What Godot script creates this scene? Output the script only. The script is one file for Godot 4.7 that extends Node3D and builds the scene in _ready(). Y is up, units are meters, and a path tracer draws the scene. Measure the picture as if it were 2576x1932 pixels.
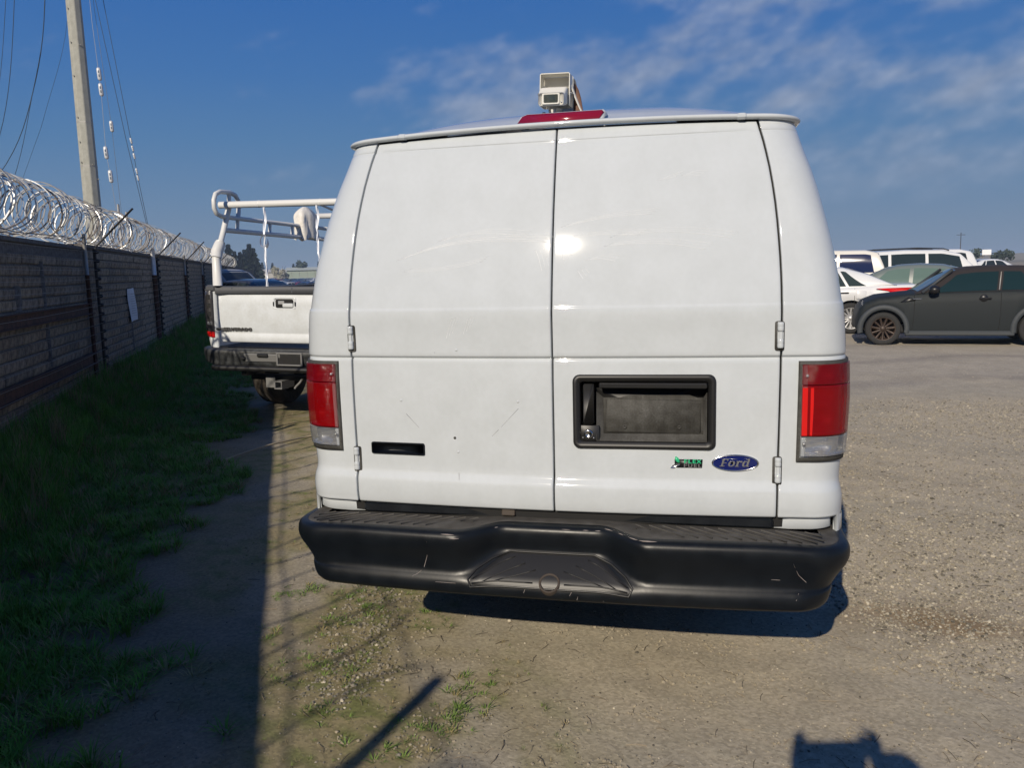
extends Node3D

var M := {}
var van: Node3D
var truck: Node3D
const EYE := 1.56

func _ready() -> void:
	setup_camera_and_light()
	make_materials()
	build_ground()
	build_wall()
	build_wire()
	build_pole_and_lines()
	build_van()
	build_truck()
	build_right_cars()
	build_left_background()
	build_right_background()
	build_photographer()

func setup_camera_and_light() -> void:
	var cam := Camera3D.new()
	cam.name = "camera"
	cam.fov = 50.2
	cam.near = 0.1
	cam.far = 2500.0
	add_child(cam)
	var pitch := deg_to_rad(-7.975)
	cam.transform = Transform3D(Basis(Vector3.RIGHT, pitch) * Basis(Vector3.BACK, deg_to_rad(-1.464)), Vector3(0, EYE, 0))
	cam.current = true
	var env := Environment.new()
	env.background_mode = Environment.BG_SKY
	env.tonemap_mode = Environment.TONE_MAPPER_LINEAR
	env.tonemap_exposure = 1.0
	env.sdfgi_enabled = true
	env.ssao_enabled = true
	env.ssil_enabled = true
	env.fog_enabled = true
	env.fog_density = 0.0007
	env.fog_light_color = Color(0.70, 0.78, 0.88)
	env.sky = Sky.new()
	env.sky.sky_material = make_sky()
	var we := WorldEnvironment.new()
	we.name = "world_environment"
	we.environment = env
	add_child(we)
	var sun := DirectionalLight3D.new()
	sun.name = "sun"
	sun.light_energy = 1.5
	sun.light_color = Color(1.0, 0.95, 0.87)
	sun.light_angular_distance = 0.5
	sun.shadow_enabled = true
	add_child(sun)
	# the sun stands behind the viewer's left shoulder, 29 degrees up
	var az := deg_to_rad(23.0)
	var el := deg_to_rad(29.3)
	var travel := Vector3(sin(az) * cos(el), -sin(el), -cos(az) * cos(el))
	sun.look_at_from_position(Vector3.ZERO, travel, Vector3.UP)

func make_sky() -> PanoramaSkyMaterial:
	var w := 2560
	var h := 1280
	var n1 := FastNoiseLite.new()
	n1.seed = 11
	n1.noise_type = FastNoiseLite.TYPE_SIMPLEX_SMOOTH
	n1.frequency = 1.0
	n1.fractal_type = FastNoiseLite.FRACTAL_FBM
	n1.fractal_octaves = 6
	n1.fractal_gain = 0.52
	var n2 := FastNoiseLite.new()
	n2.seed = 5
	n2.noise_type = FastNoiseLite.TYPE_SIMPLEX_SMOOTH
	n2.frequency = 1.0
	n2.fractal_type = FastNoiseLite.FRACTAL_FBM
	n2.fractal_octaves = 2
	var data := PackedFloat32Array()
	data.resize(w * h * 3)
	# clear blue by the sine of the height, horizon to zenith
	var stops := [[0.0, Color(0.20, 0.27, 0.36)], [0.04, Color(0.172, 0.255, 0.375)], [0.08, Color(0.138, 0.238, 0.388)], [0.15, Color(0.088, 0.205, 0.40)], [0.22, Color(0.056, 0.17, 0.415)], [0.30, Color(0.037, 0.142, 0.41)], [0.45, Color(0.029, 0.113, 0.36)], [0.7, Color(0.019, 0.083, 0.30)], [1.0, Color(0.015, 0.064, 0.235)]]
	for j in h:
		var lat := PI * (0.5 - (j + 0.5) / h)
		var sy := sin(lat)
		var cy := cos(lat)
		var base := Color(0.15, 0.16, 0.16)
		if sy > 0.0:
			for k in range(1, stops.size()):
				if sy <= stops[k][0]:
					var f: float = (sy - stops[k - 1][0]) / (stops[k][0] - stops[k - 1][0])
					base = (stops[k - 1][1] as Color).lerp(stops[k][1], f)
					break
		for i in w:
			var c := base
			if sy > 0.02:
				var lon := wrapf(TAU * (i + 0.5) / w, -PI, PI)
				# compass angle to the right of the viewing direction
				var dx := sin(lon) * cy
				var dz := -cos(lon) * cy
				var k := 1.0 / (sy + 0.09)
				var px := dx * k
				var pz := dz * k
				var broad := 0.75 * n2.get_noise_3d(px * 0.42 + 3.2, 7.0, pz * 0.42)
				# open blue toward the left of the view, a field of thin cloud toward the right
				var azd := rad_to_deg(lon)
				var field := 0.12 * sin(deg_to_rad(azd + 62.0) * 1.0) + broad * 0.42
				field += 0.44 * exp(-pow((azd - 10.5) / 8.5, 2) - pow((sy - 0.232 - 0.0045 * (azd - 11.0)) / 0.042, 2))
				field += 0.30 * exp(-pow((azd - 24.0) / 13.0, 2) - pow((sy - 0.185 - 0.0015 * (azd - 24.0)) / 0.024, 2))
				field += 0.26 * exp(-pow((azd + 2.5) / 4.0, 2) - pow((sy - 0.185) / 0.016, 2))
				field += 0.22 * exp(-pow((azd + 4.0) / 4.0, 2) - pow((sy - 0.235) / 0.02, 2))
				field -= 0.16 * exp(-pow((azd - 31.0) / 8.0, 2) - pow((sy - 0.29) / 0.05, 2))
				field -= 0.40 * exp(-pow((azd + 24.0) / 16.0, 2))
				var fine := n1.get_noise_3d(dx * 6.5, sy * 16.0 - dx * 3.4, dz * 6.5)
				var puff := n1.get_noise_3d(dx * 26.0, sy * 44.0 + 4.0 - dx * 7.0, dz * 26.0)
				var d := smoothstep(-0.02, 0.72, field + fine * 0.55 + puff * 0.17)
				if d > 0.0:
					var lum := 0.42 - 0.06 * clampf(field, 0.0, 1.0) + 0.10 * puff
					c = c.lerp(Color(lum * 0.84, lum * 0.95, lum * 1.20), d * 0.72 * smoothstep(0.02, 0.15, sy))
			var at := (j * w + i) * 3
			data[at] = c.r
			data[at + 1] = c.g
			data[at + 2] = c.b
	var img := Image.create_from_data(w, h, false, Image.FORMAT_RGBF, data.to_byte_array())
	var m := PanoramaSkyMaterial.new()
	m.panorama = ImageTexture.create_from_image(img)
	return m

# ---------------------------------------------------------------- materials
func mat(albedo: Color, rough: float, metal := 0.0) -> StandardMaterial3D:
	var m := StandardMaterial3D.new()
	m.albedo_color = albedo.linear_to_srgb()
	m.roughness = rough
	m.metallic = metal
	return m

func noise_img(size: int, freq: float, octaves: int, sd: int, kind := FastNoiseLite.TYPE_SIMPLEX_SMOOTH) -> Image:
	var n := FastNoiseLite.new()
	n.seed = sd
	n.noise_type = kind
	n.frequency = freq
	n.fractal_type = FastNoiseLite.FRACTAL_FBM
	n.fractal_octaves = octaves
	return n.get_seamless_image(size, size)

func cell_img(size: int, freq: float, sd: int) -> Image:
	var n := FastNoiseLite.new()
	n.seed = sd
	n.noise_type = FastNoiseLite.TYPE_CELLULAR
	n.frequency = freq
	n.cellular_return_type = FastNoiseLite.RETURN_CELL_VALUE
	n.fractal_type = FastNoiseLite.FRACTAL_NONE
	n.domain_warp_enabled = true
	n.domain_warp_amplitude = 8.0
	n.domain_warp_frequency = 0.05
	return n.get_seamless_image(size, size)

# grey image remapped between two colours (sRGB) and layered with others
func tint_tex(layers: Array, lo: Color, hi: Color, contrast := 1.0) -> ImageTexture:
	var size: int = (layers[0][0] as Image).get_width()
	var out := PackedByteArray()
	out.resize(size * size * 3)
	var bufs := []
	for l in layers:
		var im: Image = l[0]
		im.convert(Image.FORMAT_L8)
		bufs.append(im.get_data())
	for i in size * size:
		var v := 0.0
		for k in layers.size():
			v += (bufs[k][i] / 255.0 - 0.5) * layers[k][1]
		v = clampf(0.5 + v * contrast, 0.0, 1.0)
		out[i * 3] = int(255.0 * lerpf(lo.r, hi.r, v))
		out[i * 3 + 1] = int(255.0 * lerpf(lo.g, hi.g, v))
		out[i * 3 + 2] = int(255.0 * lerpf(lo.b, hi.b, v))
	return ImageTexture.create_from_image(Image.create_from_data(size, size, false, Image.FORMAT_RGB8, out))

func bump_tex(layers: Array, strength: float) -> ImageTexture:
	var size: int = (layers[0][0] as Image).get_width()
	var out := PackedByteArray()
	out.resize(size * size)
	var bufs := []
	for l in layers:
		var im: Image = l[0]
		im.convert(Image.FORMAT_L8)
		bufs.append(im.get_data())
	for i in size * size:
		var v := 0.0
		for k in layers.size():
			v += (bufs[k][i] / 255.0 - 0.5) * layers[k][1]
		out[i] = int(255.0 * clampf(0.5 + v, 0.0, 1.0))
	var im2 := Image.create_from_data(size, size, false, Image.FORMAT_L8, out)
	im2.convert(Image.FORMAT_RGBA8)
	im2.bump_map_to_normal_map(strength)
	return ImageTexture.create_from_image(im2)

func triplanar(m: StandardMaterial3D, per_metre: float, world := false) -> void:
	m.uv1_triplanar = true
	m.uv1_world_triplanar = world
	m.uv1_scale = Vector3.ONE * per_metre

func car_paint(c: Color, rough := 0.35, coat := 1.0) -> StandardMaterial3D:
	var m := mat(c, rough)
	m.clearcoat_enabled = coat > 0.0
	m.clearcoat = coat
	m.clearcoat_roughness = 0.06
	return m

func make_materials() -> void:
	var s1 := noise_img(512, 0.012, 5, 3)
	var s2 := noise_img(512, 0.08, 4, 4)
	var s3 := cell_img(512, 0.06, 9)
	var s4 := noise_img(512, 0.3, 2, 14)
	# van paint: white, slightly dusty, with fine wash marks in the clear coat
	var wp := car_paint(Color(0.51, 0.545, 0.575), 0.55, 1.0)
	wp.metallic_specular = 0.25
	wp.clearcoat_roughness = 0.042
	wp.albedo_texture = tint_tex([[s1, 0.9], [s2, 0.5]], Color(0.955, 0.955, 0.95), Color(1, 1, 1))
	wp.normal_enabled = true
	wp.normal_texture = bump_tex([[s1, 0.9], [s2, 0.25]], 1.0)
	wp.normal_scale = 0.07
	triplanar(wp, 0.9)
	M.van_white = wp
	var wp2 := car_paint(Color(0.60, 0.635, 0.665), 0.5, 0.6)
	wp2.clearcoat_roughness = 0.2
	wp2.albedo_texture = tint_tex([[s1, 1.1], [s2, 0.6]], Color(0.93, 0.925, 0.91), Color(1, 1, 1))
	triplanar(wp2, 0.7)
	M.truck_white = wp2
	M.truck_grey = mat(Color(0.15, 0.15, 0.148), 0.6)
	M.rack_white = mat(Color(0.62, 0.62, 0.6), 0.4)
	var bp := mat(Color(0.008, 0.0105, 0.014), 0.40)
	bp.metallic_specular = 0.34
	bp.albedo_texture = tint_tex([[s1, 0.8], [s4, 0.5]], Color(0.7, 0.7, 0.72), Color(1, 1, 1))
	bp.roughness_texture = tint_tex([[s1, 1.0], [s2, 0.5]], Color(0.75, 0.75, 0.75), Color(1, 1, 1))
	bp.normal_enabled = true
	bp.normal_texture = bump_tex([[s2, 0.5], [s4, 0.3]], 1.0)
	bp.normal_scale = 0.12
	triplanar(bp, 1.3)
	M.bumper_black = bp
	var pad := mat(Color(0.085, 0.083, 0.079), 0.8)
	pad.albedo_texture = tint_tex([[s1, 0.9], [s4, 0.6]], Color(0.65, 0.62, 0.58), Color(1, 1, 1))
	triplanar(pad, 2.0)
	M.pad = pad
	var bpl := mat(Color(0.018, 0.018, 0.019), 0.45)
	bpl.albedo_texture = tint_tex([[s2, 0.8], [s4, 0.6]], Color(0.6, 0.6, 0.58), Color(1, 1, 1))
	triplanar(bpl, 4.0)
	M.black_plastic = bpl
	var dus := mat(Color(0.075, 0.075, 0.07), 0.7)
	dus.albedo_texture = tint_tex([[s1, 0.9], [s2, 0.7], [s4, 0.4]], Color(0.55, 0.53, 0.5), Color(1, 1, 1))
	triplanar(dus, 3.0)
	M.dusty_plastic = dus
	M.gap = mat(Color(0.01, 0.01, 0.01), 0.9)
	M.rubber = mat(Color(0.02, 0.0195, 0.019), 0.85)
	var tyd := mat(Color(0.075, 0.06, 0.045), 0.9)
	tyd.albedo_texture = tint_tex([[s1, 0.9], [s2, 0.8]], Color(0.5, 0.5, 0.5), Color(1, 1, 1))
	triplanar(tyd, 2.0)
	M.dusty_rubber = tyd
	M.chrome = mat(Color(0.6, 0.6, 0.6), 0.18, 1.0)
	M.steel = mat(Color(0.4, 0.4, 0.39), 0.45, 0.8)
	var red := mat(Color(0.22, 0.002, 0.003, 0.62), 0.1)
	red.transparency = BaseMaterial3D.TRANSPARENCY_ALPHA
	red.metallic_specular = 0.35
	red.normal_enabled = true
	red.normal_texture = lens_tex()
	red.normal_scale = 0.5
	triplanar(red, 12.0)
	M.red_lens = red
	var dred := red.duplicate()
	dred.albedo_color = Color(Color(0.15, 0.002, 0.005).linear_to_srgb(), 0.72)
	M.dark_red_lens = dred
	M.reflector = mat(Color(0.55, 0.006, 0.005), 0.3)
	M.bowl_red = mat(Color(0.55, 0.006, 0.006), 0.3, 0.65)
	M.bowl_clear = mat(Color(0.6, 0.6, 0.6), 0.25, 0.8)
	var clr := mat(Color(0.28, 0.29, 0.31, 0.35), 0.1)
	clr.transparency = BaseMaterial3D.TRANSPARENCY_ALPHA
	clr.clearcoat_enabled = true
	clr.clearcoat = 1.0
	clr.normal_enabled = true
	clr.normal_texture = red.normal_texture
	clr.normal_scale = 1.0
	triplanar(clr, 12.0)
	M.clear_lens = clr
	M.dome_red = mat(Color(0.20, 0.006, 0.022), 0.15)
	M.cream = mat(Color(0.62, 0.61, 0.56), 0.5)
	M.beige_shade = mat(Color(0.58, 0.56, 0.51), 0.6)
	M.dark_glass = mat(Color(0.02, 0.026, 0.026), 0.05)
	M.lens_glass = mat(Color(0.05, 0.06, 0.055), 0.05)
	M.badge_blue = mat(Color(0.008, 0.014, 0.10), 0.12)
	M.badge_silver = mat(Color(0.55, 0.56, 0.58), 0.25, 0.9)
	M.green = mat(Color(0.03, 0.42, 0.2), 0.3)
	M.near_black = mat(Color(0.008, 0.008, 0.009), 0.4)
	M.arm_brown = mat(Color(0.13, 0.07, 0.05), 0.75)
	M.hitch_rust = mat(Color(0.045, 0.034, 0.026), 0.75)
	M.scuff = mat(Color(0.24, 0.21, 0.20), 0.7)
	M.wash_mark_glint = mat(Color(0.72, 0.74, 0.76), 0.3)
	M.scratch = mat(Color(0.28, 0.285, 0.29), 0.6)
	# wall
	var blk := mat(Color(0.50, 0.415, 0.305), 0.92)
	blk.albedo_texture = tint_tex([[s1, 0.9], [s2, 0.8], [s4, 0.4]], Color(0.52, 0.5, 0.49), Color(1, 1, 1))
	blk.normal_enabled = true
	blk.normal_texture = bump_tex([[s2, 0.7], [s4, 0.5]], 4.0)
	blk.normal_scale = 0.9
	triplanar(blk, 1.6)
	M.block = blk
	var shades := [Color(0.93, 0.92, 0.94), Color(0.8, 0.79, 0.8), Color(1.0, 0.97, 0.92), Color(0.68, 0.68, 0.7), Color(0.86, 0.8, 0.76)]
	for k in shades.size():
		var b2: StandardMaterial3D = blk.duplicate()
		b2.albedo_color = (Color(0.50, 0.415, 0.305) * shades[k]).linear_to_srgb()
		M["block_%d" % k] = b2
	var mor := mat(Color(0.20, 0.19, 0.18), 0.95)
	mor.albedo_texture = blk.albedo_texture
	triplanar(mor, 2.3)
	M.mortar = mor
	var rust := mat(Color(0.13, 0.055, 0.035), 0.85)
	rust.albedo_texture = tint_tex([[s1, 1.0], [s2, 0.8]], Color(0.45, 0.42, 0.42), Color(1, 1, 1))
	triplanar(rust, 1.2)
	M.rust = rust
	M.galv = mat(Color(0.34, 0.33, 0.31), 0.55, 0.3)
	M.dark_iron = mat(Color(0.022, 0.021, 0.022), 0.6)
	M.insulator_black = mat(Color(0.012, 0.012, 0.014), 0.4)
	M.razor = mat(Color(0.55, 0.55, 0.54), 0.36, 0.5)
	M.razor_old = mat(Color(0.20, 0.17, 0.15), 0.6, 0.5)
	M.wire = mat(Color(0.25, 0.25, 0.25), 0.5, 0.6)
	M.paper = mat(Color(0.62, 0.64, 0.68), 0.8)
	M.paper_print = mat(Color(0.35, 0.37, 0.42), 0.8)
	var pole := mat(Color(0.41, 0.41, 0.37), 0.75)
	pole.albedo_texture = tint_tex([[s1, 0.7], [s2, 0.6]], Color(0.8, 0.8, 0.78), Color(1, 1, 1))
	triplanar(pole, 0.8)
	M.pole = pole
	M.cable = mat(Color(0.05, 0.08, 0.12), 0.6)
	M.porcelain = mat(Color(0.55, 0.56, 0.58), 0.3)
	M.white_pipe = mat(Color(0.72, 0.72, 0.72), 0.5)
	M.ribbon = mat(Color(0.7, 0.72, 0.76), 0.35)
	M.ribbon.backlight_enabled = true
	M.ribbon.backlight = Color(0.3, 0.3, 0.3)
	var cl := mat(Color(0.74, 0.73, 0.70), 0.9)
	cl.albedo_texture = tint_tex([[s1, 1.0], [s2, 0.5]], Color(0.88, 0.86, 0.83), Color(1, 1, 1))
	triplanar(cl, 3.0)
	M.cloth = cl
	var smoke := mat(Color(0.022, 0.02, 0.021), 0.15)
	smoke.clearcoat_enabled = true
	M.smoked_lens = smoke
	M.plank_grey = mat(Color(0.06, 0.063, 0.07), 0.5)
	var db := mat(Color(0.07, 0.075, 0.078), 0.5)
	db.albedo_texture = tint_tex([[s1, 1.1], [s2, 0.9], [s4, 0.4]], Color(0.35, 0.35, 0.35), Color(1, 1, 1))
	triplanar(db, 1.7)
	M.scuffed_bumper = db
	# far things
	M.needle = mat(Color(0.018, 0.032, 0.022), 0.9)
	M.leaf_grey = mat(Color(0.075, 0.09, 0.08), 0.9)
	M.leaf_pale = mat(Color(0.27, 0.26, 0.19), 0.9)
	M.leaf_dark = mat(Color(0.05, 0.07, 0.055), 0.9)
	for k in ["needle", "leaf_grey", "leaf_pale", "leaf_dark"]:
		M[k].backlight_enabled = true
		M[k].backlight = Color(0.1, 0.12, 0.06)
	M.bark = mat(Color(0.07, 0.055, 0.045), 0.95)
	M.shed_roof = mat(Color(0.42, 0.45, 0.40), 0.6)
	M.shed_wall = mat(Color(0.26, 0.31, 0.25), 0.8)
	M.shed_pale = mat(Color(0.45, 0.43, 0.39), 0.8)
	M.sign_white = mat(Color(0.75, 0.76, 0.78), 0.6)
	M.grass_dry = mat(Color(0.25, 0.22, 0.16), 0.95)
	# people
	M.skin = mat(Color(0.45, 0.27, 0.19), 0.6)
	M.jacket = mat(Color(0.05, 0.06, 0.09), 0.9)

func lens_tex() -> ImageTexture:
	var size := 256
	var im := Image.create(size, size, false, Image.FORMAT_L8)
	for j in size:
		for i in size:
			var a := absf(sin(PI * i / 16.0))
			var b := absf(sin(PI * j / 16.0))
			var v := a * b
			im.set_pixel(i, j, Color(v, v, v))
	im.convert(Image.FORMAT_RGBA8)
	im.bump_map_to_normal_map(6.0)
	return ImageTexture.create_from_image(im)

# ---------------------------------------------------------------- nodes
func numbered(base: String, parent: Node) -> String:
	if not parent.has_node(base):
		return base
	var k := 1
	var key := "n_" + base
	if parent.has_meta(key):
		k = parent.get_meta(key)
	while parent.has_node("%s_%03d" % [base, k]):
		k += 1
	parent.set_meta(key, k + 1)
	return "%s_%03d" % [base, k]

func thing(called: String, label: String, category: String, at := Vector3.ZERO, turn_deg := 0.0, group := "") -> Node3D:
	var o := Node3D.new()
	o.name = numbered(called, self)
	add_child(o)
	o.position = at
	o.rotation_degrees.y = turn_deg
	tag(o, label, category, group)
	return o

func tag(o: Node, label: String, category: String, group := "", kind := "") -> void:
	if label:
		o.set_meta("label", label)
	if category:
		o.set_meta("category", category)
	if group:
		o.set_meta("group", group)
	if kind:
		o.set_meta("kind", kind)

func put(called: String, mesh: Mesh, material: Material, parent: Node = null, xf := Transform3D()) -> MeshInstance3D:
	var o := MeshInstance3D.new()
	var p: Node = parent if parent else self
	o.name = numbered(called, p)
	o.mesh = mesh
	o.material_override = material
	o.transform = xf
	p.add_child(o)
	return o

func build(called: String, st: SurfaceTool, material: Material, parent: Node = null, xf := Transform3D()) -> MeshInstance3D:
	return put(called, done(st), material, parent, xf)

func done(st: SurfaceTool) -> ArrayMesh:
	st.index()
	st.generate_normals()
	return st.commit()

func mb(smooth := true) -> SurfaceTool:
	var st := SurfaceTool.new()
	st.begin(Mesh.PRIMITIVE_TRIANGLES)
	st.set_smooth_group(0 if smooth else -1)
	return st

# ---------------------------------------------------------------- shapes
func tri(st: SurfaceTool, a: Vector3, b: Vector3, c: Vector3) -> void:
	st.add_vertex(a)
	st.add_vertex(b)
	st.add_vertex(c)

func quad(st: SurfaceTool, a: Vector3, b: Vector3, c: Vector3, d: Vector3) -> void:
	tri(st, a, b, c)
	tri(st, a, c, d)

# rows of points into a sheet; ring closes each row on itself
func sheet(st: SurfaceTool, rows: Array, ring := false, flip := false, skip = null) -> void:
	for j in rows.size() - 1:
		var a: PackedVector3Array = rows[j]
		var b: PackedVector3Array = rows[j + 1]
		var n := a.size()
		for i in (n if ring else n - 1):
			if skip != null and skip.call(i, j):
				continue
			var k := (i + 1) % n
			if flip:
				quad(st, a[i], b[i], b[k], a[k])
			else:
				quad(st, a[i], a[k], b[k], b[i])

func fan(st: SurfaceTool, ring_pts: PackedVector3Array, flip := false) -> void:
	var c := Vector3.ZERO
	for p in ring_pts:
		c += p
	c /= ring_pts.size()
	for i in ring_pts.size():
		var k := (i + 1) % ring_pts.size()
		if flip:
			tri(st, c, ring_pts[k], ring_pts[i])
		else:
			tri(st, c, ring_pts[i], ring_pts[k])

# box with bevelled edges
func bbox(st: SurfaceTool, xf: Transform3D, size: Vector3, bevel := 0.0) -> void:
	st.set_smooth_group(-1)
	var h := size * 0.5
	if bevel <= 0.0:
		var p := []
		for k in 8:
			p.append(xf * Vector3(h.x if k & 1 else -h.x, h.y if k & 2 else -h.y, h.z if k & 4 else -h.z))
		quad(st, p[0], p[2], p[3], p[1])
		quad(st, p[4], p[5], p[7], p[6])
		quad(st, p[0], p[4], p[6], p[2])
		quad(st, p[1], p[3], p[7], p[5])
		quad(st, p[0], p[1], p[5], p[4])
		quad(st, p[2], p[6], p[7], p[3])
		return
	bevel = minf(bevel, minf(h.x, minf(h.y, h.z)) * 0.95)
	var rows := []
	var lay := [[-h.y, bevel], [-h.y + bevel, 0.0], [h.y - bevel, 0.0], [h.y, bevel]]
	for l in lay:
		var y: float = l[0]
		var ins: float = l[1]
		var hx := h.x - ins
		var hz := h.z - ins
		var c := bevel if ins == 0.0 else bevel * 0.6
		var r := PackedVector3Array()
		for q in [[hx, -hz + c], [hx, hz - c], [hx - c, hz], [-hx + c, hz], [-hx, hz - c], [-hx, -hz + c], [-hx + c, -hz], [hx - c, -hz]]:
			r.append(xf * Vector3(q[0], y, q[1]))
		rows.append(r)
	sheet(st, rows, true, true)
	fan(st, rows[0], true)
	fan(st, rows[3], false)

func tube(st: SurfaceTool, pts: Array, radius, segs := 8, closed := false, caps := true) -> void:
	var n := pts.size()
	var rows := []
	var up := Vector3.UP
	for i in n:
		var p: Vector3 = pts[i]
		var a: Vector3 = pts[(i - 1 + n) % n] if (closed or i > 0) else p
		var b: Vector3 = pts[(i + 1) % n] if (closed or i < n - 1) else p
		var t := (b - a).normalized()
		if i == 0:
			up = Vector3.UP if absf(t.y) < 0.9 else Vector3.RIGHT
		var side := t.cross(up).normalized()
		up = side.cross(t).normalized()
		var r: float = radius[i] if radius is Array else radius
		var row := PackedVector3Array()
		for k in segs:
			var ang := TAU * k / segs
			row.append(p + (side * cos(ang) + up * sin(ang)) * r)
		rows.append(row)
	if closed:
		rows.append(rows[0])
	sheet(st, rows, true, true)
	if caps and not closed:
		fan(st, rows[0], true)
		fan(st, rows[n - 1], false)

func rod(st: SurfaceTool, a: Vector3, b: Vector3, r0: float, segs := 8, r1 := -1.0) -> void:
	tube(st, [a, b], [r0, r0 if r1 < 0.0 else r1], segs)

# profile of (radius, along) turned round an axis (default Y)
func lathe(st: SurfaceTool, profile: Array, segs: int, xf := Transform3D(), sweep := TAU) -> void:
	var rows := []
	for q in profile:
		var row := PackedVector3Array()
		for k in (segs if sweep >= TAU - 0.001 else segs + 1):
			var a := sweep * k / segs
			row.append(xf * Vector3(cos(a) * q[0], q[1], sin(a) * q[0]))
		rows.append(row)
	sheet(st, rows, sweep >= TAU - 0.001)

# flat polygon given thickness: outline in xy, from z0 to z1
func slab(st: SurfaceTool, outline: PackedVector2Array, z0: float, z1: float, map = null) -> void:
	var f := func(p: Vector2, z: float) -> Vector3:
		return map.call(p, z) if map != null else Vector3(p.x, p.y, z)
	var idx := Geometry2D.triangulate_polygon(outline)
	for i in range(0, idx.size(), 3):
		tri(st, f.call(outline[idx[i]], z1), f.call(outline[idx[i + 1]], z1), f.call(outline[idx[i + 2]], z1))
		tri(st, f.call(outline[idx[i]], z0), f.call(outline[idx[i + 2]], z0), f.call(outline[idx[i + 1]], z0))
	var n := outline.size()
	for i in n:
		var k := (i + 1) % n
		quad(st, f.call(outline[i], z0), f.call(outline[k], z0), f.call(outline[k], z1), f.call(outline[i], z1))

func round_rect(x0: float, y0: float, x1: float, y1: float, r: float, n := 5) -> PackedVector2Array:
	var out := PackedVector2Array()
	for c in [[x1 - r, y1 - r, 0.0], [x0 + r, y1 - r, 0.5 * PI], [x0 + r, y0 + r, PI], [x1 - r, y0 + r, 1.5 * PI]]:
		for k in n + 1:
			var a: float = c[2] + 0.5 * PI * k / n
			out.append(Vector2(c[0] + cos(a) * r, c[1] + sin(a) * r))
	return out

func lerp_table(t: Array, v: float) -> float:
	if v <= t[0][0]:
		return t[0][1]
	for k in range(1, t.size()):
		if v <= t[k][0]:
			return lerpf(t[k - 1][1], t[k][1], (v - t[k - 1][0]) / (t[k][0] - t[k - 1][0]))
	return t[t.size() - 1][1]

func basis_from(y_dir: Vector3) -> Basis:
	var y := y_dir.normalized()
	var x := y.cross(Vector3.FORWARD if absf(y.z) < 0.9 else Vector3.RIGHT).normalized()
	return Basis(x, y, x.cross(y))

func lettering(called: String, text: String, height: float, depth: float, material: Material, parent: Node, xf: Transform3D, bold := true, fam := "Droid Sans") -> MeshInstance3D:
	var f := SystemFont.new()
	f.font_names = PackedStringArray([fam])
	f.font_weight = 700 if bold else 400
	var t := TextMesh.new()
	t.font = f
	t.text = text
	t.font_size = 48
	t.pixel_size = height / 34.0
	t.depth = depth
	return put(called, t, material, parent, xf)

# ---------------------------------------------------------------- ground
var gn := FastNoiseLite.new()
var gn2 := FastNoiseLite.new()

func wall_off(x: float, z: float) -> float:
	return 0.9641 * x - 0.2656 * z

func ground_y(x: float, z: float) -> float:
	var off := wall_off(x, z)
	var y := 0.20 * smoothstep(-1.35, -2.3, off)
	y += 0.012 * gn2.get_noise_2d(x * 1.3, z * 1.3) + 0.006 * gn.get_noise_2d(x * 6.0, z * 6.0)
	var d := -z
	if d > 40.0:
		y -= 0.75 * smoothstep(42.0, 80.0, d) * smoothstep(-0.12, -0.2, x / d)
	return y

func growing(from: float, to: float, step: float, lo: float, hi: float) -> PackedFloat32Array:
	var out := PackedFloat32Array()
	var v := from
	while v < to:
		out.append(v)
		v += step
	var s := step
	v = to
	while v < hi:
		out.append(v)
		s *= 1.17
		v += s
	out.append(hi)
	var low := []
	s = step
	v = from
	while v > lo:
		s *= 1.17
		v -= s
		low.append(maxf(v, lo))
	low.reverse()
	var all := PackedFloat32Array(low)
	all.append_array(out)
	return all

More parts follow.
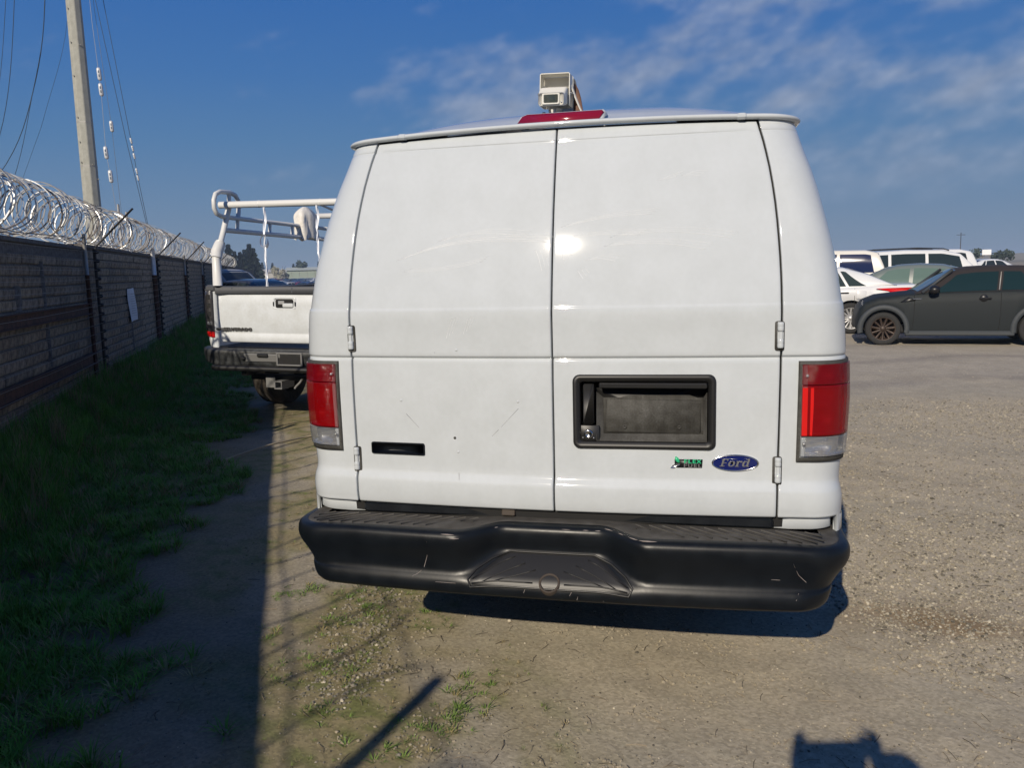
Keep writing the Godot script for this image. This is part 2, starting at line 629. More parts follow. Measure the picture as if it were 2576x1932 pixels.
func ground_color(x: float, z: float) -> Color:
	var off := wall_off(x, z)
	var a := gn2.get_noise_2d(x, z)
	var b := gn.get_noise_2d(x * 2.2 + 40.0, z * 2.2)
	var f := gn.get_noise_2d(x * 11.0, z * 11.0 + 9.0)
	var c := Color(0.465, 0.415, 0.312).lerp(Color(0.495, 0.43, 0.315), smoothstep(-0.3, 0.4, a))
	# grey traffic lane beyond the van
	var lane := smoothstep(-8.5, -11.5, z + a * 1.5) * smoothstep(0.5, 3.0, x)
	c = c.lerp(Color(0.49, 0.435, 0.345), lane * 0.85)
	# darker tyre tracks along the lane
	var tr := pow(0.5 + 0.5 * sin((z * 0.98 + x * 0.12) * 3.1 + a * 2.0), 8.0)
	c = c.lerp(Color(0.27, 0.24, 0.205), tr * lane * 0.55)
	# coarse gravel spill right of the van
	c = c.lerp(Color(0.53, 0.455, 0.335), 0.7 * gravel_amount(x, z))
	# wet brown stain near the bumper corner
	var st := exp(-pow((x - 1.75) / 0.38, 2) - pow((z + 3.42) / 0.16, 2)) + 0.8 * exp(-pow((x - 2.1) / 0.3, 2) - pow((z + 3.3) / 0.10, 2))
	c = c.lerp(Color(0.27, 0.185, 0.095), clampf(st * (0.75 + b), 0.0, 0.85))
	# mossy, weedy strip between the wall's grass and the bare dirt
	var moss := smoothstep(1.15, 0.1, off + 0.5 * a) * smoothstep(-0.15, 0.35, b + 0.25)
	c = c.lerp(Color(0.27, 0.22, 0.085), moss * 0.75)
	c = c.lerp(Color(0.14, 0.165, 0.04), moss * smoothstep(0.1, 0.5, f + 0.4 * b) * 0.8)
	# soil under the grass, with shade of the wall painted in as darker colour
	var shade_tone := smoothstep(0.25, -0.7, off + 0.5 * a + 0.3 * b)
	c = c.lerp(Color(0.21, 0.175, 0.115), shade_tone * 0.75)
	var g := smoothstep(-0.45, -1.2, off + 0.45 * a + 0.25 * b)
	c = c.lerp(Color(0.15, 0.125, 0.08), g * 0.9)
	# far field: dry grass and pale dirt
	var d := -z
	if d > 30.0:
		c = c.lerp(Color(0.33, 0.28, 0.21), smoothstep(40.0, 120.0, d) * smoothstep(-0.1, 0.5, a + 0.3))
		c = c.lerp(Color(0.22, 0.205, 0.15), smoothstep(140.0, 260.0, d) * 0.8)
	var k := 1.0 + 0.13 * f + 0.12 * b
	return Color(c.r * k, c.g * k, c.b * k)

func gravel_amount(x: float, z: float) -> float:
	var a := gn2.get_noise_2d(x * 0.9 + 90.0, z * 0.9)
	var right := smoothstep(1.25, 1.7, x + 0.35 * a) * smoothstep(-9.6, -7.0, z + a) * smoothstep(-2.3, -3.3, z - 0.3 * (x - 2.0) + 0.5 * a)
	var left := 0.8 * exp(-pow((x + 0.62 + 0.12 * a) / 0.22, 2)) * smoothstep(-2.6, -3.0, z) * smoothstep(-6.5, -5.0, z)
	return clampf(maxf(right * (0.45 + 0.8 * smoothstep(-0.2, 0.3, a)), left), 0.0, 1.0)

func build_ground() -> void:
	gn.seed = 21
	gn.frequency = 0.55
	gn.fractal_octaves = 3
	gn.noise_type = FastNoiseLite.TYPE_SIMPLEX_SMOOTH
	gn2.seed = 8
	gn2.frequency = 0.32
	gn2.fractal_octaves = 4
	gn2.noise_type = FastNoiseLite.TYPE_SIMPLEX_SMOOTH
	var g1 := noise_img(1024, 0.03, 5, 31)
	var g2 := cell_img(1024, 0.09, 32)
	var g3 := noise_img(1024, 0.34, 2, 33)
	var m := mat(Color(1, 1, 1), 0.95)
	m.vertex_color_use_as_albedo = true
	m.albedo_texture = tint_tex([[g1, 0.55], [g2, 0.5], [g3, 0.9]], Color(0.76, 0.755, 0.745), Color(1.0, 1.0, 1.0), 1.0)
	m.normal_enabled = true
	m.normal_texture = bump_tex([[g1, 0.25], [g2, 0.35], [g3, 0.5]], 6.0)
	m.normal_scale = 0.5
	triplanar(m, 1.05, true)
	var xs := growing(-3.4, 8.0, 0.045, -900.0, 1100.0)
	var zs := growing(-13.0, 0.4, 0.045, -1500.0, 80.0)
	var nx := xs.size()
	var nz := zs.size()
	var vs := PackedVector3Array()
	var cs := PackedColorArray()
	var ns := PackedVector3Array()
	vs.resize(nx * nz)
	cs.resize(nx * nz)
	ns.resize(nx * nz)
	for j in nz:
		for i in nx:
			var x := xs[i]
			var z := zs[j]
			vs[j * nx + i] = Vector3(x, ground_y(x, z), z)
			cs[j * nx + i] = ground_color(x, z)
	for j in nz:
		for i in nx:
			var l := vs[j * nx + maxi(i - 1, 0)]
			var r := vs[j * nx + mini(i + 1, nx - 1)]
			var u := vs[maxi(j - 1, 0) * nx + i]
			var d := vs[mini(j + 1, nz - 1) * nx + i]
			ns[j * nx + i] = (d - u).cross(r - l).normalized()
	var idx := PackedInt32Array()
	idx.resize((nx - 1) * (nz - 1) * 6)
	var at := 0
	for j in nz - 1:
		for i in nx - 1:
			var a := j * nx + i
			idx[at] = a
			idx[at + 1] = a + 1
			idx[at + 2] = a + nx + 1
			idx[at + 3] = a
			idx[at + 4] = a + nx + 1
			idx[at + 5] = a + nx
			at += 6
	var arr := []
	arr.resize(Mesh.ARRAY_MAX)
	arr[Mesh.ARRAY_VERTEX] = vs
	arr[Mesh.ARRAY_NORMAL] = ns
	arr[Mesh.ARRAY_COLOR] = cs
	arr[Mesh.ARRAY_INDEX] = idx
	var am := ArrayMesh.new()
	am.add_surface_from_arrays(Mesh.PRIMITIVE_TRIANGLES, arr)
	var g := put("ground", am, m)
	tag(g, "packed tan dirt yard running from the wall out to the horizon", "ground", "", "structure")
	scatter_gravel()
	scatter_grass()

func pebble(sd: int) -> ArrayMesh:
	var rng := RandomNumberGenerator.new()
	rng.seed = sd
	var st := mb(false)
	var rows := []
	for j in 4:
		var la := PI * (j + 0.5) / 4.0
		var r := PackedVector3Array()
		for i in 6:
			var a := TAU * (i + 0.5 * (j % 2)) / 6.0
			r.append(Vector3(cos(a) * sin(la), cos(la) * 0.62, sin(a) * sin(la) * 0.8) * rng.randf_range(0.75, 1.15))
		rows.append(r)
	sheet(st, rows, true)
	fan(st, rows[0])
	fan(st, rows[3], true)
	return done(st)

func multi(called: String, mesh: Mesh, material: Material, xfs: Array, cols: PackedColorArray, label: String, category: String) -> void:
	var mm := MultiMesh.new()
	mm.transform_format = MultiMesh.TRANSFORM_3D
	mm.use_colors = true
	mm.mesh = mesh
	mm.instance_count = xfs.size()
	for i in xfs.size():
		mm.set_instance_transform(i, xfs[i])
		mm.set_instance_color(i, cols[i])
	var o := MultiMeshInstance3D.new()
	o.name = numbered(called, self)
	o.multimesh = mm
	o.material_override = material
	add_child(o)
	tag(o, label, category, "", "stuff")

func scatter_gravel() -> void:
	var rng := RandomNumberGenerator.new()
	rng.seed = 77
	var m := mat(Color(1, 1, 1), 0.9)
	m.vertex_color_use_as_albedo = true
	var sets := [[], [], []]
	var cols := [PackedColorArray(), PackedColorArray(), PackedColorArray()]
	var n := 0
	var tries := 0
	while n < 90000 and tries < 900000:
		tries += 1
		# denser near the viewer
		var t := rng.randf()
		var z := -2.0 - 12.0 * t * t
		var x := rng.randf_range(-2.6, 2.2 - z * 0.75)
		var ga := gravel_amount(x, z)
		var off := wall_off(x, z)
		var base := 0.10 if off > 0.0 else 0.04
		if rng.randf() > maxf(ga * 0.95, base):
			continue
		var s := 0.0018 + (0.0075 if ga > 0.2 else 0.0045) * pow(rng.randf(), 3.0) + (0.003 * rng.randf() if ga > 0.4 else 0.0)
		if rng.randf() < 0.006:
			s *= 1.9
		s *= 1.0 + 0.02 * (-z - 2.0)
		var k := rng.randi() % 3
		var b := Basis(Vector3(rng.randf() - 0.5, 2.0, rng.randf() - 0.5).normalized(), rng.randf() * TAU).scaled(Vector3.ONE * s)
		sets[k].append(Transform3D(b, Vector3(x, ground_y(x, z) + s * 0.12, z)))
		var v := rng.randf_range(0.19, 0.36)
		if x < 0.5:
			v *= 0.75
		var warm := rng.randf_range(0.6, 0.95)
		if rng.randf() < 0.04:
			v = 0.48
		if rng.randf() < 0.16:
			v *= 0.42
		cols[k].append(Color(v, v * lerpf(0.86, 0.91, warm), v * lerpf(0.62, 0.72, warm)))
		n += 1
	# earth crumbs, the colour of the dirt itself, in loose clusters
	for q in 420:
		var cz := -2.1 - 7.0 * pow(rng.randf(), 1.6)
		var cx := rng.randf_range(-0.6, 1.6 - cz * 0.7)
		for k in rng.randi_range(3, 22):
			var x := cx + rng.randfn(0.0, 0.05)
			var z := cz + rng.randfn(0.0, 0.035)
			var s := rng.randf_range(0.003, 0.009)
			var b := Basis(Vector3(rng.randf() - 0.5, 2.0, rng.randf() - 0.5).normalized(), rng.randf() * TAU).scaled(Vector3.ONE * s)
			sets[k % 3].append(Transform3D(b, Vector3(x, ground_y(x, z) + s * 0.2, z)))
			var v := rng.randf_range(0.8, 1.05)
			cols[k % 3].append(Color(0.30 * v, 0.26 * v, 0.19 * v))
	for k in 3:
		multi("gravel", pebble(100 + k), m, sets[k], cols[k], ["loose tan stones scattered over the dirt yard", "loose rounded grit scattered over the dirt yard", "loose angular chips scattered over the dirt yard"][k], "gravel")

func tuft(sd: int, blades: int, height: float, spread: float, width: float) -> ArrayMesh:
	var rng := RandomNumberGenerator.new()
	rng.seed = sd
	var st := mb(false)
	for k in blades:
		var a := rng.randf() * TAU
		var root := Vector3(cos(a), 0, sin(a)) * rng.randf() * spread * 0.35
		var lean := Vector3(cos(a + rng.randf_range(-0.8, 0.8)), 0, sin(a + rng.randf_range(-0.8, 0.8))) * spread * rng.randf_range(0.4, 1.0)
		var h := height * rng.randf_range(0.55, 1.0)
		var w := width * rng.randf_range(0.7, 1.2)
		var side := Vector3(-lean.z, 0, lean.x).normalized() * w
		var mid := root + lean * 0.4 + Vector3(0, h * 0.65, 0)
		var tip := root + lean + Vector3(0, h, 0)
		quad(st, root - side, root + side, mid + side * 0.8, mid - side * 0.8)
		tri(st, mid - side * 0.8, mid + side * 0.8, tip)
	return done(st)

func scatter_grass() -> void:
	var rng := RandomNumberGenerator.new()
	rng.seed = 5
	var m := mat(Color(1, 1, 1), 0.8)
	m.vertex_color_use_as_albedo = true
	m.backlight_enabled = true
	m.backlight = Color(0.25, 0.3, 0.1)
	var along := Vector3(-0.2656, 0, -0.9641)
	var across := Vector3(0.9641, 0, -0.2656)
	for v in 2:
		var xfs := []
		var cols := PackedColorArray()
		var n := 0
		while n < 22000:
			var s := 1.0 + 46.0 * pow(rng.randf(), 1.5)
			var off := -2.3 + 2.5 * pow(rng.randf(), 1.25)
			var p := along * s + across * off
			var a := gn2.get_noise_2d(p.x, p.z)
			var b := gn.get_noise_2d(p.x * 2.2, p.z * 2.2)
			n += 1
			var gap := gn.get_noise_2d(p.x * 4.1 + 7.0, p.z * 4.1)
			if off > -0.6 - 0.7 * a - 0.5 * b or rng.randf() < 0.1 + 1.5 * maxf(0.0, gap - 0.12):
				continue
			var tall := lerpf(0.45, 1.15, smoothstep(-1.0, -2.1, off)) * (1.0 + 0.9 * b) * (1.0 + 0.02 * s)
			var sc := tall * rng.randf_range(0.7, 1.25)
			xfs.append(Transform3D(Basis(Vector3.UP, rng.randf() * TAU).scaled(Vector3(1.0 + 0.02 * s, sc, 1.0 + 0.02 * s)), p + Vector3(0, ground_y(p.x, p.z) - 0.01, 0)))
			var g := rng.randf_range(0.7, 1.2)
			cols.append(Color(0.10 * g, 0.245 * g, 0.024 * g) if rng.randf() > 0.2 else Color(0.26 * g, 0.22 * g, 0.10 * g))
		multi("grass", tuft(40 + v, 14, 0.13 + 0.05 * v, 0.095, 0.0027), m, xfs, cols, ["green grass in the shade along the foot of the wall", "taller grass blades mixed through the shaded verge"][v], "grass")
	# small weeds in the sun left of the van
	var spots := [[-0.39, -3.54], [-0.79, -3.20], [-0.69, -3.07], [-0.18, -2.91], [-0.23, -2.81], [-0.28, -2.60], [-0.42, -2.58], [-0.20, -2.69], [-0.73, -2.75], [-1.10, -3.40], [-1.11, -3.87], [-1.03, -3.92], [-0.78, -3.85], [-0.75, -3.61], [-0.80, -3.47], [-0.90, -3.06], [-0.67, -3.73]]
	var xw := []
	var cw := PackedColorArray()
	for q in spots:
		for k in 18:
			var p := Vector3(q[0] + rng.randfn(0.0, 0.055), 0, q[1] + rng.randfn(0.0, 0.06))
			var s := rng.randf_range(0.35, 1.0)
			xw.append(Transform3D(Basis(Vector3.UP, rng.randf() * TAU).scaled(Vector3(1.0, 0.62, 1.0) * s), Vector3(p.x, ground_y(p.x, p.z) - 0.003, p.z)))
			var g := rng.randf_range(0.75, 1.3)
			cw.append(Color(0.12 * g, 0.19 * g, 0.035 * g) if rng.randf() > 0.2 else Color(0.24 * g, 0.2 * g, 0.08 * g))
	for k in 1500:
		var p := Vector3(rng.randf_range(-1.6, 0.5), 0, rng.randf_range(-6.5, -2.1))
		var off := wall_off(p.x, p.z)
		if off > 0.85 or off < -0.4 or rng.randf() > smoothstep(-0.1, 0.5, gn.get_noise_2d(p.x * 2.2 + 40.0, p.z * 2.2) + 0.2):
			continue
		xw.append(Transform3D(Basis(Vector3.UP, rng.randf() * TAU).scaled(Vector3.ONE * rng.randf_range(0.2, 0.55)), Vector3(p.x, ground_y(p.x, p.z) - 0.003, p.z)))
		var g := rng.randf_range(0.75, 1.3)
		cw.append(Color(0.13 * g, 0.17 * g, 0.04 * g) if rng.randf() > 0.45 else Color(0.25 * g, 0.2 * g, 0.1 * g))
	multi("weeds", tuft(60, 11, 0.042, 0.055, 0.0021), m, xw, cw, "small green weeds sprouting in the sunlit dirt left of the van", "weeds")
	# fallen twigs and dry straw
	var xt := []
	var ct := PackedColorArray()
	for k in 900:
		var t := rng.randf()
		var z := -2.0 - 5.0 * t * t
		var x := rng.randf_range(-1.4, 3.2)
		var s := rng.randf_range(0.3, 1.2)
		xt.append(Transform3D(Basis(Vector3.UP, rng.randf() * TAU).scaled(Vector3(s, 1, 1)), Vector3(x, ground_y(x, z) + 0.002, z)))
		var g := rng.randf_range(0.04, 0.3)
		ct.append(Color(g, g * 0.8, g * 0.55))
	var tw := mb(false)
	tube(tw, [Vector3(-0.03, 0, 0), Vector3(0.0, 0.003, 0.004), Vector3(0.03, 0, 0)], 0.0012, 4)
	var tm := mat(Color(1, 1, 1), 0.9)
	tm.vertex_color_use_as_albedo = true
	multi("twigs", done(tw), tm, xt, ct, "dry twigs and straw bits lying on the dirt", "twigs")
	var st := mb()
	var pts := []
	for k in 9:
		var f := k / 8.0
		pts.append(Vector3(lerpf(-2.46, -1.95, f), 0.012 + 0.03 * sin(PI * f), lerpf(-6.83, -7.79, f) + 0.05 * sin(PI * f)))
	tube(st, pts, 0.009, 6)
	var stick := build("stick", st, mat(Color(0.3, 0.25, 0.17), 0.9))
	tag(stick, "long thin dry stick on the ground behind the pickup", "stick")

# ---------------------------------------------------------------- wall and fence
const ALONG := Vector3(-0.2656, 0, -0.9641)
const ACROSS := Vector3(0.9641, 0, -0.2656)
const FACE := -2.35

# a place by distance along the wall, height, and offset toward the yard from the wall's face
func at_wall(s: float, y: float, out := 0.0) -> Vector3:
	return ALONG * s + ACROSS * (FACE + out) + Vector3(0, y, 0)

func wall_frame(s: float, y: float, out := 0.0) -> Transform3D:
	return Transform3D(Basis(ALONG, Vector3.UP, ALONG.cross(Vector3.UP)), at_wall(s, y, out))

func wall_top(s: float) -> float:
	return 1.93 if s < 11.4 else (1.965 if s < 17.0 else 1.99)

func build_wall() -> void:
	var rng := RandomNumberGenerator.new()
	rng.seed = 17
	var wall := thing("block_wall", "long grey wall of thin concrete blocks beside the grass verge", "wall")
	var depth := 0.15
	# mortar core, 9 mm behind the faces of the blocks
	var core := mb()
	for span in [[-14.0, 11.4], [11.4, 17.0], [17.0, 78.0]]:
		var top: float = wall_top(span[0] + 0.1) - 0.006
		bbox(core, wall_frame((span[0] + span[1]) * 0.5, top * 0.5 - 0.05, -0.02 - depth * 0.5), Vector3(span[1] - span[0], top + 0.1, depth))
	build("mortar", core, M.mortar, wall)
	var shapes := []
	var far_st := mb()
	for v in 4:
		var st := mb()
		bbox(st, Transform3D(), Vector3(1, 0.090, 0.06), 0.008)
		shapes.append(done(st))
	var n := 0
	var course := 0.1075
	for row in 18:
		var y := row * course + 0.054
		var stagger := 0.21 if row % 2 else 0.0
		for span in [[-8.0, 11.36], [11.44, 16.96], [17.04, 60.0]]:
			if y + 0.05 > wall_top(span[0] + 0.1):
				continue
			var s: float = span[0] - stagger
			while s < span[1] - 0.02:
				var a := maxf(s, span[0])
				var b := minf(s + 0.42, span[1])
				s += 0.42
				if b - a < 0.06:
					continue
				var len := b - a - 0.014
				var mid := (a + b) * 0.5
				# the two rusty rails and the filled pockets hide some blocks
				var proud := rng.randf_range(-0.005, 0.006)
				var tilt := rng.randf_range(0.02, 0.13)
				var dy := rng.randf_range(-0.004, 0.004)
				var xf := wall_frame(mid, y + dy, -0.028 + proud)
				xf.basis = xf.basis * Basis(Vector3.RIGHT, tilt)
				var in_view := mid > 7.2 and mid < 15.6 and y > 0.22
				if in_view and n < 300:
					xf.basis = xf.basis * Basis.from_scale(Vector3(len, 1.0, 1.0))
					put("block", shapes[rng.randi() % 4], M["block_%d" % (rng.randi() % 5)], wall, xf)
					n += 1
				else:
					bbox(far_st, xf, Vector3(len, 0.090, 0.06))
	var rest := build("blocks", far_st, M.block, wall)
	rest.set_meta("kind", "stuff")
	# cap course
	var cap := mb()
	var s2 := -8.0
	while s2 < 60.0:
		var b2 := minf(s2 + 1.6, 60.0)
		if s2 < 11.4 and b2 > 11.4:
			b2 = 11.4
		if s2 < 17.0 and b2 > 17.0:
			b2 = 17.0
		var top2 := wall_top(s2 + 0.01)
		bbox(cap, wall_frame((s2 + b2) * 0.5, top2 + 0.018, -0.075), Vector3(b2 - s2 - 0.006, 0.045, 0.18), 0.006)
		s2 = b2
	build("cap", cap, M.mortar, wall).set_meta("kind", "stuff")
	# vertical mortar smears where earlier posts were cut off
	for q in [[9.42, 0.68, 1.12, 0.11], [9.42, 1.285, 1.76, 0.12], [8.55, 1.28, 1.52, 0.2], [14.3, 0.42, 0.86, 0.1]]:
		var st := mb()
		var rows := []
		for j in 7:
			var r := PackedVector3Array()
			for i in 5:
				var u := i / 4.0 - 0.5
				var w: float = q[3] * rng.randf_range(0.75, 1.2)
				r.append(at_wall(q[0] + u * w, lerpf(q[1], q[2], j / 6.0), 0.012 + 0.012 * (1.0 - 4.0 * u * u) * rng.randf_range(0.4, 1.0) - (0.03 if absf(u) > 0.4 else 0.0)))
			rows.append(r)
		sheet(st, rows, false, true)
		build("mortar_patch", st, M.mortar, wall)
	# rusty rails bolted along the near section
	for q in [[1.207, 0.062, "upper rusty brown steel rail running along the near wall"], [0.592, 0.064, "lower rusty brown steel rail along the near wall above the grass"]]:
		var st := mb()
		bbox(st, wall_frame(1.7, q[0], 0.03), Vector3(19.4, q[1] * 2.0, 0.012), 0.003)
		bbox(st, wall_frame(1.7, q[0] + q[1], 0.052), Vector3(19.4, 0.01, 0.05), 0.002)
		bbox(st, wall_frame(1.7, q[0] - q[1], 0.052), Vector3(19.4, 0.01, 0.05), 0.002)
		var o := build("steel_rail", st, M.rust)
		tag(o, q[2], "rail", "rusty rails on the wall")
	# printed notice
	var no := thing("notice_sheet", "white printed paper notice fixed to the wall blocks", "notice", at_wall(14.38, 1.15, 0.02))
	var pst := mb()
	var rows := []
	for j in 7:
		var r := PackedVector3Array()
		for i in 5:
			var u := i / 4.0 - 0.5
			var v := j / 6.0 - 0.5
			r.append(ALONG * (u * 0.62 - v * 0.06) + Vector3(0, v * 0.52 + u * 0.012, 0) + ACROSS * (0.01 + 0.012 * sin(u * 5.0 + v * 4.0)))
		rows.append(r)
	sheet(pst, rows, false, true)
	build("paper", pst, M.paper, no)
	for k in 9:
		var line := mb()
		bbox(line, Transform3D(Basis(ALONG, Vector3.UP, ACROSS), Vector3(0, 0.17 - k * 0.038, 0) + ACROSS * 0.026 + ALONG * (0.02 if k % 3 else -0.03)), Vector3(0.42 if k % 3 else 0.3, 0.008, 0.002))
		build("text_line", line, M.paper_print, no)
	build_fence_posts(rng)

func build_fence_posts(rng: RandomNumberGenerator) -> void:
	# round posts standing against the wall
	var spots := [[-0.56, 2.52, "round", 0.03], [5.8, 2.12, "round", 0.028], [11.25, 2.12, "round", 0.022], [16.80, 2.12, "white", 0.026], [16.98, 2.12, "white", 0.026], [22.15, 2.12, "round", 0.026], [26.9, 2.1, "round", 0.026], [32.2, 2.1, "round", 0.026], [37.6, 2.1, "round", 0.026]]
	var names := ["stout grey post behind the viewer holding the razor wire", "thin grey post on the wall near the viewer, left of the frame", "thin galvanized post with a rusty lower half beside the black insulator post", "pale upper post of the pair right of the paper notice, nearer one", "pale upper post of the pair right of the paper notice, farther one", "thin dark post at the third bay of the wall", "thin dark post at the fourth bay of the wall", "thin dark post far along the wall behind the pickup", "farthest thin post on the wall behind the pickup"]
	for k in spots.size():
		var q: Array = spots[k]
		var p := thing("fence_post", names[k], "post", at_wall(q[0], 0.1, 0.05), 0.0, "posts along the wall")
		var up := mb()
		rod(up, Vector3(0, 1.52, 0), Vector3(0, q[1] - 0.1, 0), q[3], 10)
		build("upper_tube", up, M.white_pipe if q[2] == "white" else M.galv, p)
		var lo := mb()
		rod(lo, Vector3(0.0, -0.1, 0), Vector3(0, 1.52, 0), q[3] * 1.15, 10)
		build("lower_tube", lo, M.rust if k != 0 else M.galv, p)
	# black posts with insulators and arms leaning over the yard
	var ins := mb()
	lathe(ins, [[0.004, -0.024], [0.022, -0.022], [0.024, -0.012], [0.012, -0.006], [0.012, 0.006], [0.024, 0.012], [0.022, 0.022], [0.004, 0.024]], 8, Transform3D(Basis(Vector3.FORWARD, 0.5 * PI)))
	var ins_mesh := done(ins)
	var post := mb()
	bbox(post, Transform3D(), Vector3(0.035, 1.75, 0.03), 0.004)
	var post_mesh := done(post)
	var bays := [[6.0, 0.5], [11.74, 0.5], [17.3, 0.47], [22.4, 0.47], [27.2, 0.45], [32.6, 0.45], [38.0, 0.45]]
	var labs := ["black insulator post with leaning arm, just left of the frame", "black insulator post with an arm rising over the coil, nearest in view", "black insulator post with leaning arm right of the pale post pair", "black insulator post with leaning arm in the third bay of the wall", "black insulator post with leaning arm in the fourth bay of the wall", "black insulator post with leaning arm behind the pickup rack", "farthest black insulator post with leaning arm on the wall"]
	for k in bays.size():
		var s: float = bays[k][0]
		var t := thing("insulator_post", labs[k], "post", at_wall(s, 0.0, 0.06), 0.0, "insulator posts along the wall")
		put("pole", post_mesh, M.dark_iron, t, Transform3D(Basis(), Vector3(0, 1.08, 0)))
		for i in 15:
			put("insulator", ins_mesh, M.insulator_black, t, Transform3D(Basis(ALONG, Vector3.UP, ALONG.cross(Vector3.UP)), Vector3(0, 0.33 + i * 0.113, 0) + ACROSS * 0.03))
		var arm := mb()
		var a: float = bays[k][1]
		var jog := Vector3(0, rng.randf_range(-0.03, 0.03), 0)
		tube(arm, [Vector3(0, 1.88, 0), Vector3(0, 1.98, 0) + ACROSS * 0.02, Vector3(0, 1.96 + a, 0) + ACROSS * a + jog], 0.013, 6)
		build("arm", arm, M.dark_iron, t)
	# thin live wires strung between the insulators, and barbed strands
	for k in bays.size() - 1:
		var s0: float = bays[k][0]
		var s1: float = bays[k + 1][0]
		if s0 > 24.0:
			break
		var wf := thing("wire_span", ["fine fence wires crossing the nearest bay over the rusty rails", "fine fence wires across the bay holding the paper notice", "fine fence wires across the bay beyond the pale post pair", "fine fence wires across the fourth bay of the wall"][k], "wire", Vector3.ZERO, 0.0, "fence wires")
		for i in 15:
			var y := 0.33 + i * 0.113
			var st := mb()
			var pts := []
			for j in 5:
				var f := j / 4.0
				pts.append(at_wall(lerpf(s0, s1, f), y - 0.02 * sin(PI * f), 0.095 + 0.012 * sin(i * 1.7 + f * 4.0)))
			tube(st, pts, 0.0016, 4, false, false)
			build("strand", st, M.wire, wf)

# ---------------------------------------------------------------- razor wire
func build_wire() -> void:
	var rng := RandomNumberGenerator.new()
	rng.seed = 91
	var r := 0.285
	var coil := thing("razor_wire", "big bright coil of razor wire along the top of the wall", "razor wire", at_wall(0.0, 2.295, -0.14))
	var basis := Basis(ALONG, Vector3.UP, ALONG.cross(Vector3.UP))
	# loop meshes: one turn of barbed strip each, three variants, both hands
	var meshes := []
	for v in 6:
		var hand := 1.0 if v % 2 else -1.0
		var st := mb(false)
		var n := 30
		var pitch := 0.21
		var wob := rng.randf_range(0.0, TAU)
		var squash := rng.randf_range(0.92, 1.06)
		var pts := []
		for i in n + 1:
			var a := TAU * i / n * hand - PI * 0.5
			var rr := r * (1.0 + 0.035 * sin(a * 2.0 + wob))
			pts.append(Vector3(pitch * (float(i) / n - 0.5) + 0.035 * sin(a + wob), sin(a) * rr * squash, cos(a) * rr))
		# strip: two crossed flat ribbons plus barbs
		for i in n:
			var p0: Vector3 = pts[i]
			var p1: Vector3 = pts[i + 1]
			var t := (p1 - p0).normalized()
			var radial := Vector3(0, p0.y, p0.z).normalized()
			var axial := t.cross(radial).normalized()
			var hw := axial * (0.010 if v < 4 else 0.006)
			var hr := radial * (0.0055 if v < 4 else 0.003)
			quad(st, p0 - hw + hr, p1 - hw + hr, p1 + hw + hr, p0 + hw + hr)
			quad(st, p0 - hw - hr, p0 + hw - hr, p1 + hw - hr, p1 - hw - hr)
			quad(st, p0 - hw - hr, p1 - hw - hr, p1 - hw + hr, p0 - hw + hr)
			quad(st, p0 + hw - hr, p0 + hw + hr, p1 + hw + hr, p1 + hw - hr)
			if i % 2 == 0:
				for sg in [-1.0, 1.0]:
					var c: Vector3 = (p0 + p1) * 0.5 + axial * 0.010 * sg
					var o: Vector3 = axial * 0.02 * sg
					tri(st, c - t * 0.007, c + t * 0.007, c + o + t * 0.016)
					tri(st, c - t * 0.007, c + o - t * 0.016, c + t * 0.007)
		meshes.append(done(st))
	var s := -3.4
	var k := 0
	while s < 46.0 and k < 296:
		for v in 2:
			if v == 1 and s < 6.5:
				continue
			var b := basis * Basis(Vector3.UP, rng.randfn(0.0, 0.13)) * Basis(Vector3.BACK, rng.randfn(0.0, 0.08)) * Basis(Vector3.RIGHT, rng.randfn(0.0, 0.12))
			var off := ALONG * (s + rng.randfn(0.0, 0.03)) + Vector3(0, rng.randfn(0.0, 0.02), 0) + ACROSS * rng.randfn(0.0, 0.02)
			put("loop", meshes[((rng.randi() % 3) * 2 + v) if s > 6.5 else 4 + v], M.razor if rng.randf() < 0.8 else M.razor_old, coil, Transform3D(b, off))
			k += 1
		s += 0.21 + (0.5 if s < 6.5 else 0.0) + (0.11 if s > 9.0 else 0.0) + (0.12 if s > 22.0 else 0.0)
	# straight barbed strands that carry the coil
	var barb := [[2.045, 0.02, "rusty barbed strand along the bottom of the coil, yard side"], [2.06, -0.24, "barbed strand under the coil on the far side"], [2.585, -0.1, "dark barbed strand along the top of the coil"]]
	for q in barb:
		var o := thing("barbed_strand", q[2], "barbed wire", at_wall(0, q[0], q[1]), 0.0, "barbed strands on the wall")
		var st := mb()
		var pts := []
		for j in 60:
			var ss := lerpf(-3.0, 46.0, j / 59.0)
			pts.append(ALONG * ss + Vector3(0, 0.018 * sin(ss * 1.9 + q[1] * 30.0) - 0.01, 0) + ACROSS * 0.012 * sin(ss * 2.7))
		tube(st, pts, 0.0055, 5, false, false)
		build("strand", st, M.razor_old, o)
		var bs := mb(false)
		for j in 300:
			var ss := lerpf(6.0, 38.0, j / 299.0)
			var c := ALONG * ss + Vector3(0, 0.018 * sin(ss * 1.9 + q[1] * 30.0) - 0.01, 0) + ACROSS * 0.012 * sin(ss * 2.7)
			for m2 in 2:
				var d := Vector3(rng.randf() - 0.5, rng.randf() - 0.5, rng.randf() - 0.5).normalized() * 0.03
				tri(bs, c - d + ALONG * 0.003, c - d - ALONG * 0.003, c + d)
		build("barbs", bs, M.razor_old, o).set_meta("kind", "stuff")

# ---------------------------------------------------------------- pole, guys, lines
func ray_dir(az_deg: float, el_deg: float) -> Vector3:
	var a := deg_to_rad(az_deg)
	var e := deg_to_rad(el_deg)
	return Vector3(sin(a) * cos(e), sin(e), -cos(a) * cos(e))

